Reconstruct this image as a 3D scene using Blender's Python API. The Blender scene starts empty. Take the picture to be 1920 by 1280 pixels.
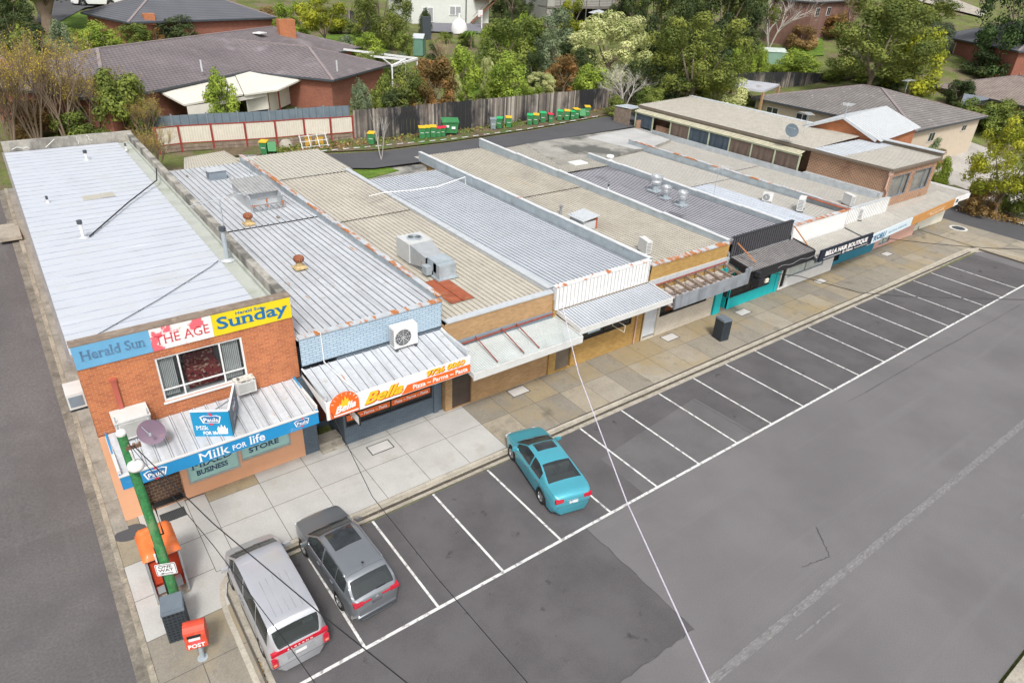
import bpy, math, random
import numpy as np
from mathutils import Vector, Matrix
random.seed(7)
SC = bpy.context.scene
COL = SC.collection
# ------------------------------------------------------------------ camera
CAM = np.array([-2.33541473, -18.37426962, 19.52931815]); FPX = 1259.85
YAW, PIT, ROL = (math.radians(a) for a in (37.93178225, 29.7992283, 3.01509356))
fw_ = np.array([math.sin(YAW)*math.cos(PIT), math.cos(YAW)*math.cos(PIT), -math.sin(PIT)])
rt_ = np.array([math.cos(YAW), -math.sin(YAW), 0.0]); up_ = np.cross(rt_, fw_)
RT = rt_*math.cos(ROL)+up_*math.sin(ROL); UP = -rt_*math.sin(ROL)+up_*math.cos(ROL)
cam = bpy.data.objects.new('camera', bpy.data.cameras.new('camera')); COL.objects.link(cam)
cam.data.sensor_width = 36; cam.data.lens = 36*FPX/1920; cam.data.clip_end = 2000; cam.data.clip_start = .1
cam.matrix_world = Matrix(((RT[0], UP[0], -fw_[0], CAM[0]), (RT[1], UP[1], -fw_[1], CAM[1]), (RT[2], UP[2], -fw_[2], CAM[2]), (0, 0, 0, 1)))
SC.camera = cam
# ------------------------------------------------------------------ sky, sun, exposure
SUN_EL, SUN_AZ = math.radians(52), math.radians(208)   # azimuth from +Y clockwise
w = bpy.data.worlds.new("World"); SC.world = w; w.use_nodes = True
nt = w.node_tree; bg = nt.nodes['Background']
sky = nt.nodes.new('ShaderNodeTexSky'); sky.sky_type = 'NISHITA'; sky.sun_disc = False
sky.sun_elevation = SUN_EL; sky.sun_rotation = SUN_AZ; sky.dust_density = 4; sky.air_density = 1.0; sky.ozone_density = 1
hs = nt.nodes.new('ShaderNodeHueSaturation'); hs.inputs['Saturation'].default_value = .3
nt.links.new(sky.outputs[0], hs.inputs['Color']); nt.links.new(hs.outputs[0], bg.inputs[0]); bg.inputs[1].default_value = .137
sl = bpy.data.lights.new('sun', 'SUN'); sl.energy = 1.8; sl.angle = math.radians(10); sl.color = (1, .965, .92)
so = bpy.data.objects.new('sun', sl); COL.objects.link(so)
sd = Vector((math.sin(SUN_AZ)*math.cos(SUN_EL), math.cos(SUN_AZ)*math.cos(SUN_EL), math.sin(SUN_EL)))
so.rotation_euler = sd.to_track_quat('Z', 'Y').to_euler(); so.location = (0, -20, 60)
SC.view_settings.view_transform = 'Standard'; SC.view_settings.look = 'None'; SC.view_settings.gamma = 1
SC.view_settings.exposure = .50
SC.cycles.max_bounces = 5; SC.cycles.diffuse_bounces = 3; SC.cycles.glossy_bounces = 3; SC.cycles.transparent_max_bounces = 6
# ------------------------------------------------------------------ measured points
def ray(x, y): return RT*(x-960)/FPX-UP*(y-640)/FPX+fw_
def at(x, y, z=0.0):
    d = ray(x, y); t = (z-CAM[2])/d[2]; return Vector(CAM+t*d)
def aty(x, y, Y):
    d = ray(x, y); t = (Y-CAM[1])/d[1]; return Vector(CAM+t*d)
def proj(p):
    d = np.array(p)-CAM; z = d@fw_; return 960+FPX*(d@RT)/z, 640-FPX*(d@UP)/z, z
def T(x, y):                                     # height of the terrain
    if y < 6: z = 0
    elif y < 31: z = 4.6*(y-6)/25
    elif y < 42: z = 4.6
    else: z = 4.6+.1*(y-42)
    if x > 66 and y > 6:
        z += min(1, (y-6)/14)*(.03*(x-66)+.09*max(0, x-95))
    return min(z, 26)
def tg(x, y, h=0):
    d = ray(x, y); t = 20.0; st = .25
    while t < 900:
        p = CAM+t*d
        if p[2] < T(p[0], p[1])+h: break
        t += st
    return Vector((p[0], p[1], T(p[0], p[1])+h))
def top_h(b, py):                                # height above b that reaches picture row py
    lo, hi = 0, 60
    for _ in range(40):
        m = (lo+hi)/2
        if proj((b[0], b[1], b[2]+m))[1] > py: lo = m
        else: hi = m
    return lo
# ------------------------------------------------------------------ materials
MATS = {}
def N(nt, t, **k):
    n = nt.nodes.new(t)
    for a, b in k.items(): setattr(n, a, b)
    return n
def mat(name, col, rough=.7, metal=0, var=.12, vs=2.0, fine=None, stains=(), bump=None, brick=None, coord='UV', tint=None, spec=.4, coat=0, trans=0, ramp=None, streak=None, wave=None):
    if name in MATS: return MATS[name]
    m = bpy.data.materials.new(name); m.use_nodes = True; nt = m.node_tree; L = nt.links.new
    b = nt.nodes['Principled BSDF']; tc = N(nt, 'ShaderNodeTexCoord'); co = tc.outputs[coord]
    geo = tc.outputs['Object']
    def rgb(c): return (c[0], c[1], c[2], 1)
    def noise(scale, det=4, src=geo, st=None):
        n = N(nt, 'ShaderNodeTexNoise'); n.inputs['Scale'].default_value = scale; n.inputs['Detail'].default_value = det; n.inputs['Roughness'].default_value = .6
        if st:
            mp = N(nt, 'ShaderNodeMapping'); mp.inputs['Scale'].default_value = st; L(src, mp.inputs[0]); L(mp.outputs[0], n.inputs[0])
        else: L(src, n.inputs[0])
        return n.outputs[0]
    def mixc(f, a, c, mode='MIX'):
        x = N(nt, 'ShaderNodeMix', data_type='RGBA', blend_type=mode)
        for i, s in ((0, f), (6, a), (7, c)):
            if hasattr(s, 'links'): L(s, x.inputs[i])
            else: x.inputs[i].default_value = s if i == 0 else rgb(s)
        return x.outputs[2]
    def mr(s, a, c, lo=0., hi=1.):
        x = N(nt, 'ShaderNodeMapRange'); L(s, x.inputs[0])
        for i, v in enumerate((a, c, lo, hi)): x.inputs[i+1].default_value = v
        return x.outputs[0]
    c = None
    if ramp or tint:
        at_ = N(nt, 'ShaderNodeAttribute', attribute_name='tint').outputs['Fac']
    if ramp:
        r = N(nt, 'ShaderNodeValToRGB'); L(at_, r.inputs[0]); el = r.color_ramp.elements
        for i, (p, cc) in enumerate(ramp):
            e = el[i] if i < 2 else el.new(p)
            e.position = p; e.color = rgb(cc)
        c = r.outputs[0]
    elif tint: c = mixc(at_, col, tint)
    if brick:
        c1, c2, mo, bw, bh, ms = brick
        t = N(nt, 'ShaderNodeTexBrick'); L(co, t.inputs[0])
        for k, v in (('Color1', rgb(c1)), ('Color2', rgb(c2)), ('Mortar', rgb(mo)), ('Scale', 1.), ('Mortar Size', ms), ('Brick Width', bw), ('Row Height', bh), ('Bias', -.1), ('Mortar Smooth', .3)): t.inputs[k].default_value = v
        c = t.outputs[0]; bfac = t.outputs[1]
    if c is None:
        r = N(nt, 'ShaderNodeRGB'); r.outputs[0].default_value = rgb(col); c = r.outputs[0]
    if wave:                                        # courses of tiles: (row height, dark factor, tile width)
        sp = N(nt, 'ShaderNodeSeparateXYZ'); L(co, sp.inputs[0])
        def fr(s, per):
            d = N(nt, 'ShaderNodeMath', operation='DIVIDE'); L(s, d.inputs[0]); d.inputs[1].default_value = per
            f = N(nt, 'ShaderNodeMath', operation='FRACT'); L(d.outputs[0], f.inputs[0]); return f.outputs[0]
        c = mixc(mr(fr(sp.outputs[1], wave[0]), .0, .35, wave[1], 0), c, (.02, .02, .02))
        c = mixc(mr(fr(sp.outputs[0], wave[2]), .0, .4, wave[1]*.45, 0), c, (.02, .02, .02))
    if var: c = mixc(1., c, mixc(mr(noise(vs), .3, .7), (1-var,)*3, (1+var,)*3), 'MULTIPLY')
    if fine: c = mixc(1., c, mixc(mr(noise(fine[0], 3), .3, .7), (1-fine[1],)*3, (1+fine[1],)*3), 'MULTIPLY')
    for s in stains:                                # (colour, scale, lo, hi[, stretch])
        sc_ = s[4] if len(s) > 4 else None
        c = mixc(mr(noise(s[1], 6, geo, sc_), s[2], s[3]), c, s[0])
    L(c, b.inputs['Base Color'])
    b.inputs['Roughness'].default_value = rough; b.inputs['Metallic'].default_value = metal
    b.inputs['Specular IOR Level'].default_value = spec; b.inputs['Coat Weight'].default_value = coat; b.inputs['Coat Roughness'].default_value = .08
    if brick:
        bp = N(nt, 'ShaderNodeBump'); bp.inputs['Strength'].default_value = .35; bp.inputs['Distance'].default_value = .01; bp.invert = True
        L(bfac, bp.inputs['Height']); L(bp.outputs[0], b.inputs['Normal'])
    elif bump:
        bp = N(nt, 'ShaderNodeBump'); bp.inputs['Strength'].default_value = bump[1]; bp.inputs['Distance'].default_value = bump[2]
        L(noise(bump[0], 5), bp.inputs['Height']); L(bp.outputs[0], b.inputs['Normal'])
    if trans:
        tr = N(nt, 'ShaderNodeBsdfTranslucent'); L(c, tr.inputs[0]); mx = N(nt, 'ShaderNodeMixShader'); mx.inputs[0].default_value = trans
        L(b.outputs[0], mx.inputs[1]); L(tr.outputs[0], mx.inputs[2]); L(mx.outputs[0], nt.nodes['Material Output'].inputs[0])
    MATS[name] = m; return m
def glass(name, tintc=(.6, .68, .7), opaque=.35, dark=(.03, .035, .04)):
    if name in MATS: return MATS[name]
    m = mat(name, dark, rough=.05, var=0, spec=.9); nt = m.node_tree
    tr = N(nt, 'ShaderNodeBsdfTransparent'); tr.inputs[0].default_value = (*tintc, 1)
    mx = N(nt, 'ShaderNodeMixShader'); mx.inputs[0].default_value = opaque
    nt.links.new(tr.outputs[0], mx.inputs[1]); nt.links.new(nt.nodes['Principled BSDF'].outputs[0], mx.inputs[2]); nt.links.new(mx.outputs[0], nt.nodes['Material Output'].inputs[0])
    return m
RUST = (.42, .13, .035)
asphalt = mat('asphalt', (.152, .146, .148),   .92, var=.12, vs=.14, fine=(26, .16), stains=(((.130, .124, .126), .25, .52, .80), ((.175, .169, .169), 1, .56, .8, (.05, 1.1, 1)), ((.055, .052, .05), 1.3, .72, .76), ((.24, .235, .23), 7, .72, .78)), bump=(90, .3, .01), spec=.2)
asphalt_dark = mat('asphalt_dark', (.101, .096, .099), .92, var=.16, vs=.4, fine=(26, .16), stains=(((.115, .11, .113), .4, .5, .75), ((.045, .043, .042), 1.2, .64, .72), ((.22, .215, .21), 8, .73, .78)), bump=(90, .3, .01), spec=.2)
asphalt_lane = mat('asphalt_lane', (.085, .085, .09), .9, var=.10, vs=.3, fine=(40, .1), bump=(60, .3, .01), spec=.2)
concrete_new = mat('concrete_new', (.53, .52, .50), .85, var=.07, vs=1.2, fine=(25, .05), stains=(((.42, .40, .37), 1.5, .6, .85),), spec=.25)
concrete_old = mat('concrete_old', (.36, .33, .275), .9, var=.2, vs=1.5, fine=(14, .16), stains=(((.17, .15, .12), 1.7, .55, .8), ((.50, .46, .38), 6, .62, .75)), bump=(30, .4, .01), spec=.2)
kerbm = mat('kerb_concrete', (.42, .385, .32), .9, var=.18, vs=1.4, fine=(18, .14), stains=(((.2, .18, .15), 2.5, .58, .8),), bump=(30, .4, .01), spec=.2)
slabs = mat('paving_slabs', (.4, .4, .4), .88, var=.14, vs=.8, fine=(18, .13), ramp=((0, (.235, .215, .18)), (.3, (.27, .245, .20)), (.55, (.31, .255, .165)), (.8, (.33, .305, .26)), (1, (.46, .45, .43))), stains=(((.31, .245, .14), .22, .50, .66), ((.15, .135, .11), .8, .56, .76), ((.14, .13, .11), 2.6, .66, .74), ((.42, .38, .32), 8, .64, .74)), bump=(30, .3, .01), spec=.2)
paint = mat('line_paint', (.64, .64, .62), .8, var=.12, vs=2, stains=(((.26, .25, .25), 5, .50, .66), ((.16, .155, .16), 1.1, .60, .72)), spec=.2)
paint_worn = mat('line_paint_worn', (.155, .15, .153), .9, var=.08, vs=3, stains=(((.19, .185, .185), 3, .40, .6), ((.27, .265, .26), 9, .52, .66, (.5, 2.4, 1))), spec=.2)
grass = mat('lawn', (.10, .17, .028), .95, var=.3, vs=1.2, fine=(9, .35), stains=(((.17, .20, .05), .7, .5, .75),), spec=.1, bump=(20, .8, .05))
soil = mat('soil_and_litter', (.15, .115, .075), .95, var=.3, vs=.5, fine=(6, .3), stains=(((.09, .14, .035), .35, .50, .62), ((.24, .20, .14), 2.2, .60, .75)), spec=.1, bump=(14, .8, .08))
steel_rust = mat('rusty_steel', (.30, .33, .35), .55, .3, var=.15, vs=2, stains=((RUST, 3.2, .52, .6),))
side_asphalt = mat('side_street_asphalt', (.118, .111, .112), .92, var=.14, vs=.2, fine=(11, .16), stains=(((.09, .085, .087), .3, .5, .75), ((.15, .145, .145), 1, .58, .8, (1.1, .06, 1)), ((.04, .04, .04), 2, .72, .76)), bump=(90, .3, .01), spec=.2)
concrete_dirty = mat('dirty_kerb_concrete', (.30, .27, .215), .9, var=.28, vs=1.1, fine=(13, .2), stains=(((.13, .115, .09), 1.3, .5, .72), ((.42, .37, .27), 3, .62, .75)), bump=(30, .4, .01), spec=.2)
concrete_new2 = mat('new_paving', (.44, .435, .415), .85, var=.08, vs=.8, fine=(16, .07), stains=(((.36, .345, .31), 1.1, .56, .8), ((.30, .29, .27), 6, .70, .78)), spec=.25)
galv = mat('galvanised_steel', (.36, .41, .44), .55, .1, var=.14, vs=1.5, fine=(8, .08), stains=(((.24, .27, .29), 1.2, .55, .8),))
galv_l = mat('pale_flashing', (.55, .58, .60), .5, .2, var=.12, vs=2, stains=(((.36, .37, .37), 2, .55, .8),))
cap_rust = mat('rust_streaked_capping', (.50, .53, .55), .6, .15, var=.15, vs=2, stains=(((.46, .17, .05), 1.1, .5, .57, (2.5, .8, 1)), ((.62, .45, .26), 4, .64, .7)))
white = mat('white_paint', (.72, .72, .71), .5, var=.05, vs=2, stains=(((.58, .57, .54), 2.4, .62, .9),))
white_dirty = mat('weathered_white_paint', (.60, .60, .58), .6, var=.08, vs=2, stains=(((.50, .49, .45), 1.6, .55, .85),))
offwhite = mat('cream_paint', (.66, .62, .50), .6, var=.06, vs=1.5)
black = mat('black_paint', (.018, .018, .02), .4, var=.2, vs=3)
darkgrey = mat('dark_grey_metal', (.06, .07, .08), .5, var=.15, vs=3)
grey = mat('grey_paint', (.20, .24, .28), .6, var=.1, vs=2)
rubber = mat('rubber', (.02, .02, .02), .8, var=.1)
alloy = mat('alloy', (.55, .55, .56), .3, .8, var=.05)
chrome = mat('chrome', (.75, .75, .77), .15, 1, var=0)
dark_in = mat('shop_interior', (.05, .05, .055), .8, var=.3, vs=2)
glass_w = glass('window_glass')
car_glass = mat('dark_glass', (.03, .035, .038), .08, var=.5, vs=2.5, spec=.6); auto_glass = glass('car_window_glass', (.62, .70, .70), .42, (.07, .08, .085))
wood = mat('weathered_timber', (.22, .17, .13), .85, var=.25, vs=3, stains=(((.35, .30, .24), 3, .55, .7, (1, 1, .2)),))
# ------------------------------------------------------------------ mesh builder
class MB:
    def __init__(s): s.v, s.f, s.m, s.t, s.uv = [], [], [], [], []
    def face(s, pts, m=0, t=0., uv=None):
        pts = [Vector(p) for p in pts]; i = len(s.v); s.v += pts; s.f.append(tuple(range(i, i+len(pts)))); s.m.append(m); s.t.append(t)
        if uv is None:
            n = (pts[1]-pts[0]).cross(pts[2]-pts[0])
            if n.length < 1e-9 and len(pts) > 3: n = (pts[2]-pts[0]).cross(pts[3]-pts[0])
            if n.length > 0: n.normalize()
            if abs(n.z) > .94: uv = [(p.x, p.y) for p in pts]
            else:
                tn = Vector((0, 0, 1)).cross(n); tn = tn.normalized() if tn.length > 1e-6 else Vector((1, 0, 0)); bt = n.cross(tn)
                uv = [(p.dot(tn), p.dot(bt)) for p in pts]
        s.uv.append(uv); return s
    def box(s, x0, x1, y0, y1, z0, z1, m=0, t=0., skip='', mt=None):
        a = [(x0, y0), (x1, y0), (x1, y1), (x0, y1)]; lo = [(*p, z0) for p in a]; hi = [(*p, z1) for p in a]
        if 't' not in skip: s.face(hi, m if mt is None else mt, t)
        if 'b' not in skip: s.face(lo[::-1], m, t)
        for k, n in enumerate('frkl'):
            if n not in skip: j = (k+1) % 4; s.face([lo[k], lo[j], hi[j], hi[k]], m, t)
        return s
    def obox(s, c, ax, ay, az, m=0, t=0.):             # oriented box: centre and half-axes
        c, ax, ay, az = map(Vector, (c, ax, ay, az)); P = lambda i, j, k: c+ax*i+ay*j+az*k
        for q in (((-1, -1, 1), (1, -1, 1), (1, 1, 1), (-1, 1, 1)), ((-1, 1, -1), (1, 1, -1), (1, -1, -1), (-1, -1, -1)), ((-1, -1, -1), (1, -1, -1), (1, -1, 1), (-1, -1, 1)),
                  ((1, -1, -1), (1, 1, -1), (1, 1, 1), (1, -1, 1)), ((1, 1, -1), (-1, 1, -1), (-1, 1, 1), (1, 1, 1)), ((-1, 1, -1), (-1, -1, -1), (-1, -1, 1), (-1, 1, 1))):
            s.face([P(*k) for k in q], m, t)
        return s
    def slab(s, pts, th, m=0, mb=None):                # polygon (ccw from above) given thickness downwards
        pts = [Vector(p) for p in pts]; d = Vector((0, 0, th)); s.face(pts, m); s.face([p-d for p in pts][::-1], m if mb is None else mb)
        for k in range(len(pts)):
            j = (k+1) % len(pts); s.face([pts[k]-d, pts[j]-d, pts[j], pts[k]], m if mb is None else mb)
        return s
    def beam(s, a, b, w, h, m=0):
        a, b = Vector(a), Vector(b); d = b-a; sd_ = d.cross(Vector((0, 0, 1)))
        if sd_.length < 1e-4: sd_ = Vector((1, 0, 0))
        sd_.normalize(); u = sd_.cross(d).normalized()
        return s.obox((a+b)/2, sd_*w/2, d/2, u*h/2, m)
    def tube(s, pts, r, n=8, m=0, caps=True):
        pts = [Vector(p) for p in pts]; rs = r if isinstance(r, (list, tuple)) else [r]*len(pts); rings = []
        for i, p in enumerate(pts):
            d = (pts[min(i+1, len(pts)-1)]-pts[max(i-1, 0)]).normalized(); u = d.orthogonal().normalized() if abs(d.z) > .99 else d.cross(Vector((0, 0, 1))).normalized(); v = d.cross(u)
            rings.append([p+(u*math.cos(a)+v*math.sin(a))*rs[i] for a in [2*math.pi*k/n for k in range(n)]])
        for a, b in zip(rings, rings[1:]):
            for k in range(n):
                j = (k+1) % n; s.face([a[k], b[k], b[j], a[j]], m)
        if caps and rs[0] > 0: s.face(rings[0], m)
        if caps and rs[-1] > 0: s.face(rings[-1][::-1], m)
        return s
    def lathe(s, c, prof, n=16, m=0, axis=2):
        c = Vector(c); ax = [Vector((1, 0, 0)), Vector((0, 1, 0)), Vector((0, 0, 1))]; w_ = ax[axis]; u, v = ax[(axis+1) % 3], ax[(axis+2) % 3]
        R_ = [[c+w_*h+(u*math.cos(2*math.pi*k/n)+v*math.sin(2*math.pi*k/n))*max(r, 1e-4) for k in range(n)] for r, h in prof]
        for i in range(len(R_)-1):
            mm = m[i] if isinstance(m, (list, tuple)) else m
            for k in range(n):
                j = (k+1) % n; s.face([R_[i][k], R_[i][j], R_[i+1][j], R_[i+1][k]], mm)
        return s
    def ribs(s, p00, p10, p11, p01, pitch=.25, h=.045, wf=.28, m=0, mr_=1, th=.0):   # ribs run p00->p01
        p00, p10, p11, p01 = map(Vector, (p00, p10, p11, p01)); n = max(2, round((p10-p00).length/pitch)); nn = (p10-p00).cross(p01-p00).normalized()
        if nn.z < 0: nn = -nn
        E_ = lambda u: (p00.lerp(p10, u), p01.lerp(p11, u)); k = wf/2/n; H = nn*h
        for i in range(n):
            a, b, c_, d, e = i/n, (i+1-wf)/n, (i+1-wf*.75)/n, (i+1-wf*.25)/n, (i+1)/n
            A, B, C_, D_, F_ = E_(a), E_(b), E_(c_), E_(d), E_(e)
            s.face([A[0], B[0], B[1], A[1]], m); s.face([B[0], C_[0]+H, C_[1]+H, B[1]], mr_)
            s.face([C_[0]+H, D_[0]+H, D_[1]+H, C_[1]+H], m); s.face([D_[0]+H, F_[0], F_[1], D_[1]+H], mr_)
        return s
    def build(s, name, mats, parent=None, smooth=False, origin=None, sharp=None, weld=False):
        me = bpy.data.meshes.new(name); o_ = Vector(WL.get(parent.name, (0, 0, 0))) if parent else Vector(origin or (0, 0, 0))
        if not isinstance(mats, (list, tuple)): mats = [mats]
        me.from_pydata([tuple(p-o_) for p in s.v], [], s.f)
        for m in mats: me.materials.append(m)
        me.polygons.foreach_set('material_index', s.m)
        uv = me.uv_layers.new(name='UVMap'); uv.data.foreach_set('uv', [c for f in s.uv for q in f for c in q])
        a = me.attributes.new('tint', 'FLOAT', 'FACE'); a.data.foreach_set('value', s.t)
        if weld or smooth:
            import bmesh
            bm = bmesh.new(); bm.from_mesh(me); bmesh.ops.remove_doubles(bm, verts=bm.verts, dist=1e-4); bmesh.ops.recalc_face_normals(bm, faces=bm.faces); bm.to_mesh(me); bm.free()
        if smooth:
            me.polygons.foreach_set('use_smooth', [True]*len(me.polygons))
            if sharp: me.set_sharp_from_angle(angle=math.radians(sharp))
        ob = bpy.data.objects.new(name, me); COL.objects.link(ob)
        if parent: ob.parent = parent
        else: ob.location = o_
        WL[ob.name] = tuple(o_); return ob
WL = {}
def tag(o, label, cat, group=None):
    o['label'] = label; o['category'] = cat
    if group: o['group'] = group
    return o
def struct(o, kind='structure'): o['kind'] = kind; return o
def thing(name, label, cat, loc=(0, 0, 0), group=None):
    o = bpy.data.objects.new(name, None); COL.objects.link(o); o.location = loc; o.empty_display_size = .3; WL[o.name] = tuple(loc)
    return tag(o, label, cat, group)
def dup(root, loc, rz=0, label=None, group=None, scale=None):
    r = root.copy(); COL.objects.link(r); r.location = loc; r.rotation_euler = (0, 0, rz)
    if label: r['label'] = label
    if group: r['group'] = group
    if scale: r.scale = scale
    kids = [o for o in bpy.data.objects if o.parent == root]
    for ch in kids:
        c = ch.copy(); COL.objects.link(c); c.parent = r
        for g in [o for o in bpy.data.objects if o.parent == ch]:
            d = g.copy(); COL.objects.link(d); d.parent = c
    return r
def wallY(mb, x0, x1, z0, z1, y, th, holes=(), m=0, mrev=None):          # wall facing -Y with openings
    xs = sorted({x0, x1, *[h[0] for h in holes], *[h[1] for h in holes]}); zs = sorted({z0, z1, *[h[2] for h in holes], *[h[3] for h in holes]})
    for a, b in zip(xs, xs[1:]):
        for c, d in zip(zs, zs[1:]):
            if any(h[0] <= a and b <= h[1] and h[2] <= c and d <= h[3] for h in holes): continue
            mb.face([(a, y, c), (b, y, c), (b, y, d), (a, y, d)], m)
    mv = m if mrev is None else mrev
    for a, b, c, d in holes:
        mb.face([(a, y, c), (a, y, d), (a, y+th, d), (a, y+th, c)], mv); mb.face([(b, y, d), (b, y, c), (b, y+th, c), (b, y+th, d)], mv)
        mb.face([(a, y, c), (a, y+th, c), (b, y+th, c), (b, y, c)], mv); mb.face([(a, y, d), (b, y, d), (b, y+th, d), (a, y+th, d)], mv)
    return mb
def text(s, m, parent, o, right, up, w=None, h=None, bold=0, shear=0, serif=0, depth=.012, name='lettering', sp=1.0, align='L'):
    cu = bpy.data.curves.new('t', 'FONT'); cu.body = s; cu.size = 1; cu.offset = 0 if 'M' in s else bold; cu.shear = shear; cu.space_character = sp; cu.resolution_u = 3
    ob = bpy.data.objects.new('t', cu); COL.objects.link(ob); dg = bpy.context.evaluated_depsgraph_get(); me = bpy.data.meshes.new_from_object(ob.evaluated_get(dg)); bpy.data.objects.remove(ob)
    V = [v.co.copy() for v in me.vertices]; F_ = [tuple(p.vertices) for p in me.polygons]; edges = {}
    for f in F_:
        for i in range(len(f)): k = tuple(sorted((f[i], f[(i+1) % len(f)]))); edges[k] = edges.get(k, 0)+1
    bd = [k for k, n in edges.items() if n == 1]
    nF = len(F_)
    if serif:
        for lv, up_dir in ((.012, 1), (.627, -1), (.444, -1), (.674, -1)):
            xs = []
            for a, b in bd:
                A, B = V[a], V[b]
                if (A.y-lv)*(B.y-lv) < 0: xs.append(A.x+(B.x-A.x)*(lv-A.y)/(B.y-A.y))
            xs.sort()
            # only where the outline stops right beyond the level
            ys = [V[i] for k in bd for i in k]
            for a, b in zip(xs[::2], xs[1::2]):
                if .03 < b-a < .17 and any(abs(q.y-(lv-up_dir*.012)) < .02 and a-.03 < q.x < b+.03 for q in ys) and not any((q.y-lv)*up_dir < -.04 and a < q.x < b for q in ys):
                    i = len(V); y0, y1 = (-.005, serif*.9) if up_dir > 0 else (lv+.012-serif*.9, lv+.012)
                    rr_ = serif if up_dir > 0 or lv > .62 else 0; V += [Vector((a-serif*1.3, y0, 0)), Vector((b+rr_*1.3, y0, 0)), Vector((b+rr_*1.3, y1, 0)), Vector((a-serif*1.3, y1, 0))]; F_.append((i, i+1, i+2, i+3)); bd += [(i, i+1), (i+1, i+2), (i+2, i+3), (i+3, i)]
    x0 = min(v.x for v in V); x1 = max(v.x for v in V); hh = .66
    if w is None: w = (x1-x0)*h/hh
    if h is None: h = w*hh/(x1-x0)
    right, up = Vector(right).normalized(), Vector(up).normalized(); nrm = right.cross(up); o = Vector(o)
    if align == 'C': o = o-right*w/2
    Q = [o+right*((v.x-x0)*w/(x1-x0))+up*(v.y*h/hh) for v in V]; mb = MB()
    for qf, f in enumerate(F_): mb.face([Q[i]+nrm*(depth+(.002+.0007*(qf-nF) if qf >= nF else 0)) for i in f])
    for a, b in bd: mb.face([Q[a], Q[b], Q[b]+nrm*depth, Q[a]+nrm*depth])
    bpy.data.meshes.remove(me)
    return mb.build(name, m, parent)
# ================================================================== SETTING
def sheet(name, x0, x1, y0, y1, m, dz=0., nx=12, ny=40, tilt=None):
    mb = MB(); xs = np.linspace(x0, x1, nx+1); ys = sorted({*np.linspace(y0, y1, ny+1).tolist(), *[v for v in (6., 31., 42.) if y0 < v < y1]})
    P = lambda x, y: (x, y, T(x, y)+dz)
    for a, b in zip(xs, xs[1:]):
        for c, d in zip(ys, ys[1:]): mb.face([P(a, c), P(b, c), P(b, d), P(a, d)], uv=[(a, c), (b, c), (b, d), (a, d)])
    return struct(mb.build(name, m))
def drape(name, near, far, m, dz=.03, n=8, absz=None, kind='structure'):        # strip between two picked edges
    mb = MB(); pick = (lambda p: tg(*p)) if absz is None else (lambda p: at(p[0], p[1], absz))
    A, B = [pick(p) for p in near], [pick(p) for p in far]
    for i in range(len(A)-1):
        for k in range(n):
            for q in range(4):
                f = lambda s, t: (A[i].lerp(A[i+1], s)).lerp(B[i].lerp(B[i+1], s), t)
                pts = [f(k/n, q/4), f((k+1)/n, q/4), f((k+1)/n, (q+1)/4), f(k/n, (q+1)/4)]
                for p in pts:
                    p.z = (T(p.x, p.y) if absz is None else absz)+dz
                mb.face(pts, uv=[(p.x, p.y) for p in pts])
    return struct(mb.build(name, m), kind)
ground = mat('grassy_ground', (.13, .15, .05), .95, var=.3, vs=.25, fine=(5, .3), stains=(((.17, .14, .09), .35, .50, .58), ((.10, .16, .03), .3, .60, .7)), spec=.1, bump=(12, .8, .08))
sheet('ground', -260, 700, -60, 620, ground, -.06, 60, 90)
sheet('main_road', -80, 330, -17.5, 0.02, asphalt, 0, 4, 4)
sheet('side_street', -11.5, -3.3, -17.5, 150, side_asphalt, .002, 2, 60)
mb = MB(); strip_dirt = mat('gutter_dirt', (.07, .062, .05), .95, var=.3, vs=3)
mb.box(.9, 59.8, .25, .40, .019, .022, skip='b'); struct(mb.build('gutter_dirt_line', strip_dirt))
sheet('parking_strip', -.1, 59.6, -4.95, 0.0, asphalt_dark, .005, 2, 2)
mb = MB()
mb.face([(-.1, -14, .006), (8.4, -10.5, .006), (12.24, -10.53, .006), (12.3, -4.95, .006), (-.1, -4.95, .006)])
struct(mb.build('asphalt_patch', asphalt_dark))
mb = MB(); mb.face([(15.7, -4.95, .008), (23.4, -4.95, .008), (23.2, -1.3, .008), (15.7, -2.2, .008)])
struct(mb.build('light_asphalt_patch', mat('patched_asphalt', (.125, .12, .122), .92, var=.12, vs=.5, fine=(26, .15), spec=.2)))
# painted markings
mb = MB(); z = .012
def line(x0, y0, x1, y1, wd=.1, m=0):
    d = Vector((x1-x0, y1-y0, 0)).normalized(); n = Vector((-d.y, d.x, 0))*wd/2; a, b = Vector((x0, y0, z)), Vector((x1, y1, z)); mb.face([a-n, b-n, b+n, a+n], m)
W_ = 2.75
for i_ in [1, 2, 3, 4, 4.97]+[k+.972 for k in range(5, 20)]:
    line(i_*W_, 0 if i_ > 1.5 else -.4, i_*W_+.06, -4.9, .095)
line(.2, -4.95, 58.8, -4.95, .12)
struct(mb.build('parking_lines', paint))
mb = MB(); z = .011; line(-60, -12.14, 200, -12.14, .30); z = .013; line(28, -14.9, 32, -14.7, .10); line(14.8, -12.8, 17.5, -12.85, .08)
struct(mb.build('worn_centre_line', paint_worn))
mb = MB(); rs_ = random.Random(9)
for x0_, y0_, x1_, y1_ in ((12.3, -5, 12.24, -10.53), (12.24, -10.53, 8.4, -10.5), (8.4, -10.5, -.1, -14), (23, -1.3, 23.2, -4.9), (30, -6, 52, -6.2), (20.2, -10.2, 19.2, -11.4), (19.2, -11.4, 17.8, -11.1)):
    n_ = 14; P_ = [(x0_+(x1_-x0_)*k/n_+rs_.uniform(-.05, .05), y0_+(y1_-y0_)*k/n_+rs_.uniform(-.04, .04)) for k in range(n_+1)]; z = .010
    for a_, b_ in zip(P_, P_[1:]): line(*a_, *b_, rs_.uniform(.02, .05))
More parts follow.
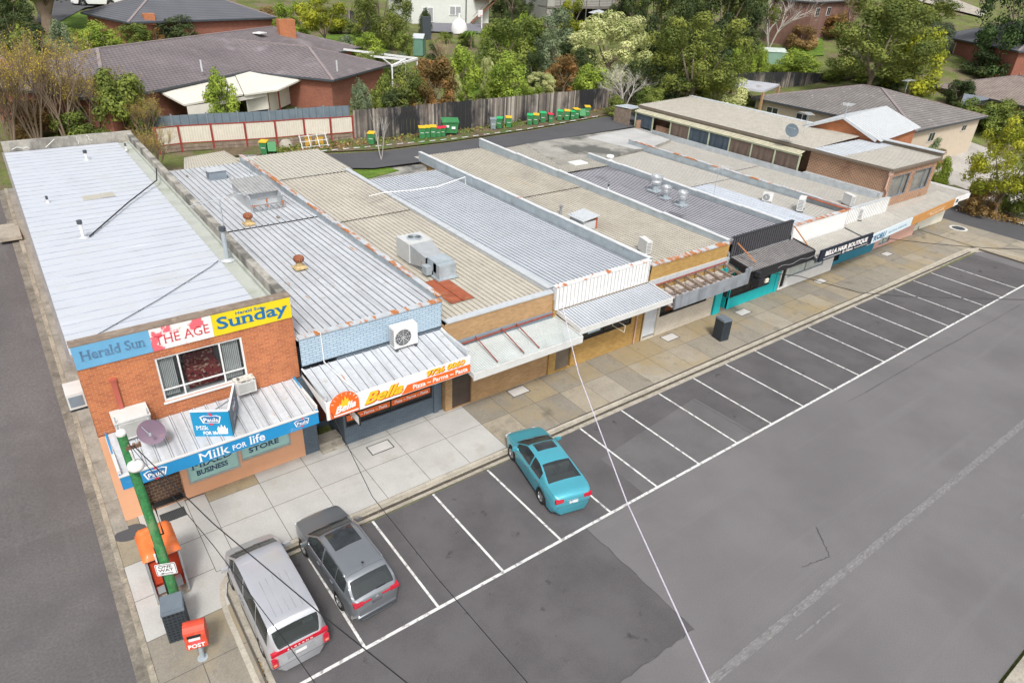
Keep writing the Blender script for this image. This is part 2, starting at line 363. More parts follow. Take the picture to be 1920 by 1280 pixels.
struct(mb.build('tar_seams', mat('tar', (.075, .072, .074), .85)))
# kerbs and channels
def strip(mb, pts, wd, z0, z1, m=0):                # ribbon box to the left of the path
    pts = [Vector((*p, 0)) for p in pts]; off = []
    for i, p in enumerate(pts):
        d = (pts[min(i+1, len(pts)-1)]-pts[max(i-1, 0)]).normalized(); off.append(p+Vector((-d.y, d.x, 0))*wd)
    for i in range(len(pts)-1):
        a, b, c, d = pts[i], pts[i+1], off[i+1], off[i]; U = Vector((0, 0, 1))
        mb.face([a+U*z1, b+U*z1, c+U*z1, d+U*z1], m); mb.face([a+U*z0, b+U*z0, b+U*z1, a+U*z1], m); mb.face([c+U*z0, d+U*z0, d+U*z1, c+U*z1], m)
kp = [(-.33, -14), (-.33, -1.3), (-.28, -.6), (-.1, 0), (.25, .38), (.8, .5), (2, .5), (10, .5), (20, .42), (30, .42), (45, .45), (58, .6), (60.2, .55), (61.2, .1), (61.8, -.9), (62, -3), (62.3, -14)]
mb = MB(); strip(mb, kp, .17, -.03, .135); struct(mb.build('kerb', kerbm))
mb = MB(); strip(mb, [(p[0], p[1]) for p in kp], -.4, -.02, .017); struct(mb.build('kerb_channel', concrete_old))
# side kerb + channel following the slope
mb = MB(); ys = list(np.linspace(-14, 36, 23))
for a, b in zip(ys, ys[1:]):
    b_ = b-.012
    for x0, x1, dz in ((-3.32, -2.98, .03), (-2.98, -2.8, .14), (-2.8, -2.3, .12)):
        A = [(x0, a, T(0, a)+dz), (x1, a, T(0, a)+dz), (x1, b_, T(0, b_)+dz), (x0, b_, T(0, b_)+dz)]
        if x0 > -2.9 and b < 5.2: continue
        mb.face(A, {.03: 1, .14: 0, .12: 2}[dz])
        if dz == .14: mb.face([(x0, a, T(0, a)), (x0, a, T(0, a)+dz), (x0, b_, T(0, b_)+dz), (x0, b_, T(0, b_))], 0)
struct(mb.build('side_kerb', [concrete_dirty, mat('channel_concrete', (.20, .18, .15), .9, var=.25, vs=1.5, fine=(12, .2), stains=(((.09, .08, .065), 1.2, .5, .7),)), mat('side_path_concrete', (.27, .255, .22), .9, var=.2, vs=1.2, fine=(12, .15), stains=(((.15, .14, .12), 1.1, .5, .75),))]))
# footpath: base plus individual slabs
mb = MB(); mb.box(-2.82, -.16, -14, 5.2, -.04, .121, 0); mb.box(-.16, 61, .66, 6.0, -.04, .1205, 0); mb.box(61, 66.6, -14, 6.0, -.04, .12, 0)
mb.box(-2.3, 5.2, 5.2, 5.4, -.04, .12, 0); mb.face([(-.3, -1.4, .122), (-.24, -.6, .122), (-.04, 0, .122), (.3, .40, .122), (.9, .5, .122), (.9, .7, .122), (-.3, .7, .122)], 2, .93)
def slab_(x0, x1, y0, y1, t, gap=.011): mb.face([(x0+gap, y0+gap, .131), (x1-gap, y0+gap, .131), (x1-gap, y1-gap, .131), (x0+gap, y1-gap, .131)], 2 if t >= .93 else 1, t)
rs = random.Random(3); x = .55
while x < 60.5:
    wd = 1.62 if x > 12 else 2.0
    for y0, y1 in ((.68, 2.75), (2.75, 4.4), (4.4, 6.0)):
        if x < 11.6: t = .93+rs.random()*.07
        else: t = rs.choice([.0, .1, .2, .25, .3, .38, .7, .75]) if y0 < 2 else rs.choice([.15, .3, .45, .5, .52, .62, .2, .72])
        if x < 1.9 and y0 > 4.2: t = .6
        slab_(x, x+wd, y0, y1, t)
    x += wd
for y0, y1, t in ((-14, -11, .1), (-11, -8.6, .15), (-8.6, -6.3, .05), (-6.3, -4.4, .2), (-4.4, -2.7, .12), (-2.7, -.95, .08)):
    slab_(-2.8, -1.55, y0, y1, t); slab_(-1.55, -.2, y0, y1, t+.06)
for y0, y1 in ((-.95, .9), (.9, 2.7), (2.7, 5.15)):
    slab_(-2.8, -1.9, y0, y1, .97 if y0 < 0 else .42 if y0 > 2 else .95); slab_(-1.9, -.2, y0, y1, .96 if y0 < 2.7 else .95)
slab_(-.2, .55, .7, 2.75, .96); slab_(-.2, .55, 2.75, 5.0, .95)
for a in range(3):
    for k in range(9): slab_(61+a*1.85, 61+(a+1)*1.85, -14+k*2.2, -14+(k+1)*2.2, rs.choice([.3, .35, .7, .15]))
struct(mb.build('footpath', [mat('joint_dirt', (.10, .09, .075), .95), slabs, concrete_new2]))
# ochre/pale service pit lids and grates
mb = MB()
for px, py, s in ((972, 733, .55), (1256, 632, .55), (1393, 585, .55), (1538, 527, .5), (1663, 476, .5), (713, 838, .55)):
    p = at(px, py, .131); mb.box(p.x-s, p.x+s, p.y-s*.62, p.y+s*.62, .1315, .134, 0); mb.box(p.x-s+.05, p.x+s-.05, p.y-s*.62+.05, p.y+s*.62-.05, .134, .137, 1)
p = at(325, 965, .131); mb.box(p.x-.45, p.x+.45, p.y-.28, p.y+.28, .132, .14, 0)
for k in range(16): mb.box(p.x-.43+k*.056, p.x-.41+k*.056, p.y-.26, p.y+.26, .14, .146, 2)
struct(mb.build('service_pit_lids', [mat('pit_frame', (.05, .05, .05), .8), concrete_new, darkgrey]))
p = at(1797, 428, .131); mb = MB(); mb.lathe((p.x, p.y, .131), [(.75, 0), (.75, .02), (.55, .02), (.55, .012), (0, .012)], 24, [1, 1, 0, 0]); struct(mb.build('manhole_cover', [darkgrey, white_dirty]))
mb = MB(); p = at(245, 998, .131)
mb.face([(p.x+.55*math.cos(a), p.y+.42*math.sin(a), .135) for a in [k*math.pi/8 for k in range(16)]]); struct(mb.build('dark_tar_patch', asphalt_lane))
# the far corner across the road
mb = MB(); mb.box(18.9, 300, -40, -17.6, -.04, .13); struct(mb.build('opposite_footpath', concrete_old))
# lane behind the shops, side exit, yards
drape('rear_lane', [(380, 330), (470, 314), (700, 316), (850, 296), (985, 270), (1190, 240), (1330, 210)], [(380, 305), (470, 297), (720, 284), (850, 267), (1000, 245), (1190, 209), (1330, 175)], asphalt_lane, .02, 6, 4.6)
mb = MB()
for k in range(34):
    t = k/33; px = 440+t*670; py = np.interp(px, [440, 700, 850, 1000, 1110], [300, 276.5, 262, 241.5, 221]); a = at(px, py, 4.6); b = at(px+11, py-1.5, 4.6)
    n = Vector((0, .1, 0)); mb.face([a-n+Vector((0, 0, .09)), b-n+Vector((0, 0, .09)), b+n+Vector((0, 0, .09)), a+n+Vector((0, 0, .09))])
struct(mb.build('lane_edge_dashes', paint))
sheet('lane_exit', 66.7, 71.8, -17.5, 30, asphalt_lane, .03, 2, 30)
sheet('far_verge', 72.1, 78, -17.5, 24, soil, .08, 3, 30); sheet('verge_kerb', 71.8, 72.1, -17.5, 24, kerbm, .14, 1, 30)
drape('concrete_driveway', [(1640, 345), (1720, 348), (1790, 350), (1850, 372), (1920, 425)], [(1650, 300), (1735, 292), (1800, 262), (1850, 280), (1925, 330)], mat('driveway_concrete', (.36, .34, .31), .9, var=.15, vs=.4, fine=(6, .12), spec=.2), .10, 5)
def block(name, pts, z, th, m):
    mb = MB(); P = [at(*p, z) for p in pts]; mb.slab(P if (P[1]-P[0]).cross(P[2]-P[1]).z > 0 else P[::-1], th, 0); return struct(mb.build(name, m))
yard = mat('stained_concrete', (.30, .29, .26), .9, var=.2, vs=.5, fine=(8, .15), stains=(((.12, .12, .11), .28, .5, .62),), spec=.2)
block('concrete_yard', [(985, 270), (1188, 238), (1258, 262), (1225, 275), (1100, 303), (1050, 310)], 4.62, 1.6, yard)
block('pale_yard_slab', [(1100, 258), (1188, 240), (1256, 262), (1216, 278), (1190, 280)], 4.63, .3, mat('pale_concrete', (.42, .42, .41), .9, var=.14, vs=.4, fine=(8, .1), spec=.2))
block('lawn_patch', [(650, 308), (693, 303), (748, 319), (683, 336)], 4.47, 1.2, grass)
block('shop_yard', [(600, 335), (618, 306), (725, 300), (800, 300), (800, 320), (700, 345)], 4.40, 1.6, yard)
# lawns, roads and paths on the rise behind
drape('back_lawn', [(880, 185), (935, 182)], [(870, 158), (925, 165)], grass, .1, 4)
drape('side_lawn', [(590, 105), (730, 98)], [(590, 70), (740, 60)], grass, .1, 4)
drape('front_lawn', [(100, 62), (240, 62), (245, 45)], [(120, 25), (190, 20), (250, 20)], grass, .12, 4)
drape('upper_street', [(70, 45), (100, 52), (160, 18), (230, 8)], [(75, 5), (100, 2), (150, -12), (230, -15)], asphalt_lane, .2, 4)
drape('garden_lawn', [(1480, 110), (1545, 105)], [(1485, 52), (1540, 50)], grass, .12, 4)
drape('garden_path', [(1508, 88), (1525, 75), (1521, 50)], [(1520, 86), (1540, 72), (1532, 48)], concrete_new, .2, 3)
drape('distant_road', [(1700, 0), (1760, 15), (1840, 35)], [(1740, -12), (1800, 5), (1850, 25)], concrete_old, .3, 4)
drape('pool_terrace', [(800, 62), (905, 66)], [(790, 45), (905, 47)], mat('grey_paving', (.16, .16, .18), .8), .2, 4)
drape('lane_bank', [(400, 296), (720, 281), (850, 265), (1000, 243), (1190, 207), (1330, 178)], [(400, 262), (720, 260), (850, 245), (1000, 222), (1190, 183), (1330, 160)], soil, .05, 6)

# ================================================================== MATERIALS OF THE SHOPS
BR = lambda c1, c2, mo, w=.245, h=.086, s=.009: (c1, c2, mo, w, h, s)
brick_red = mat('orange_red_brick', (0, 0, 0), .85, var=.14, vs=.9, brick=BR((.50, .16, .055), (.36, .10, .04), (.46, .27, .17)), stains=(((.25, .07, .035), .8, .6, .85),))
brick_blue = mat('blue_painted_brick', (0, 0, 0), .7, var=.06, vs=1, brick=BR((.42, .53, .62), (.36, .47, .57), (.16, .22, .28), .30, .11, .012))
brick_grey = mat('grey_painted_brick', (0, 0, 0), .7, var=.08, vs=1, brick=BR((.12, .155, .19), (.10, .13, .165), (.06, .08, .10)))
brick_tan = mat('tan_brick', (0, 0, 0), .85, var=.12, vs=.8, brick=BR((.44, .27, .13), (.34, .20, .09), (.32, .23, .14)))
brick_ochre = mat('ochre_brick', (0, 0, 0), .85, var=.1, vs=.8, brick=BR((.46, .29, .09), (.36, .21, .06), (.30, .20, .09)))
brick_cream = mat('cream_brick', (0, 0, 0), .85, var=.06, vs=.8, brick=BR((.68, .62, .52), (.60, .54, .44), (.36, .32, .26)))
brick_brown = mat('brown_brick', (0, 0, 0), .85, var=.12, vs=.6, brick=BR((.29, .15, .09), (.21, .105, .065), (.50, .38, .26), .30, .12, .016), stains=(((.16, .07, .04), .5, .55, .8),))
brick_orange = mat('orange_brick', (0, 0, 0), .85, var=.1, vs=.6, brick=BR((.48, .17, .07), (.38, .12, .05), (.34, .2, .12)))
peach = mat('peach_render', (.72, .38, .22), .8, var=.05, vs=1, stains=(((.52, .26, .15), 1.5, .62, .85),))
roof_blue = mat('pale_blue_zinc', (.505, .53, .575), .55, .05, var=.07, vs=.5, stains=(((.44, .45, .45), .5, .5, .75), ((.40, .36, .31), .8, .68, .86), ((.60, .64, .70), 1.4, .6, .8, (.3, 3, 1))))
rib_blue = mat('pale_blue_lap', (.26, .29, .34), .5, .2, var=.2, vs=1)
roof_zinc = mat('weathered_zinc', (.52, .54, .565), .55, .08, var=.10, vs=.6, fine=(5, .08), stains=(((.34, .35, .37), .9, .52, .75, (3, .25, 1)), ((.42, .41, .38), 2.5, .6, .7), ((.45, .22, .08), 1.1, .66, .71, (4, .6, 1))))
rib_zinc = mat('zinc_rib_shade', (.21, .225, .245), .55, .2, var=.25, vs=2)  # darker rib sides: the shade of the ribs put into the colour
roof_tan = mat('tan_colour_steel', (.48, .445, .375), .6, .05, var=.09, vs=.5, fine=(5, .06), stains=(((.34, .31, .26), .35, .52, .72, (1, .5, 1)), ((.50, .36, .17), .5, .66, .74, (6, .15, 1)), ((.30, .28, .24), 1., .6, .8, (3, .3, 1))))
rib_tan = mat('tan_rib_shade', (.29, .27, .225), .6, .1, var=.2, vs=2)  # rib shade painted as a darker tan on the rib sides
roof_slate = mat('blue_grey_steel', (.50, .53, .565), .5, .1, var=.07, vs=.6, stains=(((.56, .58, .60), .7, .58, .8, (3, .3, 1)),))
rib_slate = mat('blue_grey_rib_shade', (.22, .24, .27), .55, .2, var=.2, vs=2)  # sides of the ribs darkened in colour to stand in for their shade
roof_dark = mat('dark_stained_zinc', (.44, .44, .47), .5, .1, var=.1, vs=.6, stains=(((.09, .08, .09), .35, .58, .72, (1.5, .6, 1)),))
rib_dark = mat('dark_rib_shade', (.09, .085, .10), .6, .1, var=.2, vs=2)  # near-black rib sides: shade lines painted as colour
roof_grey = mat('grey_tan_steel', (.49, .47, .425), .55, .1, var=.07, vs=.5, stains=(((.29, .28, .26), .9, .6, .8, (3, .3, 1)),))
rib_grey = mat('grey_tan_rib_shade', (.33, .315, .285), .6, .1, var=.2, vs=2)  # rib sides a tone darker than the pans, shade painted in
old_conc = mat('mouldy_concrete', (.34, .32, .28), .95, var=.22, vs=1.5, fine=(12, .15), stains=(((.13, .125, .11), .9, .45, .62, (1, 1, .4)),), bump=(25, .4, .01))
# ================================================================== SHOPS
def window(root, x0, x1, z0, z1, y, fm, pm, mull=(), rails=(), fw=.06, back=dark_in, name='window', depth=.9):
    mb = MB(); a, b = y+.03, y+.10
    mb.box(x0, x1, a, b, z0, z0+fw); mb.box(x0, x1, a, b, z1-fw, z1); mb.box(x0, x0+fw, a, b, z0+fw, z1-fw); mb.box(x1-fw, x1, a, b, z0+fw, z1-fw)
    for xm in mull: mb.box(xm-fw*.4, xm+fw*.4, a+.004, b-.004, z0+fw, z1-fw)
    for zm in rails: mb.box(x0+fw, x1-fw, a+.008, b-.008, zm-fw*.35, zm+fw*.35)
    f = mb.build(name, fm, root); g = MB(); g.face([(x0+fw, y+.07, z0+fw), (x1-fw, y+.07, z0+fw), (x1-fw, y+.07, z1-fw), (x0+fw, y+.07, z1-fw)]); g.build('pane', pm, f)
    if back:
        q = MB(); q.box(x0, x1, y+depth, y+depth+.05, z0, z1); q.box(x0-.05, x0, y+.2, y+depth, z0, z1); q.box(x1, x1+.05, y+.2, y+depth, z0, z1); q.box(x0, x1, y+.2, y+depth, z0-.05, z0); q.box(x0, x1, y+.2, y+depth, z1, z1+.05); q.build('interior', back, f)
    return f
def awning(root, x0, x1, yb, yf, zb, zf, mats, pitch=.4, ft=.06, fb=.55, fm=white, ends=True, under=white_dirty, h=.035, fup=.12):
    mb = MB(); mb.ribs((x0, yf, zf), (x1, yf, zf), (x1, yb, zb), (x0, yb, zb), pitch, h, .22)
    mb.face([(x0, yf, zf-.1), (x0, yb, zb-.1), (x1, yb, zb-.1), (x1, yf, zf-.1)], 2)
    mb.build('awning_roof', [*mats, under], root)
    f = MB(); f.box(x0-.05, x1+.05, yf-ft, yf, zf-fb, zf+fup)
    if ends:
        for xa in (x0-.05, x1):
            P = [(xa, yf, zf-fb*.6), (xa, yb, zb-fb*.45), (xa, yb, zb+.1), (xa, yf, zf+.09)]; Q = [(p[0]+.05, p[1], p[2]) for p in P]
            f.face(P[::-1]); f.face(Q)
            for k in range(4): j = (k+1) % 4; f.face([P[k], P[j], Q[j], Q[k]])
    return f.build('fascia', fm, root)
def walls(root, x0, x1, yf, yb, z1f, z1b, m, zf0=None, holes=(), side=None, name='wall', front=True):
    mb = MB(); s_ = 1 if side else 0
    if front: wallY(mb, x0, x1, 0 if zf0 is None else zf0, z1f, yf, .22, holes, 0)
    mb.face([(x0, yb, 0), (x0, yf, 0), (x0, yf, z1f), (x0, yb, z1b)], s_); mb.face([(x1, yf, 0), (x1, yb, 0), (x1, yb, z1b), (x1, yf, z1f)], s_)
    mb.face([(x1, yb, 0), (x0, yb, 0), (x0, yb, z1b), (x1, yb, z1b)], s_)
    return mb.build(name, [m]+([side] if side else []), root)
def parapet(root, x, y0, y1, z0, z1, h0, base, wd=.2, segs=4, step=.09, cap=cap_rust, face=galv, name='parapet'):
    mb = MB(); n = segs
    for k in range(n):
        a, b = y0+(y1-y0)*k/n, y0+(y1-y0)*(k+1)/n-.004; za, zb_ = z0+(z1-z0)*k/n, z0+(z1-z0)*(k+1)/n+step*.6
        for (xa, xb, o, m) in ((x-wd/2, x+wd/2, 0, 0), (x-wd/2-.02, x+wd/2+.02, .03, 1)):
            lo_a, lo_b = (za-h0, zb_-h0) if m == 0 else (za-.035, zb_-.035)
            A = [(xa, a, lo_a), (xb, a, lo_a), (xb, a, za+o), (xa, a, za+o)]; B = [(xa, b, lo_b), (xb, b, lo_b), (xb, b, zb_+o), (xa, b, zb_+o)]
            mb.face(A, m); mb.face(B[::-1], m); mb.face([A[3], A[2], B[2], B[3]], 1); mb.face([B[0], A[0], A[3], B[3]], m); mb.face([A[1], B[1], B[2], A[2]], m)
    return mb.build(name, [face, cap], root)
def ribroof(root, x0, x1, y0, y1, zf, zb, mats, pitch=.22, h=.045, wf=.3, name='roof'):
    mb = MB(); mb.ribs((x0, y0, zf), (x1, y0, zf), (x1, y1, zb), (x0, y1, zb), pitch, h, wf); return mb.build(name, mats, root)
def vent_pipe(root, x, y, z, h=.8, r=.055, m=white, name='vent_pipe'):
    mb = MB(); mb.tube([(x, y, z-.1), (x, y, z+h)], r, 10); mb.lathe((x, y, z+h), [(r*1.5, -.12), (r*1.5, .05), (0, .07)], 10, 1); mb.lathe((x, y, z), [(r*3, 0), (r*2, .05), (r, .09)], 10, 2)
    return mb.build(name, [m, darkgrey, galv_l], root)

# ---- 1. two-storey corner store -------------------------------------------------
cs = thing('corner_store', 'orange-red brick two-storey corner shop with pale roof, newspaper signs and blue milk awning', 'shop', (-2.3, 5.1, 0))
X0, X1, YF, YB = -2.3, 5.02, 5.1, 34.8
wallY(mb := MB(), X0, X1, 4.15, 7.0, YF, .22, [(0, 3.02, 4.78, 6.62)])
mb.box(X0, X1, YF+.23, YF+.4, 6.9, 7.72)
for xa in (X0, X1):
    mb.face([(xa, YB, 0), (xa, YF, 0), (xa, YF, 7.2), (xa, YB, 7.2)])
mb.face([(X1, YB, 0), (X0, YB, 0), (X0, YB, 7.2), (X1, YB, 7.2)]); mb.build('wall', brick_red, cs)
wallY(mb := MB(), X0-.01, X1-.2, 0, 4.14, YF-.02, .4, [(-1.42, -.1, .14, 2.3), (.12, 2.13, .72, 2.3), (2.19, 4.28, .95, 2.3)])
mb.face([(X0-.012, YF+6, 0), (X0-.012, YF-.02, 0), (X0-.012, YF-.02, 4.14), (X0-.012, YF+6, 4.14)]); mb.build('rendered_front', peach, cs)
mb = MB(); mb.box(X1-.2, X1+.42, YF-.03, YF+.3, 0, 4.1); mb.build('brick_pier', brick_grey, cs)
tile = mat('brown_tiles', (0, 0, 0), .5, var=.15, brick=((.12, .07, .045), (.09, .05, .035), (.28, .22, .16), .22, .15, .012))
mb = MB(); mb.box(-1.42, -.1, 5.5, 5.6, .14, 1.15); mb.box(-1.42, -.1, 5.9, 6.0, 1.15, 2.3); mb.box(-1.42, -.1, 5.1, 5.5, .12, .2); mb.box(-1.42, -.1, 5.6, 5.9, 1.1, 1.15); mb.build('entrance', tile, cs)
mb = MB(); mb.box(-1.3, -.2, 5.12, 5.44, .2, .22); mb.build('door_mat', rubber, cs)
winglow = mat('frosted_mint_glass', (.36, .60, .55), .25, var=.08, vs=.7, spec=.6)
for a, b, z0, words in ((.12, 2.13, .72, ('MIXED', 'BUSINESS')), (2.19, 4.28, .95, ('CONVENIENCE', 'STORE'))):
    wnd = window(cs, a, b, z0, 2.3, YF-.02, mat('window_frame_grey', (.42, .42, .4), .5), winglow, (), (), .07, None)
    navy = mat('navy_lettering', (.025, .07, .14), .6, var=0)
    wd = b-a-.3
    text(words[0], navy, wnd, (a+.2+wd*.0, YF+.045, z0+.62), (1, 0, .06), (0, 0, 1), wd*.92, .27, .02, 0, .04)
    text(words[1], navy, wnd, (a+.35, YF+.045, z0+.28), (1, 0, .03), (0, 0, 1), wd*.7, .22, .02, 0, .04)
# upper window with its room
up = window(cs, 0, 3.02, 4.78, 6.62, YF, white, glass('upstairs_glass', (.8, .84, .85), .22), (.75, 2.2), (5.24,), .07, mat('room_grey', (.5, .5, .5), .9), 'window', 1.2)
bed = mat('red_patterned_blanket', (.22, .03, .03), .9, var=.2, stains=(((.50, .36, .25), 9, .55, .6), ((.03, .01, .01), 7, .58, .62)))
mb = MB(); mb.box(.95, 2.15, YF+.25, YF+1.1, 4.9, 5.6); mb.box(1.0, 2.1, YF+.7, YF+1.15, 5.6, 6.1); mb.build('bedding', bed, up)
mb = MB()
for x0_, x1_ in ((.1, .62), (2.3, 2.9)):
    for k in range(9): mb.box(x0_+k*(x1_-x0_)/9, x0_+(k+.7)*(x1_-x0_)/9, YF+.18, YF+.21+.02*(k % 2), 4.9, 6.5)
mb.build('curtain', mat('net_curtain', (.62, .62, .60), .9), up)
mb = MB(); mb.box(-.05, 3.07, YF-.06, YF-.003, 4.70, 4.77); mb.build('window_sill', white, cs)
mb = MB(); mb.box(-1.47, -1.31, YF-.09, YF-.003, 4.3, 6.25); mb.box(-1.5, -1.28, YF-.11, YF-.003, 6.2, 6.3); mb.build('downpipe', mat('red_brown_paint', (.40, .10, .07), .6), cs)
for (xa, xb, nm, cl, st) in ((X0, .03, 'blue', (.14, .37, .58), ((.25, .47, .64), .9, .55, .8)), (.035, 2.09, 'white', (.78, .76, .74), ((.72, .14, .17), .95, .555, .585)), (2.095, 5.0, 'yellow', (.74, .58, .015), ((.66, .52, .03), 1, .6, .8))):
    mb = MB(); mb.box(xa, xb, YF-.04, YF+.2, 6.93, 7.80); sp_ = mb.build('sign_panel', mat('sign_'+nm, cl, .55, var=.05, stains=(st,)), cs); sp_['label'] = {'blue': 'faded blue newspaper sign panel', 'white': 'white sign panel blotched with red', 'yellow': 'bright yellow sign panel with blue words'}[nm]
    if nm == 'blue': text('Herald Sun', mat('faded_blue_letters', (.10, .20, .32), .7, var=.3, vs=5), sp_, (X0+.2, YF-.042, 7.24), (1, 0, 0), (0, 0, 1), 1.95, .34, .012, 0, .035)
    if nm == 'white': text('THE AGE', mat('red_letters', (.55, .05, .07), .7), sp_, (.16, YF-.042, 7.15), (1, 0, 0), (0, 0, 1), 1.8, .34, -.005, 0, .03)
    if nm == 'yellow':
        bl = mat('blue_letters', (.01, .14, .33), .6, var=0); text('Sunday', bl, sp_, (2.25, YF-.042, 7.18), (1, 0, 0), (0, 0, 1), 2.6, .44, .016, 0, .04); text('Herald Sun', bl, sp_, (2.95, YF-.042, 7.60), (1, 0, 0), (0, 0, 1), .98, .11, .008)
mb = MB(); mb.box(X0-.03, X1+.02, YF-.045, YF+.42, 7.803, 7.85); mb.build('parapet_capping', wood, cs)
mb = MB()                                              # roof sheets: laps run along X
n = 38; ys_ = np.linspace(YF+.42, YB-.35, n+1)
for k in range(n):
    z0_, z1_ = 7.32, 7.32; a, b = ys_[k], ys_[k+1]
    mb.face([(X0-.05, a, 7.32), (4.05, a, 7.32), (4.05, b-.05, 7.335), (X0-.05, b-.05, 7.335)], 0, k % 3/3); mb.face([(X0-.05, b-.05, 7.335), (4.05, b-.05, 7.335), (4.05, b-.025, 7.36), (X0-.05, b-.025, 7.36)], 1); mb.face([(X0-.05, b-.025, 7.36), (4.05, b-.025, 7.36), (4.05, b, 7.32), (X0-.05, b, 7.32)], 1)
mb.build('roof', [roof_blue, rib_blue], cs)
mb = MB(); mb.box(4.05, 4.68, YF+.42, YB-.3, 7.24, 7.27); mb.box(4.62, 4.70, YF+.42, YB-.3, 7.27, 7.45); mb.build('box_gutter', mat('mossy_flashing', (.42, .44, .40), .8, var=.2, vs=.6, stains=(((.25, .27, .21), .6, .5, .7),)), cs)
mb = MB(); mb.box(4.705, 5.02, YF+.42, YB-.3, 7.0, 7.86); mb.box(X0-.05, 5.02, YB-.3, YB, 7.0, 7.98); mb.build('parapet', old_conc, cs)
crk = MB()
for pts in ([(-1.9, 7.5), (-1.6, 7.62), (-1.3, 7.5), (-1.1, 7.56), (-.95, 7.46)], [(-.1, 7.42), (.25, 7.7), (.5, 7.9)], [(1.75, 7.45), (1.8, 7.65), (1.72, 7.75), (1.75, 7.95)], [(2.3, 7.98), (2.45, 7.85), (2.4, 7.7), (2.6, 7.6)]):
    crk.tube([(p[0], YB-.305, p[1]) for p in pts], .022, 4)
crk.build('crack_repairs', mat('pale_filler', (.66, .66, .63), .9), cs)
mb = MB(); mb.box(X0-.16, X0-.055, YF, YB, 7.16, 7.30); mb.build('gutter', mat('gutter_brown', (.24, .22, .21), .6), cs)
patch_ = MB(); p = at(185, 368, 7.37); patch_.box(p.x-.75, p.x+.1, p.y-.4, p.y+.4, 7.345, 7.375); patch_.box(p.x+.13, p.x+.75, p.y-.3, p.y+.5, 7.345, 7.372); patch_.build('roof_patch', mat('fibreglass_patch', (.42, .40, .34), .6, var=.15, vs=4), cs)
for px, py, h in ((163, 300, .55), (237, 282, .4), (157, 446, .8), (90, 380, .3)):
    p = at(px, py, 7.34); vent_pipe(cs, p.x, p.y, 7.34, h, .075 if h > .4 else .04)
p = at(427, 488, 7.3); vent_pipe(cs, p.x, p.y, 7.3, 1.5, .1, galv, 'flue')
fm = mat('milk_blue', (.02, .24, .50), .35, var=.10, vs=.6, stains=(((.45, .55, .60), .55, .60, .78),))
fa = awning(cs, -2.05, 4.72, YF-.05, 2.75, 4.18, 3.92, (roof_zinc, rib_zinc), .43, .06, .52, fm, True, white_dirty, .03, .0)
mb = MB(); mb.box(-2.12, 4.79, 2.67, 2.78, 3.925, 3.97); mb.box(-2.12, -2.02, 2.78, YF-.1, 3.98, 4.14); mb.box(4.70, 4.80, 2.78, YF-.1, 3.98, 4.18); mb.build('awning_trim', white_dirty, cs)
wl = mat('white_lettering', (.82, .80, .78), .5, var=0)
text('Milk', wl, fa, (.35, 2.688, 3.48), (1, 0, 0), (0, 0, 1), 1.05, .34, .006, 0, .03); text('FOR', wl, fa, (1.5, 2.688, 3.5), (1, 0, 0), (0, 0, 1), .5, .2, .004, 0, .03); text('life', wl, fa, (2.12, 2.688, 3.5), (1, 0, 0), (0, 0, 1), .56, .33, .006, 0, .03)
def dairy_badge(par, o, right, up, s):
    right, up = Vector(right).normalized(), Vector(up).normalized(); n_ = right.cross(up); o = Vector(o)
    for k, (m_, sc) in enumerate(((wl, 1.0), (mat('badge_blue', (.03, .16, .36), .5, var=0), .86))):
        mb = MB(); mb.face([o+right*a*s*sc+up*b*s*sc+n_*(.004+.004*k) for a, b in ((-.5, .17), (-.38, -.22), (.38, -.22), (.5, .17), (.3, .26), (0, .22), (-.3, .26))]); mb.build('badge', m_, par)
    text('Pauls', wl, par, o-up*s*.12+n_*.012, right, up, s*.68, s*.22, .012, 0, .03, .006, align='C')
    mb = MB(); mb.face([o+right*a*s+up*b*s+n_*.012 for a, b in ((-.02, .24), (.1, .22), (.12, .32), (.03, .40), (-.12, .40), (-.02, .34))]); mb.face([o+right*a*s+up*b*s+n_*.012 for a, b in ((-.14, -.24), (.12, -.24), (.06, -.33), (-.05, -.33))]); mb.build('badge_mark', mat('badge_red', (.65, .03, .06), .5, var=0), par)
dairy_badge(fa, (-1.05, 2.688, 3.64), (1, 0, 0), (0, 0, 1), .75); dairy_badge(fa, (4.1, 2.688, 3.70), (1, 0, 0), (0, 0, 1), .6)
mb = MB(); mb.box(-2.0, -1.55, YF-.12, YF-.022, 1.72, 1.80); mb.build('blue_trim', fm, cs)
text('MIXED BUSINESS', mat('navy_lettering'if 0 else 'navy2', (.02, .05, .12), .6, var=0), cs, (-2.25, YF-.05, .001), (1, 0, 0), (0, 0, 1), .001, .001) if 0 else None
# ---- 2. pizza shop ---------------------------------------------------------------
ps = thing('pizza_shop', 'blue-painted brick pizza shop with ribbed zinc roof and orange and white awning sign', 'shop', (5.05, 4.8, 0))
X0, X1, YF, YB = 5.06, 11.6, 4.8, 33.6
mb = MB(); wallY(mb, X0, X1, 4.78, 6.02, YF, .25); mb.build('wall', brick_blue, ps)
mb = MB(); wallY(mb, 6.55, X1-.02, 0, 4.75, YF-.02, .25, [(6.65, 11.05, 1.05, 2.6)])
mb.face([(X1, YF, 0), (X1, YB, 0), (X1, YB, 5.2), (X1, YF, 5.8)]); mb.face([(X1, YB, 0), (5.06, YB, 0), (5.06, YB, 5.2), (X1, YB, 5.2)]); mb.face([(6.55, YF+2, 0), (6.55, YF-.02, 0), (6.55, YF-.02, 4.7), (6.55, YF+2, 4.7)])
mb.box(5.42, 6.55, YF+1.9, YF+2.0, 0, 4.6); mb.box(11.1, 11.35, YF-.1, YF-.021, 0, 3.9); mb.build('lower_wall', brick_grey, ps)
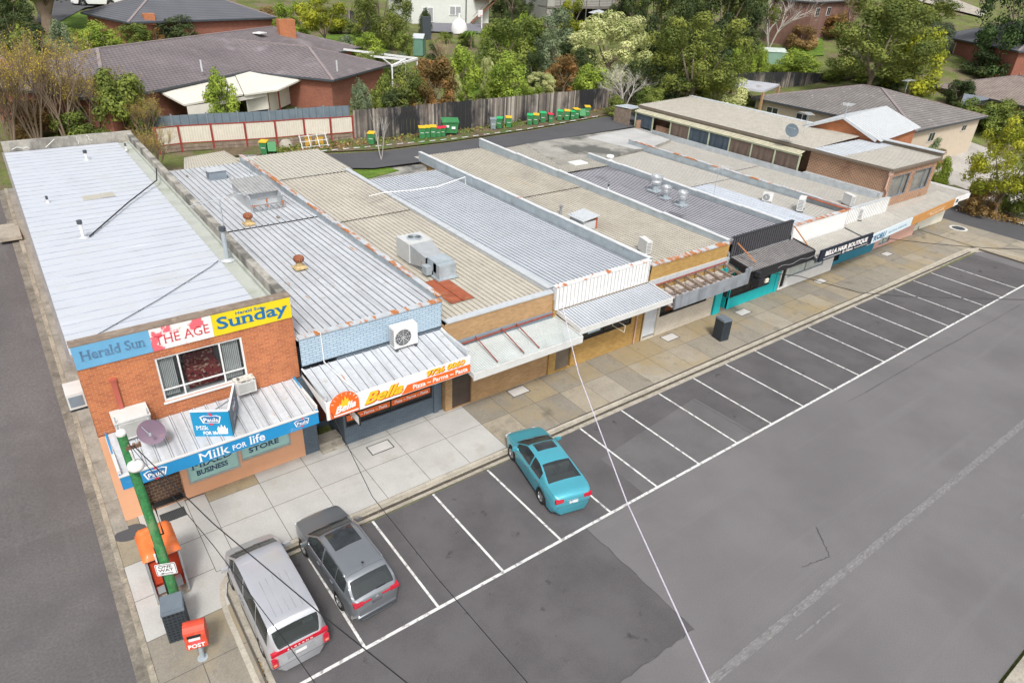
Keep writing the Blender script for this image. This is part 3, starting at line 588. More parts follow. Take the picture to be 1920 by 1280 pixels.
mb = MB(); mb.box(5.45, 6.5, YF-.1, YF+.4, .13, .3); mb.box(5.45, 6.5, YF+.2, YF+.9, .3, .47); mb.build('steps', concrete_old, ps)
mb = MB(); mb.box(5.5, 6.45, YF+1.8, YF+1.88, .47, 2.6); mb.build('door', mat('red_brown_door', (.13, .03, .02), .5), ps)
pw = window(ps, 6.65, 11.05, 1.05, 2.6, YF-.02, black, glass('pizza_glass', (.5, .6, .6), .45), (8.9,), (), .07, mat('pizza_room', (.10, .13, .13), .8))
og = mat('orange_vinyl', (.80, .14, .02), .5, var=.04); mb = MB(); mb.box(6.72, 8.86, YF+.035, YF+.043, 1.32, 1.62); mb.box(8.94, 10.98, YF+.035, YF+.043, 1.32, 1.62); mb.build('orange_band', og, pw)
for xx in (6.95, 9.1): text('Pizza ~ Parma ~ Pasta', wl, pw, (xx, YF+.033, 1.40), (1, 0, 0), (0, 0, 1), 1.75, .15, .01)
for xx in (9.0,): text('9726 0060', mat('orange_letters', (.80, .20, .03), .5, var=0), pw, (xx, YF+.033, 1.85), (1, 0, 0), (0, 0, 1), 1.7, .25, .03, .2)
mb = MB(); mb.box(6.6, 6.8, YF+.3, YF+.36, 1.1, 1.5); mb.build('green_box', mat('green', (.02, .40, .25), .5), ps)
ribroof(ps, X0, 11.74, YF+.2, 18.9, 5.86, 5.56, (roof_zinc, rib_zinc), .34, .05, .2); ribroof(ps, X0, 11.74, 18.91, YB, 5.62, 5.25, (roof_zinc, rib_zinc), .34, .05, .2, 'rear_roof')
for q_ in range(9):
    mb = MB(); xx_, yy_ = (6.2+1.1*(q_*7 % 5)), 8+2.9*q_; zz_ = 5.90-.3*(yy_-5)/14+(.06 if yy_ > 19 else 0); mb.box(xx_, xx_+.5, yy_, yy_+.09, zz_-.03, zz_+.02) if q_ % 3 == 0 else mb.box(xx_, xx_+.12, yy_, yy_+.35, zz_-.03, zz_+.015); mb.build('roof_debris', steel_rust if q_ % 2 else wood, ps) if q_ in (4, 6, 8) else None
mb = MB(); mb.box(X0, X1+.05, YF-.04, YF+.28, 6.02, 6.07); mb.build('capping', cap_rust, ps)
parapet(ps, 11.72, YF+.3, YB, 6.12, 5.75, .75, 5, .22, 5, .10, cap_rust)
P_ = [at(345, 296, 5), at(345, 330, 5), at(458, 305, 5), at(420, 283, 5)]
mb = MB(); mb.ribs(P_[1], P_[2], P_[3], P_[0], .25, .04, .3); mb.build('rear_skillion', [mat('cream_steel', (.50, .47, .40), .6, .1, var=.06), rib_tan], ps)
p = at(405, 330, 5.5); mb = MB(); mb.box(p.x-.55, p.x+.6, p.y-.5, p.y+.3, 5.25, 5.95, 0); mb.box(p.x-.62, p.x+.67, p.y-.57, p.y+.37, 5.95, 6.0, 1); mb.build('roof_hatch', [grey, galv_l], ps)
sgm = mat('white_sign_board', (.80, .79, .78), .4, var=.03)
fa = awning(ps, 5.05, 11.55, YF-.04, 2.45, 4.62, 4.3, (roof_zinc, rib_zinc), .38, .07, .70, sgm, True, white_dirty, .035, .10)
for (a, b, c, d) in ((5.0, 5.12, 2.5, YF-.05), (11.48, 11.60, 2.5, YF-.05)):
    mb = MB(); mb.box(a, b, c, d, 4.45, 4.66); mb.build('awning_edge', galv_l, ps)
mb = MB(); mb.face([(8.2, 2.376, 3.62), (11.6, 2.376, 3.62), (11.6, 2.376, 4.02), (8.5, 2.376, 4.02)]); mb.build('orange_stripe', og, fa)
text('Pizza ~ Parma ~ Pasta', wl, fa, (8.75, 2.372, 3.72), (1, 0, 0), (0, 0, 1), 2.7, .2, .015)
ylw, rd = mat('yellow_letters', (.80, .52, .03), .5, var=0), mat('sign_red', (.62, .05, .02), .5, var=0)
scriptx = lambda s_, x, z, w_, h_, sh: (text(s_, rd, fa, (x+.03, 2.374, z-.03), (1, 0, 0), (0, 0, 1), w_, h_, .06, sh, depth=.006), text(s_, ylw, fa, (x, 2.364, z), (1, 0, 0), (0, 0, 1), w_, h_, .03, sh, depth=.008))
scriptx('Bella', 6.55, 3.78, 1.75, .46, .45); scriptx('9726 0060', 9.4, 4.12, 1.9, .24, .2)
mb = MB(); R_ = .60; cx_, cz_ = 5.72, 3.68; pts = [(cx_-R_, 2.36, cz_-.02)]+[(cx_-R_*math.cos(a), 2.36, cz_+.45+R_*.95*math.sin(a)) for a in [k*math.pi/14 for k in range(15)]]+[(cx_+R_, 2.36, cz_-.02)]
mb.face(pts[::-1]); mb.face([(q[0], q[1]-.05, q[2]) for q in pts]); 
for k in range(len(pts)-1): a, b = Vector(pts[k]), Vector(pts[k+1]); dv = Vector((0, -.05, 0)); mb.face([a, b, b+dv, a+dv])
oven = mb.build('oven_sign', og, fa)
mb = MB(); fl = [(-.28, 0), (-.26, .22), (-.18, .12), (-.12, .38), (-.02, .25), (.04, .50), (.12, .3), (.2, .36), (.22, .18), (.3, .22), (.28, 0)]
for a, b in zip(fl, fl[1:]): mb.face([(cx_+a[0]*.8, 2.302, cz_+.38), (cx_+b[0]*.8, 2.302, cz_+.38), (cx_+b[0]*.8, 2.302, cz_+.38+b[1]), (cx_+a[0]*.8, 2.302, cz_+.38+a[1])])
mb.build('flame', ylw, fa); text('Bella', wl, fa, (cx_-.42, 2.296, cz_+.16), (1, 0, .12), (0, 0, 1), .88, .28, .03, .35)
mb = MB()
for k in range(1, 9): a = k*math.pi/9; mb.beam((cx_-R_*.8*math.cos(a), 2.304, cz_+.45+R_*.76*math.sin(a)), (cx_-R_*.97*math.cos(a), 2.304, cz_+.45+R_*.92*math.sin(a)), .02, .012)
mb.box(cx_-.5, cx_+.55, 2.30, 2.306, cz_+.03, cz_+.09); mb.build('brick_lines', wl, fa)
hs_ = thing('hanging_sign', 'small black-framed pizza sign hanging at right angles beneath the orange oven sign', 'sign', (6.3, 2.9, 3.0))
mb = MB(); mb.box(6.28, 6.34, 2.35, 4.0, 2.85, 3.3); mb.build('frame', black, hs_); mb = MB(); mb.box(6.27, 6.279, 2.40, 3.95, 2.89, 3.26); b_ = mb.build('sign_face', sgm, hs_); mb = MB(); mb.box(6.3, 6.32, 2.6, 2.63, 3.3, 3.6); mb.box(6.3, 6.32, 3.7, 3.73, 3.3, 3.6); mb.build('hanger', black, hs_)
text('OPEN', mat('og2', (.78, .3, .05), .5, var=0), b_, (6.266, 3.8, 2.98), (0, -1, 0), (0, 0, 1), .8, .2, .03)
# ---- 3. tan shop -----------------------------------------------------------------
ts = thing('tan_roofed_shop', 'tan brick shop with brown roller door, white flat awning and rust-patched tan roof', 'shop', (11.75, 4.5, 0))
X0, X1, YF, YB = 11.62, 17.95, 4.5, 35.2
wallY(mb := MB(), X0, X1, 0, 4.98, YF, .22, [(12.0, 13.12, .14, 2.4), (13.3, 17.85, 1.42, 2.1)])
mb.face([(X0, YB, 0), (X0, YF, 0), (X0, YF, 4.9), (X0, YB, 4.9)]); mb.face([(X1, YF, 0), (X1, YB, 0), (X1, YB, 4.9), (X1, YF, 4.9)]); mb.face([(X1, YB, 0), (X0, YB, 0), (X0, YB, 4.9), (X1, YB, 4.9)]); mb.build('wall', brick_tan, ts)
mb = MB()
for k in range(26): mb.box(12.0, 13.12, YF+.10+.012*(k % 2), YF+.14, .14+k*.087, .14+(k+1)*.087)
mb.build('roller_door', mat('brown_shutter', (.075, .055, .045), .5), ts)
window(ts, 13.3, 17.85, 1.42, 2.1, YF, darkgrey, mat('blind_glass', (.10, .17, .17), .15, spec=.8, var=.3, vs=5), (15.4,), (), .06, None)
mb = MB(); mb.box(X0+.1, X1, YF-.05, YF+.3, 4.985, 5.07); mb.build('capping', galv_l, ts)
mb = MB(); mb.box(X0+.1, X1, YF-.06, YF-.003, 3.55, 3.95); mb.build('wall_flashing', grey, ts)
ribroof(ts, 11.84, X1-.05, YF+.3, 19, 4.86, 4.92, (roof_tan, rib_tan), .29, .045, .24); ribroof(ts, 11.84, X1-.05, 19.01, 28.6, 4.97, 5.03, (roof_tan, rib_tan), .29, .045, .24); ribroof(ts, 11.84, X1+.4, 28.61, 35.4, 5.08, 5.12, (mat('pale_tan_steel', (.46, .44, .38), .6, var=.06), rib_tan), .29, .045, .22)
parapet(ts, 18.0, YF+.3, 29, 5.12, 5.12, .3, 5, .3, 3, .0, galv_l, galv_l)
p0, p1 = at(832, 548, 4.93), at(905, 575, 4.93); mb = MB(); mb.face([(13.0, 6.2, 4.925), (14.35, 6.2, 4.925), (14.35, 9.0, 4.93), (13.0, 9.0, 4.93)]); mb.box(13.66, 13.70, 6.2, 9.0, 4.93, 4.97); mb.build('rusty_sheet', mat('rust_sheet', (.30, .085, .04), .75, var=.25, vs=2, stains=(((.45, .22, .12), 1.5, .55, .8),)), ts)
fa = awning(ts, 11.75, 18.1, YF-.1, 2.3, 3.62, 3.45, (mat('pale_green_white', (.50, .535, .525), .6, .05, var=.10, vs=.8, stains=(((.38, .39, .37), 1.2, .55, .8),)), mat('pale_rib', (.42, .46, .45), .5)), .12, .06, .30, white_dirty, True, white_dirty, .02, .06)
mb = MB()
mb.tube([(11.8, YF-.1, 3.75), (18.0, YF-.1, 3.85)], .045, 6); 
for xx in (13.2, 14.7, 15.6): mb.tube([(xx, YF-.12, 3.95), (xx-.05, 2.45, 3.56)], .03, 6)
mb.build('stay_rods', mat('red_oxide', (.24, .06, .04), .7, var=.2, vs=5), ts)
# ---- 4. vacant shop ---------------------------------------------------------------
vs_ = thing('vacant_shop', 'ochre brick vacant shop with white ribbed fascia, grey ribbed awning and blue-grey roof', 'shop', (18, 4.4, 0))
X0, X1, YF, YB = 17.96, 24.9, 4.4, 27.3
wallY(mb := MB(), X0, X1, 0, 4.0, YF, .22, [(18.42, 19.5, .2, 2.1), (19.62, 24.0, 1.55, 2.35)])
mb.face([(X0, YB, 0), (X0, YF, 0), (X0, YF, 4.6), (X0, YB, 4.6)]); mb.face([(X1, YF, 0), (X1, YB, 0), (X1, YB, 4.7), (X1, YF, 4.7)]); mb.face([(X1, YB, 0), (X0, YB, 0), (X0, YB, 4.6), (X1, YB, 4.6)]); mb.build('wall', brick_ochre, vs_)
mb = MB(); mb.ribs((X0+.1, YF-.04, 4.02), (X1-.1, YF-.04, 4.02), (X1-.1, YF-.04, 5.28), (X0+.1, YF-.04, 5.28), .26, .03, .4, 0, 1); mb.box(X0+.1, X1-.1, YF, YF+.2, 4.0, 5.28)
mb.build('ribbed_fascia', [white, mat('white_rib_shade', (.40, .40, .39), .6)], vs_)  # grey sides of the white ribs: their shade painted in
mb = MB(); mb.box(X0+.05, X1-.05, YF-.07, YF+.24, 5.285, 5.33); mb.build('capping', mat('spotted_rust_cap', (.70, .70, .68), .6, stains=(((.45, .15, .05), 2.3, .55, .6),)), vs_)
mb = MB(); mb.box(18.5, 19.42, YF+.1, YF+.14, .2, 2.05); mb.build('door', mat('grey_brown_door', (.16, .13, .10), .6, stains=(((.26, .2, .12), 5, .6, .7),)), vs_)
window(vs_, 19.62, 24.0, 1.55, 2.35, YF, black, glass('vacant_glass', (.3, .32, .33), .55), (21.9,), (), .07)
mb = MB(); mb.tube([(24.35, YF-.08, .2), (24.35, YF-.08, 3.2)], .045, 8); mb.build('downpipe', mat('pink_pipe', (.55, .36, .3), .6), vs_)
mb = MB(); mb.box(20.6, 21.5, YF-.04, YF+.02, 1.9, 2.25); mb.build('notice', mat('notice_blue', (.45, .60, .65), .5), vs_)
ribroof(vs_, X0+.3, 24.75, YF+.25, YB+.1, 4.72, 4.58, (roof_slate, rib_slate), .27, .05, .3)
parapet(vs_, 24.95, YF+.1, 30.2, 5.36, 5.3, .75, 5, .22, 3, .05, mat('plain_cap', (.60, .62, .63), .5, stains=(((.42, .16, .06), .5, .66, .7),)))
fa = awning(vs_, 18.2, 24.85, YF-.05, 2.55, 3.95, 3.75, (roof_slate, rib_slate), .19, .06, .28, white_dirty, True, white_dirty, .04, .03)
sf = thing('sign_frame', 'empty rectangular sign frame sticking out below the grey ribbed awning', 'sign frame', (21.6, 3.4, 2.6))
mb = MB()
for a, b in (((21.6, 2.7, 2.5), (21.6, 3.6, 2.5)), ((21.6, 2.7, 2.9), (21.6, 3.6, 2.9)), ((21.6, 2.7, 2.5), (21.6, 2.7, 2.9)), ((21.6, 3.6, 2.5), (21.6, 3.6, 3.7))): mb.tube([a, b], .02, 6)
mb.build('frame', offwhite, sf)
# ---- 5. shop with stripped awning ---------------------------------------------------
ss = thing('stripped_awning_shop', 'cream and ochre brick shop whose awning is bare rafters behind a grey fascia', 'shop', (25, 4.3, 0))
X0, X1, YF, YB = 24.96, 31.85, 4.35, 31.4
wallY(mb := MB(), X0, X1, 3.3, 4.9, YF, .22); mb.face([(X0, YB, 0), (X0, YF, 0), (X0, YF, 4.5), (X0, YB, 4.5)]); mb.face([(X1, YF, 0), (X1, YB, 0), (X1, YB, 4.5), (X1, YF, 4.5)]); mb.face([(X1, YB, 0), (X0, YB, 0), (X0, YB, 4.5), (X1, YB, 4.5)]); mb.build('wall', brick_ochre, ss)
wallY(mb := MB(), X0, X1-.5, 0, 3.29, YF-.02, .3, [(25.05, 26.15, .14, 2.5), (26.3, 30.6, 1.35, 2.4)]); mb.build('cream_wall', brick_cream, ss)
mb = MB(); mb.box(25.05, 26.15, YF+.08, YF+.12, .3, 2.5); mb.build('door', mat('pale_blue_door', (.58, .62, .66), .5), ss)
dsp = mat('shop_display', (.08, .09, .09), .8, var=.2, stains=(((.50, .14, .03), .8, .52, .56), ((.40, .03, .02), 1.1, .57, .6), ((.35, .5, .48), 1.4, .6, .64)))
window(ss, 26.3, 30.6, 1.35, 2.4, YF-.02, black, glass('display_glass', (.8, .85, .85), .2), (28.6,), (), .06, dsp, depth=.35)
mb = MB(); mb.box(X0, X1, YF-.05, YF+.3, 4.905, 4.99); mb.build('capping', cap_rust, ss); mb = MB(); mb.box(X0, X1, YF-.08, YF-.003, 3.62, 4.05); mb.build('wall_flashing', galv_l, ss)
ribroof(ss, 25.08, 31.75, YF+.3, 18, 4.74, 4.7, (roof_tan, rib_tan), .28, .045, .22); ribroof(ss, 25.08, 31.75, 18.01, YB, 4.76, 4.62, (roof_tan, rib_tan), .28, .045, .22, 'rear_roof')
parapet(ss, 31.85, YF+.1, 31.6, 5.12, 5.35, .7, 5, .22, 5, .08, mat('plain_cap', (.6, .62, .63)))
mb = MB()
for k in range(8): xx = 25.3+k*.9; mb.beam((xx, YF-.1, 3.62), (xx, 2.6, 3.42), .09, .16)
mb.beam((25.1, 3.5, 3.4), (31.6, 3.5, 3.4), .06, .08); mb.build('rafters', wood, ss)
mb = MB(); mb.box(25.05, 31.65, 2.6, YF-.1, 3.10, 3.14); mb.build('ceiling_panels', mat('pinkish_panels', (.48, .43, .42), .8, brick=((.48, .43, .42), (.42, .37, .36), (.12, .1, .09), 1.1, .9, .03)), ss)
mb = MB(); mb.tube([(25.05, YF-.14, 3.72), (31.7, YF-.14, 3.8)], .05, 6); mb.build('red_rail', mat('red_oxide', (.24, .06, .04)), ss)
mb = MB(); mb.box(25.1, 31.75, 2.46, 2.55, 3.0, 3.80); mb.box(31.3, 31.9, 2.47, 2.56, 3.78, 4.05); mb.build('fascia', mat('weathered_grey_board', (.23, .25, .27), .8, var=.18, vs=1.2, stains=(((.15, .16, .17), 1, .5, .7, (3, 1, .5)),)), ss)
# ---- 6. teal-fronted shop -----------------------------------------------------------
te = thing('teal_fronted_shop', 'shop with bright teal front, black corrugated fascia and dark-stained roof', 'shop', (32, 4.3, 0))
X0, X1, YF, YB = 31.9, 38.35, 4.3, 31.0
teal = mat('teal_paint', (.01, .46, .48), .5, var=.04)
mb = MB(); mb.face([(X0, YB, 0), (X0, YF, 0), (X0, YF, 4.4), (X0, YB, 4.4)]); mb.face([(X1, YF, 0), (X1, YB, 0), (X1, YB, 4.4), (X1, YF, 4.4)]); mb.face([(X1, YB, 0), (X0, YB, 0), (X0, YB, 4.4), (X1, YB, 4.4)]); mb.box(X0, X1, YF+.02, YF+.2, 2.9, 4.2); mb.build('wall', galv_l, te)
mb = MB(); mb.box(31.45, 32.1, YF-.05, YF+.2, 0, 3.3); wallY(mb, 32.9, X1, 0, 3.3, YF, .2, [(32.98, 37.3, .9, 2.9)]); mb.box(32.9, 33.0, YF+.2, YF+1.6, 0, .9); mb.box(38.0, X1, YF-.05, YF-.002, 0, 3.3); mb.build('teal_front', teal, te)
mb = MB(); mb.box(32.1, 32.9, YF+1.5, YF+1.55, .1, 2.9); mb.build('door', mat('dark_door', (.04, .05, .055), .3), te)
tw = window(te, 32.98, 37.3, .9, 2.9, YF, black, glass('salon_glass', (.4, .45, .45), .5), (35.3,), (), .09)
text('HAIR', mat('mint_letters', (.35, .6, .55), .5, var=0), tw, (33.7, YF+.06, 2.0), (1, 0, 0), (0, 0, 1), .8, .25, .02)
mb = MB(); mb.ribs((32.0, YF-.02, 4.0), (38.3, YF-.02, 4.0), (38.3, YF-.02, 5.25), (32.0, YF-.02, 5.25), .24, .05, .45, 0, 1); mb.build('corrugated_fascia', [mat('black_corrugated', (.025, .025, .028), .45), mat('black_edge', (.09, .09, .10), .4)], te)
mb = MB(); mb.box(31.98, 38.35, YF-.06, YF+.16, 5.25, 5.29); mb.build('capping', black, te)
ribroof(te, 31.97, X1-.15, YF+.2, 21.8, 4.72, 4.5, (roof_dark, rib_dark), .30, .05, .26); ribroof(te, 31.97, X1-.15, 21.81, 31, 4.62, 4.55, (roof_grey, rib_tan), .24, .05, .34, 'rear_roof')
p = at(1080, 307, 4.65); mb = MB(); mb.box(p.x-.5, p.x+.9, p.y-.5, p.y+.5, 4.66, 4.75); mb.build('skylight', white, te)
parapet(te, 38.45, YF+.1, 24.5, 5.0, 4.95, .65, 5, .22, 5, .08, mat('plain_cap', (.6, .62, .63)))
p = at(1210, 347, 4.6); vent_pipe(te, p.x-4, p.y, 4.5, .7, .05)
fa = awning(te, 32.0, 38.6, YF-.1, 2.5, 3.95, 3.72, (mat('grimy_ribbed_steel', (.28, .265, .25), .6, .1, var=.15), rib_dark), .22, .07, .62, black, True, white_dirty, .045, .03)
mb = MB(); mb.beam((32.4, YF-.1, 4.9), (32.9, 3.0, 3.95), .06, .06); mb.build('stay_rod', mat('orange_rust', (.45, .2, .08), .8), te); mb = MB(); mb.beam((38.4, YF-.1, 4.9), (38.5, 3.0, 3.95), .06, .06); mb.build('stay_rod', mat('orange_rust', (.45, .2, .08), .8), te)
mb = MB()
for k in range(14): a = k*.45; mb.tube([(34.6+k*.28, 2.425, 3.42+.07*math.sin(a*2)), (34.6+(k+1)*.28, 2.425, 3.42+.07*math.sin((a+.45)*2))], .014, 4)
mb.build('scroll_ornament', mat('dim_silver', (.3, .3, .32), .5), fa)
lb = thing('light_box', 'black floodlight and meter box bolted where the grey and black fascias meet', 'light box', (32.3, 2.3, 3.2))
mb = MB(); mb.box(31.95, 32.7, 1.9, 2.4, 2.9, 3.35); mb.box(32.0, 32.35, 2.0, 2.35, 3.5, 3.8); mb.build('housing', black, lb); mb = MB(); mb.box(32.55, 32.85, 1.82, 1.9, 3.1, 3.35); mb.build('lamp', offwhite, lb)
# ---- 7. hair boutique ------------------------------------------------------------------
hb = thing('hair_boutique', 'white and blue fronted hair boutique with navy name board and silver and tan roof', 'shop', (38.5, 4.3, 0))
X0, X1, YF, YB = 38.55, 45.3, 4.3, 25.6
wallY(mb := MB(), X0, X1, 0, 3.2, YF, .2, [(38.65, 39.3, .16, 2.4), (39.4, 43.9, .9, 2.3)]); mb.box(X0, X1, YF-.02, YF+.2, 3.2, 4.80); mb.build('white_front', white, hb)
mb = MB(); mb.face([(X0, YB, 0), (X0, YF, 0), (X0, YF, 4.2), (X0, YB, 4.2)]); mb.face([(X1, YF, 0), (X1, YB, 0), (X1, YB, 4.2), (X1, YF, 4.2)]); mb.face([(X1, YB, 0), (X0, YB, 0), (X0, YB, 4.2), (X1, YB, 4.2)]); mb.build('wall', brick_cream, hb)
window(hb, 38.65, 39.3, .16, 2.4, YF, white_dirty, glass('door_glass', (.4, .4, .36), .4), (), (), .1, name='door')
window(hb, 39.4, 43.9, .9, 2.3, YF, grey, mat('pale_blind', (.50, .56, .54), .2, spec=.6, var=.15, vs=3), (41.6,), (), .06, None)
mb = MB(); mb.box(X0-.02, X1+.02, YF-.06, YF+.24, 4.80, 4.85); mb.build('capping', cap_rust, hb)
ribroof(hb, X0+.1, 42.4, YF+.24, 14.5, 4.5, 4.42, (mat('silver_steel', (.58, .62, .67), .45, .25, var=.08, stains=(((.42, .45, .5), .8, .55, .8, (3, .3, 1)),)), mat('silver_rib', (.38, .41, .46), .5)), .5, .03, .16)
ribroof(hb, 42.41, X1-.1, YF+.24, 14.5, 4.5, 4.42, (roof_grey, rib_grey), .30, .035, .2, 'tan_roof'); ribroof(hb, X0+.1, X1-.1, 14.51, YB, 4.46, 4.38, (roof_grey, rib_grey), .30, .035, .2, 'rear_roof')
parapet(hb, 45.4, YF+.1, 26.5, 4.98, 5.0, .6, 5, .22, 4, .08, cap_rust)
mb = MB(); mb.box(45.05, 45.6, YF, 8, 4.86, 4.90); mb.build('rusted_flashing', mat('rust_sheet', (.3, .09, .04)), hb)
fa = awning(hb, 38.75, 45.3, YF-.1, 2.35, 3.45, 3.2, (roof_grey, rib_grey), .22, .08, .30, darkgrey, True, white_dirty, .035, .0)
navyb = mat('navy_board', (.012, .018, .032), .4, var=.05)
mb = MB(); mb.box(38.9, 45.5, 2.16, 2.26, 2.95, 3.78); bd_ = mb.build('name_board', navyb, hb)
text('BELLA HAIR BOUTIQUE', wl, bd_, (39.5, 2.155, 3.28), (1, 0, 0), (0, 0, 1), 5.3, .30, .03); text('by Gianna', wl, bd_, (41.7, 2.155, 3.04), (1, 0, 0), (0, 0, 1), 1.3, .16, .0, .4)
mb = MB(); mb.box(39.4, 41.5, 2.15, 2.158, 3.07, 3.10); mb.box(43.2, 45.0, 2.15, 2.158, 3.07, 3.10); mb.build('rule', wl, bd_)
# ---- 8. blue and pink fronts -------------------------------------------------------------
kf = thing('wellness_shop', 'blue and pink fronted shop under a pale name board with white ribbed fascia above', 'shop', (45.5, 4.6, 0))
X0, X1, YF, YB = 45.45, 59.2, 4.75, 27.0
mb = MB(); mb.face([(X0, YB, 0), (X0, YF, 0), (X0, YF, 4.2), (X0, YB, 4.2)]); mb.face([(52.4, YB, 0), (X0, YB, 0), (X0, YB, 4.2), (52.4, YB, 4.2)]); mb.build('wall', brick_cream, kf)
bluep = mat('mid_blue_paint', (.03, .22, .32), .6, var=.05); wallY(mb := MB(), X0-.25, 52.2, 0, 3.4, YF, .2, [(45.45, 47.0, .45, 2.2), (49.0, 51.8, 1.4, 2.2)]); mb.build('blue_front', bluep, kf)
pink = mat('pink_render', (.68, .42, .35), .8, var=.05); wallY(mb := MB(), 52.21, X1, 0, 3.4, YF+.15, .2, [(53.3, 55.0, .3, 2.2), (55.4, 58.8, 1.25, 2.2)]); mb.build('pink_front', pink, kf)
window(kf, 45.45, 47.0, .45, 2.2, YF, black, glass('bw', (.45, .42, .35), .35), (46.2,), (), .07); window(kf, 49.0, 51.8, 1.4, 2.2, YF, white_dirty, car_glass, (), (), .06, None)
window(kf, 53.3, 55.0, .3, 2.2, YF+.15, grey, mat('pale_blind', (.5, .56, .54)), (54.1,), (), .08, None); window(kf, 55.4, 58.8, 1.25, 2.2, YF+.15, grey, car_glass, (57.1,), (), .06, None)
mb = MB(); mb.ribs((X0+.1, YF-.04, 3.4), (52.2, YF-.04, 3.4), (52.2, YF-.04, 4.55), (X0+.1, YF-.04, 4.55), .26, .03, .4, 0, 1); mb.box(X0+.1, 52.2, YF, YF+.18, 3.3, 4.55); mb.build('ribbed_fascia', [white, MATS['white_rib_shade']], kf)
mb = MB(); mb.box(X0+.1, 52.2, YF-.07, YF+.2, 4.56, 4.60); mb.build('capping', galv_l, kf)
ribroof(kf, X0+.1, 52.1, YF+.22, 16, 4.42, 4.36, (roof_grey, rib_grey), .30, .035, .2); ribroof(kf, X0+.1, 52.1, 16.01, YB, 4.4, 4.34, (roof_grey, rib_grey), .30, .035, .2, 'rear_roof')
mb = MB(); mb.ribs((45.5, 2.5, 3.18), (52.3, 2.9, 3.18), (52.3, YF-.05, 3.42), (45.5, YF-.05, 3.42), .22, .03, .3); mb.ribs((52.3, 2.9, 3.18), (62.6, 3.6, 3.18), (62.6, 5.4, 3.42), (52.3, 5.4, 3.42), .22, .03, .3); mb.build('awning_roof', [roof_grey, rib_grey], kf)
mb = MB(); mb.face([(45.5, 2.5, 3.08), (45.5, YF, 3.2), (62.6, 5.4, 3.2), (62.6, 3.6, 3.08)]); mb.build('awning_soffit', white_dirty, kf)
pale = mat('pale_blue_board', (.62, .72, .76), .4, var=.06, vs=.8)
def board(x0, y0, x1, y1, z0, z1, m, nm, th=.08):
    d = Vector((x1-x0, y1-y0, 0)); n_ = Vector((d.y, -d.x, 0)).normalized(); c = Vector(((x0+x1)/2, (y0+y1)/2, (z0+z1)/2)); mb = MB(); mb.obox(c, d/2, n_*th/2, Vector((0, 0, (z1-z0)/2))); return mb.build(nm, m, kf), d.normalized(), n_
b1, d1, n1 = board(45.55, 2.44, 53.0, 2.93, 2.70, 3.38, pale, 'name_board'); o_ = Vector((45.7, 2.44, 2.85))+n1*.045
text('KORU', mat('koru_blue', (.04, .18, .34), .6, var=0), b1, o_+d1*.8, d1, (0, 0, 1), 1.9, .40, .01)
mb = MB(); mb.beam(o_+d1*.1+Vector((0, 0, -.05)), o_+d1*.45+Vector((0, 0, .45)), .04, .02); mb.beam(o_+d1*.25+Vector((0, 0, .1)), o_+d1*.1+Vector((0, 0, .4)), .04, .02); mb.build('leaf_mark', MATS['koru_blue'], b1)
text('NATURAL THERAPIES', mat('pale_letters', (.36, .50, .60), .6, var=0), b1, o_+d1*3.2+Vector((0, 0, .08)), d1, (0, 0, 1), 3.2, .16, 0)
b2, d2, n2 = board(53.05, 2.93, 61.6, 3.5, 2.68, 3.38, mat('orange_tan_board', (.50, .24, .07), .5, var=.05), 'orange_board'); o_ = Vector((53.05, 2.93, 2.85))+n2*.045
text('WELLNESS STUDIO', mat('cream_letters', (.70, .58, .42), .6, var=0), b2, o_+d2*3.4, d2, (0, 0, 1), 3.0, .15, 0)
mb = MB(); mb.tube([o_+d2*(2.9+k*.42)+Vector((0, 0, .22+.1*math.sin(k/9*math.pi))) for k in range(10)], .012, 4); mb.build('swoosh', MATS['cream_letters'], b2)
b3, d3, n3 = board(61.65, 3.5, 62.7, 3.6, 2.68, 3.40, white, 'end_board'); mb = MB(); q = Vector((61.9, 3.53, 2.95))+n3*.05; mb.face([q, q+d3*.6, q+d3*.55+Vector((0, 0, .25)), q+d3*.1+Vector((0, 0, .3))]); mb.build('end_mark', navyb, b3)
mb = MB(); mb.tube([(52.28, YF+.05, 0), (52.28, YF+.05, 2.8)], .05, 8); mb.build('downpipe', mat('pink_pipe', (.55, .36, .3)), kf)
# ---- 9. two-storey brown brick building ----------------------------------------------------
bb = thing('brick_flats', 'brown brick two-storey building with long tan roof, torn gallery blinds and two upper front windows', 'building', (52.3, 5.4, 0))
YF = 5.35
wallY(mb := MB(), 52.35, 60.3, 3.2, 6.55, YF, .22, [(53.0, 56.0, 4.15, 5.9), (56.7, 59.7, 4.15, 5.9)])
mb.face([(52.35, 12.2, 3.2), (52.35, YF, 3.2), (52.35, YF, 6.55), (52.35, 12.2, 6.55)]); mb.face([(60.3, YF, 0), (60.3, 31, 0), (60.3, 31, 6.5), (60.3, YF, 6.5)]); mb.face([(53.6, 31, 3), (53.6, 12.2, 3), (53.6, 12.2, 6.4), (53.6, 31, 6.4)]); mb.face([(52.35, 12.2, 4), (52.35, 12.2, 6.5), (53.6, 12.2, 6.5), (53.6, 12.2, 4)]); mb.face([(60.3, 31, 2), (53.6, 31, 2), (53.6, 31, 6.4), (60.3, 31, 6.4)])
mb.box(51.9, 53.4, 29.0, 29.2, 3.5, 5.2); mb.box(51.9, 52.1, 25.5, 29.0, 3.5, 5.2); mb.box(51.0, 53.4, 31.0, 31.2, 3.5, 5.4); mb.build('wall', brick_brown, bb)
for a, b in ((53.0, 56.0), (56.7, 59.7)): window(bb, a, b, 4.15, 5.9, YF, grey, glass('flat_glass', (.8, .8, .78), .35), ((a+b)/2+.5,), (), .07, mat('flat_curtain', (.68, .67, .64), .9, var=.3, vs=1), depth=.2)
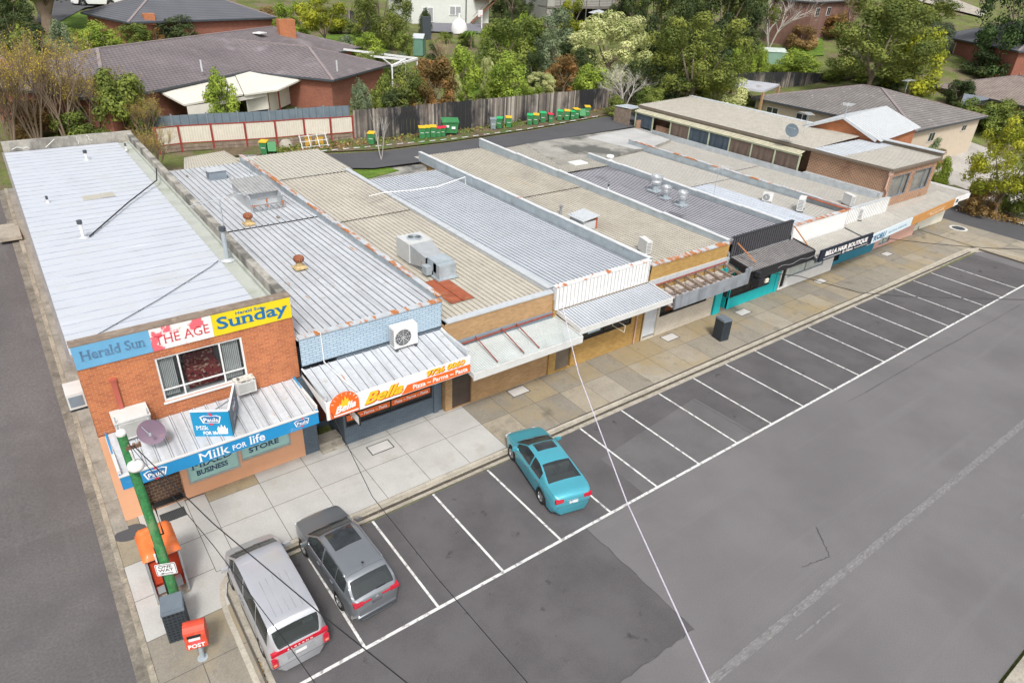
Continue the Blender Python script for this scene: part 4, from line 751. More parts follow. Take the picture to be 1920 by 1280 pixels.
mb = MB(); mb.ribs((52.2, 5.2, 6.62), (60.4, 5.2, 6.62), (60.4, 9.3, 6.68), (52.2, 9.3, 6.68), .42, .04, .16); mb.build('front_roof', [mat('pale_beige_steel', (.50, .47, .41), .5, .1, var=.05), rib_grey], bb)
mb = MB(); mb.ribs((52.2, 9.31, 6.68), (60.4, 9.31, 6.68), (60.4, 12.0, 6.72), (52.2, 12.0, 6.72), .5, .03, .12); mb.build('zinc_roof_strip', [roof_zinc, galv], bb)
mb = MB(); mb.ribs((52.2, 12.01, 6.70), (60.4, 12.01, 7.0), (60.4, 32.2, 7.0), (52.2, 32.2, 6.70), .34, .03, .16); mb.build('long_roof', [mat('beige_steel', (.52, .485, .41), .55, .1, var=.08, stains=(((.28, .24, .2), .3, .62, .75, (.6, 3, 1)),)), rib_grey], bb)
mb = MB(); mb.ribs((51.4, 12.6, 6.15), (52.4, 12.6, 6.4), (52.4, 32.0, 6.4), (51.4, 32.0, 6.15), .26, .03, .2); mb.build('gallery_roof', [mat('cream_green_steel', (.50, .47, .33), .6), rib_grey], bb)
mb = MB(); mb.box(52.12, 52.24, 12.2, 32.2, 6.45, 6.66); mb.box(52.12, 60.3, 5.08, 5.19, 6.45, 6.66); mb.box(60.35, 60.55, 5.2, 32.2, 6.6, 6.95); mb.box(52.06, 52.2, 5.19, 12.2, 6.5, 6.68); mb.build('gutter', mat('brown_gutter', (.17, .14, .11), .6), bb)
mb = MB(); mb.box(60.2, 60.75, 5.2, 32.4, 6.96, 7.04); mb.build('ridge_flashing', galv_l, bb)
mb = MB(); ysg = np.linspace(12.6, 31.8, 9)
for y_ in ysg: mb.box(51.5, 51.6, y_-.06, y_+.06, 4.3, 6.2)
mb.box(51.48, 51.62, 12.5, 31.9, 6.0, 6.15); mb.build('gallery_posts', mat('pale_green_post', (.42, .46, .32), .6), bb)
cl1, cl2 = mat('brown_shadecloth', (.13, .095, .075), .9, var=.15), mat('navy_blind', (.05, .07, .09), .8, var=.15)
for k in range(8):
    if k == 6: continue
    mb = MB(); a, b = ysg[k]+.08, ysg[k+1]-.08; zl = 4.75; n_ = 8
    for q in range(n_):
        ya, yb_ = a+(b-a)*q/n_, a+(b-a)*(q+1)/n_; sag = lambda t: .05*math.sin(t*9+k); dz = (lambda y: 0) if k else (lambda y: -.9*((y-a)/(b-a)-.0)*(1-(y-a)/(b-a))*2.2)
        mb.face([(51.54+sag(ya), ya, zl+dz(ya)), (51.54+sag(yb_), yb_, zl+dz(yb_)), (51.54, yb_, 6.0), (51.54, ya, 6.0)][::-1])
    mb.build('blind', cl1 if k in (0, 1, 2, 5) else cl2, bb)
mb = MB(); mb.box(51.3, 52.34, 12.2, 32, 4.35, 4.55); mb.box(51.2, 51.3, 5.4, 29, 4.2, 4.85); mb.build('parapet', mat('parapet_painted', (.40, .43, .45), .7, var=.15), bb)
mb = MB(); mb.box(51.9, 52.34, 5.4, 12.2, 3.9, 4.75); mb.build('low_parapet', mat('parapet_painted', (.4, .43, .45)), bb)
mb = MB(); mb.tube([(52.25, YF-.05, 6.3), (52.25, YF-.05, 5.1), (52.6, YF-.12, 4.7), (52.5, YF-.12, 3.5)], .06, 8); mb.box(52.1, 52.6, YF-.15, YF-.01, 6.15, 6.5); mb.build('downpipe', mat('pink_pipe', (.55, .36, .3)), bb)
mural = mat('mural_wall', (.70, .68, .58), .7, var=.06, stains=(((.10, .16, .06), .42, .545, .57), ((.35, .05, .05), .9, .66, .67)))
wallY(mb := MB(), 59.2, 65.6, 0, 3.0, 5.3, .2); mb.face([(65.6, 5.3, 0), (65.6, 14, 0), (65.6, 14, 3.2), (65.6, 5.3, 3.0)]); mb.face([(65.6, 14, 0), (60.3, 14, 0), (60.3, 14, 3.2), (65.6, 14, 3.2)]); mb.build('painted_wall', mural, bb)
mb = MB(); mb.ribs((60.32, 5.2, 3.22), (64.9, 5.2, 3.22), (64.9, 13.8, 3.4), (60.32, 13.8, 3.4), .22, .03, .3); mb.ribs((62.6, 3.6, 3.18), (64.6, 3.75, 3.18), (64.9, 5.19, 3.22), (62.6, 5.19, 3.22), .22, .03, .3); mb.build('low_roof', [roof_grey, rib_grey], bb)
mb = MB(); mb.box(64.9, 65.05, 3.8, 13.9, 3.1, 3.42); mb.box(62.7, 65.05, 3.66, 3.74, 2.85, 3.3); mb.build('low_fascia', white, bb)
mb = MB(); mb.ribs((51.2, 32.3, 6.3), (53.2, 32.3, 6.3), (53.2, 34.8, 6.2), (51.2, 34.8, 6.2), .25, .03, .3); mb.box(51.25, 51.35, 32.4, 34.7, 4.2, 6.15, 2); mb.box(51.36, 53.2, 34.6, 34.7, 4.2, 6.15, 2); mb.build('paling_lean_to', [galv_l, galv, wood], bb)
# ================================================================== ROOF EQUIPMENT
def condenser(loc, rz, label, s=1.0, group='air conditioner condensers', w=.9, h=.75, d=.36, feet=.1):
    t = thing('air_conditioner', label, 'air conditioner', (0, 0, 0), group); w, h, d = w*s, h*s, d*s
    mb = MB(); mb.box(-w/2, w/2, 0, d, feet, feet+h); mb.box(-w/2-.01, w/2+.01, -.01, d+.01, feet+h, feet+h+.025); mb.build('casing', white_dirty if s < 1.2 else white, t)
    r = min(w, h)*.42; c = (-w*.12, -.004, feet+h*.5); mb = MB(); n = 20
    mb.face([(c[0]+r*math.cos(a), -.004, c[2]+r*math.sin(a)) for a in [2*math.pi*k/n for k in range(n)]]); g = mb.build('fan_recess', darkgrey, t)
    mb = MB()
    for k in range(1, 5):
        rr = r*k/4.2; mb.tube([(c[0]+rr*math.cos(a), -.016, c[2]+rr*math.sin(a)) for a in [2*math.pi*q/16 for q in range(17)]], .008, 4, caps=False)
    for k in range(4): a = k*math.pi/4; mb.tube([(c[0]-r*math.cos(a), -.018, c[2]-r*math.sin(a)), (c[0]+r*math.cos(a), -.018, c[2]+r*math.sin(a))], .008, 4)
    mb.build('fan_grille', white_dirty, t); mb = MB()
    for k in range(7): mb.box(-w/2-.008, -w/2-.001, .04, d-.04, feet+h*(.12+k*.12), feet+h*(.16+k*.12))
    mb.build('side_louvre', darkgrey, t); mb = MB(); mb.box(-w/2+.05, -w/2+.15, -.05, d+.05, 0, feet); mb.box(w/2-.15, w/2-.05, -.05, d+.05, 0, feet); mb.build('foot_rail', darkgrey, t)
    t.location = loc; t.rotation_euler = (0, 0, rz); return t
R_ = math.radians
condenser((9.45, 4.15, 4.60), 0, 'large white air conditioner on the zinc awning above the orange pizza sign', 1.25)
p = at(1217, 475, 4.74); condenser((p.x, p.y+.2, 4.72), R_(75), 'white air conditioner on the tan roof beside the white ribbed fascia')
p = at(1512, 398, 4.5); condenser((p.x, p.y+.3, 4.5), R_(25), 'white air conditioner on the silver and tan roof near the rusty white parapet', 1.15)
p = at(1437, 380, 4.42); condenser((p.x, p.y, 4.42), R_(-60), 'small air conditioner far back on the tan roof by a grey party wall', .8)
p = at(1592, 385, 4.42); condenser((p.x, p.y, 4.42), R_(70), 'white air conditioner on the roof just behind the white ribbed fascia of the blue-fronted shop')
p = at(1613, 412, 3.4); condenser((p.x, p.y, 3.42), R_(30), 'air conditioner standing on the long awning roof in front of the white ribbed fascia', 1.15)
wa = thing('air_conditioner', 'boxy window air conditioner with peeling top in the upstairs window', 'air conditioner', (2.8, 5.0, 4.4), 'old boxy air conditioners')
mb = MB(); mb.box(2.42, 3.15, 4.62, 5.12, 4.42, 4.95); mb.build('casing', white_dirty, wa); mb = MB(); mb.box(2.50, 3.08, 4.60, 4.62, 4.5, 4.88); mb.build('grille', mat('ac_grille', (.40, .40, .38), .7), wa); mb = MB(); mb.box(2.41, 3.16, 4.61, 5.05, 4.951, 4.97); mb.build('peeling_top', mat('peeling', (.6, .58, .52), .9, stains=(((.12, .11, .1), 7, .52, .58),)), wa)
wb = thing('air_conditioner', 'big old boxy cooler on the left end of the milk awning beside the dish', 'air conditioner', (-1.2, 4.4, 4.2), 'old boxy air conditioners')
mb = MB(); mb.box(-1.75, -.65, 4.25, 5.03, 4.25, 5.0); mb.box(-1.78, -.62, 4.2, 5.06, 5.0, 5.06); mb.build('casing', white_dirty, wb); mb = MB(); mb.box(-1.62, -.78, 4.23, 4.25, 4.34, 4.9); mb.build('grille', mat('ac_grille', (.4, .4, .38)), wb); mb = MB(); mb.tube([(-1.7, 4.22, 4.2), (-1.7, 4.22, 5.3)], .02, 6); mb.tube([(-.7, 4.22, 4.2), (-.7, 4.22, 5.3)], .02, 6); mb.build('strap', galv, wb)
wc = thing('air_conditioner', 'air conditioner bracketed to the side wall of the corner store over the lane footpath', 'air conditioner', (-2.6, 6, 5.9), 'old boxy air conditioners')
mb = MB(); mb.box(-2.85, -2.32, 5.6, 6.5, 5.2, 5.8); mb.build('casing', white_dirty, wc); mb = MB(); mb.box(-2.80, -2.38, 5.58, 5.6, 5.3, 5.7); mb.build('grille', grey, wc); mb = MB(); mb.box(-2.85, -2.32, 5.7, 5.75, 5.05, 5.2); mb.box(-2.85, -2.32, 6.3, 6.35, 5.05, 5.2); mb.build('bracket', darkgrey, wc)
du = thing('ducted_cooler', 'ducted rooftop cooler of joined grey boxes with round top fan on the tan roof', 'rooftop cooler', (14.3, 11, 4.9))
cz = 4.93
a = at(780, 520, cz); bx, by = 14.2, 11.6
mb = MB(); mb.box(13.55, 15.0, 11.3, 12.7, cz+.06, cz+1.15); mb.build('fan_box', mat('pale_grey_enamel', (.52, .53, .52), .5, var=.06), du)
mb = MB(); mb.lathe((14.28, 12.0, cz+1.15), [(.42, 0), (.42, .05), (.36, .06)], 24, 0); mb.face([(14.28+.36*math.cos(q), 12.0+.36*math.sin(q), cz+1.19) for q in [2*math.pi*k/24 for k in range(24)]], 1)
for k in range(5): mb.lathe((14.28, 12.0, cz+1.21), [(.07*k+.05, 0), (.07*k+.06, .012), (.07*k+.07, 0)], 20, 0)
mb.build('fan_guard', [galv, black], du)
mb = MB(); mb.face([(13.6, 11.28, cz+.05), (14.9, 11.28, cz+.05), (14.8, 9.9, cz+.05), (13.75, 9.9, cz+.05)][::-1]); 
q0 = [(13.62, 11.29, cz+.05), (14.95, 11.29, cz+.05), (14.95, 11.29, cz+1.12), (13.62, 11.29, cz+1.12)]; q1 = [(13.75, 9.9, cz+.25), (14.8, 9.9, cz+.25), (14.8, 9.9, cz+.85), (13.75, 9.9, cz+.85)]
for k in range(4): j = (k+1) % 4; mb.face([q0[j], q0[k], q1[k], q1[j]])
mb.build('duct_transition', mat('galv_duct', (.42, .44, .45), .45, .3, var=.1, stains=((RUST, 2.5, .66, .7),)), du)
mb = MB(); mb.box(13.85, 14.9, 9.0, 9.9, cz+.3, cz+.88); mb.box(13.85, 14.85, 8.7, 9.3, cz+.05, cz+.8); mb.box(13.75, 14.95, 8.62, 9.38, cz+.0, cz+.08); mb.box(13.5, 13.84, 9.4, 9.85, cz+.1, cz+.55); mb.build('duct_elbow', galv, du)
def turbine(px, py, z, label):
    p = at(px, py, z); t = thing('turbine_vent', label, 'roof vent', tuple(p), 'rusty turbine vents'); mb = MB(); mb.box(p.x-.3, p.x+.3, p.y-.3, p.y+.3, p.z, p.z+.06); mb.lathe((p.x, p.y, p.z), [(.3, .05), (.17, .14), (.16, .32)], 14); mb.build('base', mat('ochre_flashing', (.48, .36, .18), .7, var=.3, vs=6), t)
    mb = MB(); n = 16; prof = [(.16, .32), (.24, .38), (.27, .5), (.22, .6), (.1, .66), (0, .67)]
    for i in range(5):
        for k in range(n): a0, a1 = 2*math.pi*k/n, 2*math.pi*(k+.75)/n; (r0, h0), (r1, h1) = prof[i], prof[i+1]; P = lambda r, h, a: (p.x+r*math.cos(a), p.y+r*math.sin(a), p.z+h); mb.face([P(r0, h0, a0), P(r0, h0, a1), P(r1, h1, a1), P(r1, h1, a0)], 0); mb.face([P(r0*.85, h0, a1), P(r0, h0, 2*math.pi*(k+1)/n), P(r1, h1, 2*math.pi*(k+1)/n), P(r1*.85, h1, a1)], 1)
    mb.build('turbine_head', [mat('rust_head', (.32, .11, .05), .7, var=.3, vs=9), black], t)
turbine(467, 420, 5.65, 'rusty turbine vent further up the zinc roof near the ruined cooler shed'); turbine(562, 502, 5.8, 'rusty turbine vent standing alone nearer the front of the zinc roof')
def cowl(px, py, z, label, r=.33, h=.9):
    p = at(px, py, z); t = thing('exhaust_cowl', label, 'roof exhaust', tuple(p), 'kitchen exhaust cowls'); mb = MB(); mb.box(p.x-r*1.1, p.x+r*1.1, p.y-r*1.1, p.y+r*1.1, p.z, p.z+.08); mb.lathe((p.x, p.y, p.z), [(r*.6, .0), (r*.6, h*.45)], 18); mb.build('base', galv, t)
    mb = MB(); mb.lathe((p.x, p.y, p.z), [(r*.6, h*.4), (r*.95, h*.5), (r*1.05, h*.62), (r*.95, h*.72), (r*1.1, h*.8), (r*1.15, h*.93), (r*.9, h), (r*.85, h*.9), (0, h*.86)], 20); mb.build('cowl', mat('bright_steel', (.6, .62, .63), .3, .7, var=.1), t, smooth=True, sharp=35)
    mb = MB()
    for a in (0, 2.1, 4.2): mb.tube([(p.x+r*math.cos(a), p.y+r*math.sin(a), p.z+h*.6), (p.x+r*1.6*math.cos(a), p.y+r*1.6*math.sin(a), p.z)], .015, 5)
    mb.build('stay', galv, t)
cowl(1228, 358, 4.65, 'tallest bright steel exhaust cowl, farthest left of the three on the dark-stained roof', .42, 1.2); cowl(1247, 372, 4.65, 'dull open-topped exhaust pipe between the two bright cowls', .32, .95); cowl(1277, 385, 4.68, 'bright steel exhaust cowl on a pale flashing, nearest the black fascia', .34, 1.05)
sh = thing('cooler_shed', 'ruined tin cooler housing with broken rusty front frame on the zinc roof', 'rooftop housing', (10, 25, 5.4))
p = at(500, 395, 5.45); X, Y = p.x, p.y
mb = MB(); mb.box(X-.9, X-.85, Y, Y+3.4, 5.45, 6.4); mb.box(X+1.0, X+1.05, Y, Y+3.4, 5.45, 6.4); mb.box(X-.9, X+1.05, Y+3.4, Y+3.45, 5.45, 6.4); mb.box(X-.85, X+1.0, Y+.9, Y+.95, 5.45, 6.3); mb.build('walls', [galv_l], sh)
mb = MB(); mb.ribs((X-1.05, Y+.5, 6.42), (X+1.2, Y+.5, 6.42), (X+1.2, Y+3.6, 6.55), (X-1.05, Y+3.6, 6.55), .2, .03, .3); mb.build('roof', [mat('dull_zinc', (.36, .36, .35), .6, .1, var=.15), rib_zinc], sh)
mb = MB()
for a, b in (((-.9, -.3, 0), (-.9, -.1, .75)), ((1, -.3, 0), (1, -.1, .75)), ((-.9, -.1, .75), (1, -.1, .75)), ((-.9, -.28, .08), (1, -.28, .08)), ((-.9, -.2, .4), (1, -.2, .4)), ((.05, -.3, 0), (.05, -.1, .75))): mb.beam((X+a[0], Y+a[1], 5.5+a[2]), (X+b[0], Y+b[1], 5.5+b[2]), .09, .07)
mb.build('broken_frame', steel_rust, sh)
rb = thing('roof_cowling', 'leaning grey box with an orange-red side on the tan roof', 'rooftop housing', (27, 11, 4.7)); p = at(1105, 432, 4.72); X, Y = p.x, p.y
mb = MB(); mb.box(X-.5, X+.55, Y+.05, Y+.1, 4.76, 5.3); mb.box(X-.55, X-.5, Y, Y+1.3, 4.76, 5.5); mb.box(X-.55, X+.6, Y+1.25, Y+1.3, 4.76, 5.5); mb.slab([(X-.7, Y-.1, 5.45), (X+.7, Y-.1, 5.62), (X+.7, Y+1.45, 5.62), (X-.7, Y+1.45, 5.45)], .05); mb.build('casing', galv_l, rb); mb = MB(); mb.box(X+.56, X+.62, Y-.02, Y+1.32, 4.76, 5.56); mb.build('red_panel', mat('faded_red_panel', (.50, .12, .06), .7, var=.15), rb)
ch = thing('roof_flue', 'short rusty flue on the tan roof near the leaning box', 'flue', tuple(at(1051, 402, 4.7))); p = at(1051, 402, 4.7); mb = MB(); mb.tube([p, p+Vector((0, 0, .55))], .09, 10); mb.lathe((p.x, p.y, p.z+.55), [(.16, 0), (.16, .06), (0, .1)], 10); mb.build('pipe', steel_rust, ch)
ch = thing('roof_flue', 'white cowl on a rusty flashing behind the bright steel cowls', 'flue', tuple(at(1143, 303, 4.45))); p = at(1143, 303, 4.45); mb = MB(); mb.lathe(p, [(.5, 0), (.3, .1), (.22, .12), (.22, .4), (.36, .42), (.3, .55), (0, .6)], 14); mb.build('cowl', white, ch)
def antenna(px, py, z, h, label, rz=.6, n=6, L=1.3):
    p = at(px, py, z); t = thing('tv_antenna', label, 'antenna', tuple(p), 'television antennas'); mb = MB(); mb.tube([p, p+Vector((0, 0, h))], .025, 6); mb.build('mast', galv, t); mb = MB(); d = Vector((math.cos(rz), math.sin(rz), 0)); n_ = Vector((-d.y, d.x, 0)); c = p+Vector((0, 0, h)); mb.tube([c-d*L/2, c+d*L/2], .016, 5)
    for k in range(n): q = c+d*(L*(k/(n-1)-.5)); wd = .35+.25*k/n; mb.tube([q-n_*wd, q+n_*wd], .01, 4)
    mb.build('elements', galv_l, t); return t
antenna(420, 425, 7.4, 1.4, 'white antenna array leaning over the mouldy parapet of the corner store', .3, 9, 3.0); antenna(470, 328, 5.3, 1.2, 'antenna at the back of the zinc roof beside the roof hatch', 1.2)
antenna(1337, 372, 4.5, 2.3, 'antenna on a tall mast over the silver roof', .1, 6, 1.6); antenna(1506, 250, 7, 1.7, 'thin antenna on the long roof beside the grey dish', 1.0); antenna(1583, 222, 8.2, 1.2, 'antenna on the orange gable roof', .4, 7, 1.6); antenna(1697, 172, 8.2, 1.2, 'antenna standing over the tiled roof ridge near the yellow-green tree', .1, 7, 2.2)
def dish(c, r, nrm, m, label, base):
    t = thing('satellite_dish', label, 'satellite dish', base, 'satellite dishes'); nrm = Vector(nrm).normalized(); u = nrm.orthogonal().normalized(); v = nrm.cross(u); c = Vector(c); mb = MB(); n = 24; rings = []
    for k in range(6): q = r*k/5; rings.append([c+u*math.cos(a)*q+v*math.sin(a)*q*1.08+nrm*(.18*r*(k/5)**2) for a in [2*math.pi*i/n for i in range(n)]])
    for k in range(5):
        for i in range(n): j = (i+1) % n; mb.face([rings[k][i], rings[k][j], rings[k+1][j], rings[k+1][i]] if k else [rings[0][0], rings[1][j], rings[1][i]])
    mb.build('reflector', m, t, smooth=True); mb = MB(); mb.tube([c-nrm*.02, c-nrm*.15, Vector(base)], .025, 6); mb.tube([c-v*r*.9, c+nrm*r*1.1], .015, 5); mb.box(*[f for k in range(3) for f in ((c+nrm*r*1.1)[k]-.04, (c+nrm*r*1.1)[k]+.04)]); mb.build('bracket', galv, t)
p = at(283, 850, 4.05); dish((-.78, 3.55, 4.75), .43, (-.25, -1, .45), mat('purple_brown_dish', (.17, .115, .16), .6, var=.1, stains=(((.34, .20, .12), 1.5, .55, .68),)), 'brownish-purple satellite dish on the milk awning roof', (-.65, 3.9, 4.15))
p = at(1480, 262, 7.0); dish((p.x, p.y, p.z+.75), .55, (-.6, -.8, .5), mat('grey_dish', (.09, .12, .14), .7), 'round grey satellite dish on the long tan roof', tuple(p))
def cable(name, pts, r, m, label, cat='cable', group=None, sag=0, n=16):
    P = [Vector(q) for q in pts]
    if sag: a, b = P[0], P[-1]; P = [a.lerp(b, k/n)-Vector((0, 0, sag*4*(k/n)*(1-k/n))) for k in range(n+1)]
    return tag(MB().tube(P, r, 6).build(name, m, origin=tuple(P[0])), label, cat, group)
cable('roof_cable', [at(168, 443, 7.4), at(200, 415, 7.45), at(240, 380, 7.5), at(294, 338, 7.6), at(293, 316, 7.95)], .035, black, 'thick black cable lying across the pale zinc roof')
cable('roof_cable', [at(410, 488, 7.4), at(395, 500, 7.38), at(300, 560, 7.38), at(160, 640, 7.38)], .015, darkgrey, 'thin dark cable trailing over the front of the pale zinc roof')
cable('service_line', [at(692, 380, 5.05), at(692, 368, 5.6), at(720, 361, 5.5), at(770, 357, 5.4), at(820, 350, 5.45), at(872, 332, 5.8), at(873, 345, 5.3)], .035, white, 'white service line slung between short posts over the blue-grey roof')
cable('conduit', [(5.9, 5.4, 5.98), (5.95, 4.75, 6.1), (5.95, 4.70, 4.75), (6.2, 3.3, 4.5), (6.35, 2.5, 4.42)], .025, white, 'white conduit running down the blue brick and over the pizza awning')
# V-shaped milk billboard
vb = thing('milk_billboard', 'blue V-shaped milk billboard standing on the awning roof', 'billboard', (1.7, 3.2, 4.0))
bm_ = mat('billboard_blue', (.012, .25, .47), .35, var=.05); gm_ = mat('billboard_faded', (.06, .10, .14), .4, var=.3, vs=2.5, stains=(((.25, .28, .3), 4, .58, .62),))
A, B, C_ = Vector((.52, 3.55, 3.98)), Vector((1.66, 2.95, 3.94)), Vector((2.3, 4.4, 4.05)); U = Vector((0, 0, 1.12))
for (p, q, m_, nm) in ((A, B, bm_, 'left_board'), (B, C_, gm_, 'right_board')):
    d = (q-p); n_ = Vector((d.y, -d.x, 0)).normalized(); mb = MB(); mb.obox((p+q)/2+U/2, d/2, n_*.03, U/2); f = mb.build('board', m_, vb); mb = MB(); mb.beam(p+U, q+U, .07, .05); mb.build('edge_trim', white, vb)
    dn = d.normalized()
    if m_ is bm_:
        dairy_badge(f, (p+q)/2+U*.68+n_*.034, dn, (0, 0, 1), .72); text('Milk', wl, f, p+dn*.1+U*.30+n_*.034, dn, (0, 0, 1), .42, .16, .03, 0, .04); text('FOR life', wl, f, p+dn*.3+U*.10+n_*.034, dn, (0, 0, 1), .5, .13, .02, 0, .03)
        mb = MB(); rr = random.Random(2); c0 = p+dn*.98+U*.1+n_*.036
        mb.face([c0+dn*a+Vector((0, 0, b)) for a, b in ((-.16, 0), (.16, 0), (.18, .28), (.12, .22), (.1, .4), (.03, .27), (-.02, .44), (-.07, .26), (-.13, .36), (-.18, .22))]); mb.build('milk_splash', wl, f)
    else: dairy_badge(f, (p+q)/2+U*.68+n_*.034, dn, (0, 0, 1), .62); text('Milk', mat('dim_letters', (.35, .37, .39), .6), f, p+dn*.3+U*.25+n_*.034, dn, (0, 0, 1), .5, .2, .03, 0, .04)
mb = MB(); mb.beam(A+Vector((.4, .6, 0)), B+Vector((.1, .3, 0)), .05, .05); mb.beam((A+U*.5), (C_+U*.5), .04, .04); mb.build('brace', galv, vb)
# ================================================================== STREET FURNITURE
green = mat('green_pole_paint', (.05, .21, .075), .85, var=.3, vs=4, fine=(14, .25), stains=(((.17, .28, .13), 3.5, .52, .7, (1, 1, .3)), ((.09, .10, .05), 4, .62, .72, (1, 1, .2))), spec=.2)
up_ = thing('power_pole', 'tall green-painted timber power pole at the corner with a white top cap', 'power pole', (-1.72, .45, 0)); PX, PY = -1.64, -.15
mb = MB(); mb.tube([(PX, PY, .05), (PX-.04, PY, 3.5), (PX-.14, PY, 7.45)], [.155, .14, .125], 16); mb.build('pole', green, up_, smooth=True, sharp=60)
mb = MB(); mb.lathe((PX-.14, PY, 7.45), [(.13, 0), (.14, .07), (.11, .12), (0, .14)], 14); mb.build('top_cap', white, up_)
mb = MB(); mb.lathe((PX-.03, PY-.25, 6.35), [(.0, -.02), (.20, 0), (.23, .08), (.20, .2), (.1, .25), (0, .26)], 18); mb.build('lantern', white, up_, smooth=True); mb = MB(); mb.tube([(PX-.1, PY, 7.1), (PX-.05, PY-.22, 6.95), (PX-.03, PY-.25, 6.65)], .03, 6); mb.build('lantern_arm', white_dirty, up_)
mb = MB(); mb.tube([(PX+.14, PY-.13, 4.7), (PX+.16, PY-.16, 3.6), (PX+.05, PY+.3, 3.2), (PX-.17, PY+.05, 3.0), (PX-.19, PY, .4)], .03, 6); mb.build('conduit', black, up_)
mb = MB(); mb.box(PX-.15, PX+.25, PY-.2, PY-.12, 7.0, 7.08); 
for k in range(3): mb.lathe((PX-.05+k*.13, PY-.16, 7.08), [(.035, 0), (.045, .06), (0, .1)], 8)
mb.build('insulators', mat('brown_ceramic', (.16, .09, .06), .4), up_)
ow = thing('one_way_sign', 'white ONE WAY sign with a left-pointing arrow strapped to the green pole', 'sign', (PX, PY-.2, 3))
o_ = Vector((-1.97, -.30, 2.0)); rt, uu = Vector((.93, -.36, 0)).normalized(), Vector((0, 0, 1)); n_ = rt.cross(uu)
def plate(w_, h_, r, off, m, par, nm, o=None):
    P = []; 
    for cx_, cy_, a0 in ((w_-r, h_-r, 0), (r, h_-r, 90), (r, r, 180), (w_-r, r, 270)):
        for k in range(5): a = R_(a0+k*22.5); P.append((cx_+r*math.cos(a), cy_+r*math.sin(a)))
    mb = MB(); mb.slab([(0, 0, 0)], 0) if 0 else None; F = [o_+rt*(x+off[0])+uu*(y+off[1])+n_*off[2] for x, y in P]; mb.face(F); mb.face([f-n_*.01 for f in F][::-1]); [mb.face([F[k], F[k]-n_*.01, F[(k+1) % len(F)]-n_*.01, F[(k+1) % len(F)]]) for k in range(len(F))]; return mb.build(nm, m, par)
SG = 1.0
plate(.60, .50, .05, (0, 0, 0), white, ow, 'plate'); plate(.56, .46, .04, (.02, .02, .004), black, ow, 'border'); fc = plate(.53, .43, .035, (.035, .035, .008), white, ow, 'sign_face')
text('ONE', black, fc, o_+rt*.10+uu*.33+n_*.009, rt, uu, .38, .11, .008, depth=.004); text('WAY', black, fc, o_+rt*.08+uu*.18+n_*.009, rt, uu, .43, .11, .008, depth=.004)
mb = MB(); q = lambda x, y: o_+rt*x+uu*y+n_*.013
mb.face([q(.17, .09), q(.48, .085), q(.48, .11), q(.17, .105)]); mb.face([q(.10, .098), q(.22, .055), q(.19, .098), q(.22, .14)]); mb.build('arrow', black, fc)
# phone booth
orange = mat('orange_fibreglass', (.74, .17, .04), .5, var=.12, vs=3, coat=.15, stains=(((.80, .33, .15), 1.6, .52, .75), ((.45, .12, .05), 5, .64, .74))); bred = mat('booth_red', (.55, .06, .02), .5, var=.1); silver = mat('silver_frame', (.45, .47, .5), .4, .5)
pb = thing('phone_booth', 'orange-roofed public telephone booth behind the green pole', 'phone booth', (-1.75, 1.5, 0))
bx0, bx1, by0, by1 = -2.18, -1.14, .34, 1.60
mb = MB(); mb.box(bx0, bx1, by0, by1, .12, .26); mb.build('plinth', concrete_old, pb)
mb = MB()
for xx in (bx0+.03, bx1-.03):
    for yy in (by0+.03, by1-.03): mb.box(xx-.03, xx+.03, yy-.03, yy+.03, .26, 2.15)
mb.box(bx0, bx1, by0, by0+.05, 2.1, 2.2); mb.box(bx0, bx1, by1-.05, by1, 2.1, 2.2); mb.box(bx0, bx0+.05, by0+.05, by1-.05, 2.1, 2.2); mb.box(bx1-.05, bx1, by0+.05, by1-.05, 2.1, 2.2); mb.build('frame', silver, pb)
mb = MB(); mb.box(bx0+.07, bx1-.07, by0+.30, by0+.36, .3, 2.05); mb.box(bx0+.02, bx0+.05, by0+.07, by1-.07, .35, 2.0); mb.box(bx1-.05, bx1-.02, by0+.07, by1-.07, .35, 2.0); mb.box(bx0+.1, bx0+.4, by0+.14, by0+.29, .9, 1.9); mb.build('back_panel', bred, pb)
mb = MB(); mb.box(bx0+.45, bx0+.62, by0+.1, by0+.29, .5, 1.1); mb.box(bx0+.42, bx0+.65, by0+.08, by0+.12, 1.1, 1.3); mb.build('phone_unit', orange, pb); mb = MB(); mb.box(bx0+.12, bx0+.38, by0+.08, by0+.13, .5, .8); mb.box(bx0+.68, bx0+.9, by0+.08, by0+.28, .5, .85); mb.build('steel_tray', silver, pb)
mb = MB(); nx, ny = 14, 14; G_ = {}
for i in range(nx+1):
    for j in range(ny+1):
        u, v = i/nx, j/ny; x = bx0-.05+(bx1-bx0+.1)*u; y = by0-.08+(by1-by0+.16)*v
        e = min(1, (1-abs(2*u-1))*4)*min(1, (1-abs(2*v-1))*5); z_ = 2.2+.34*math.sqrt(max(0, e))*(.55+.45*v)-(.10*math.exp(-((u-.5)/.18)**2-((v-.25)/.2)**2)); G_[i, j] = Vector((x, y, z_))
for i in range(nx):
    for j in range(ny): mb.face([G_[i, j], G_[i+1, j], G_[i+1, j+1], G_[i, j+1]])
mb.build('canopy', orange, pb, smooth=True)
mb = MB(); mb.box(bx0+.3, bx0+.45, by0-.1, by0+.02, 2.05, 2.35); mb.build('notice', white, pb)
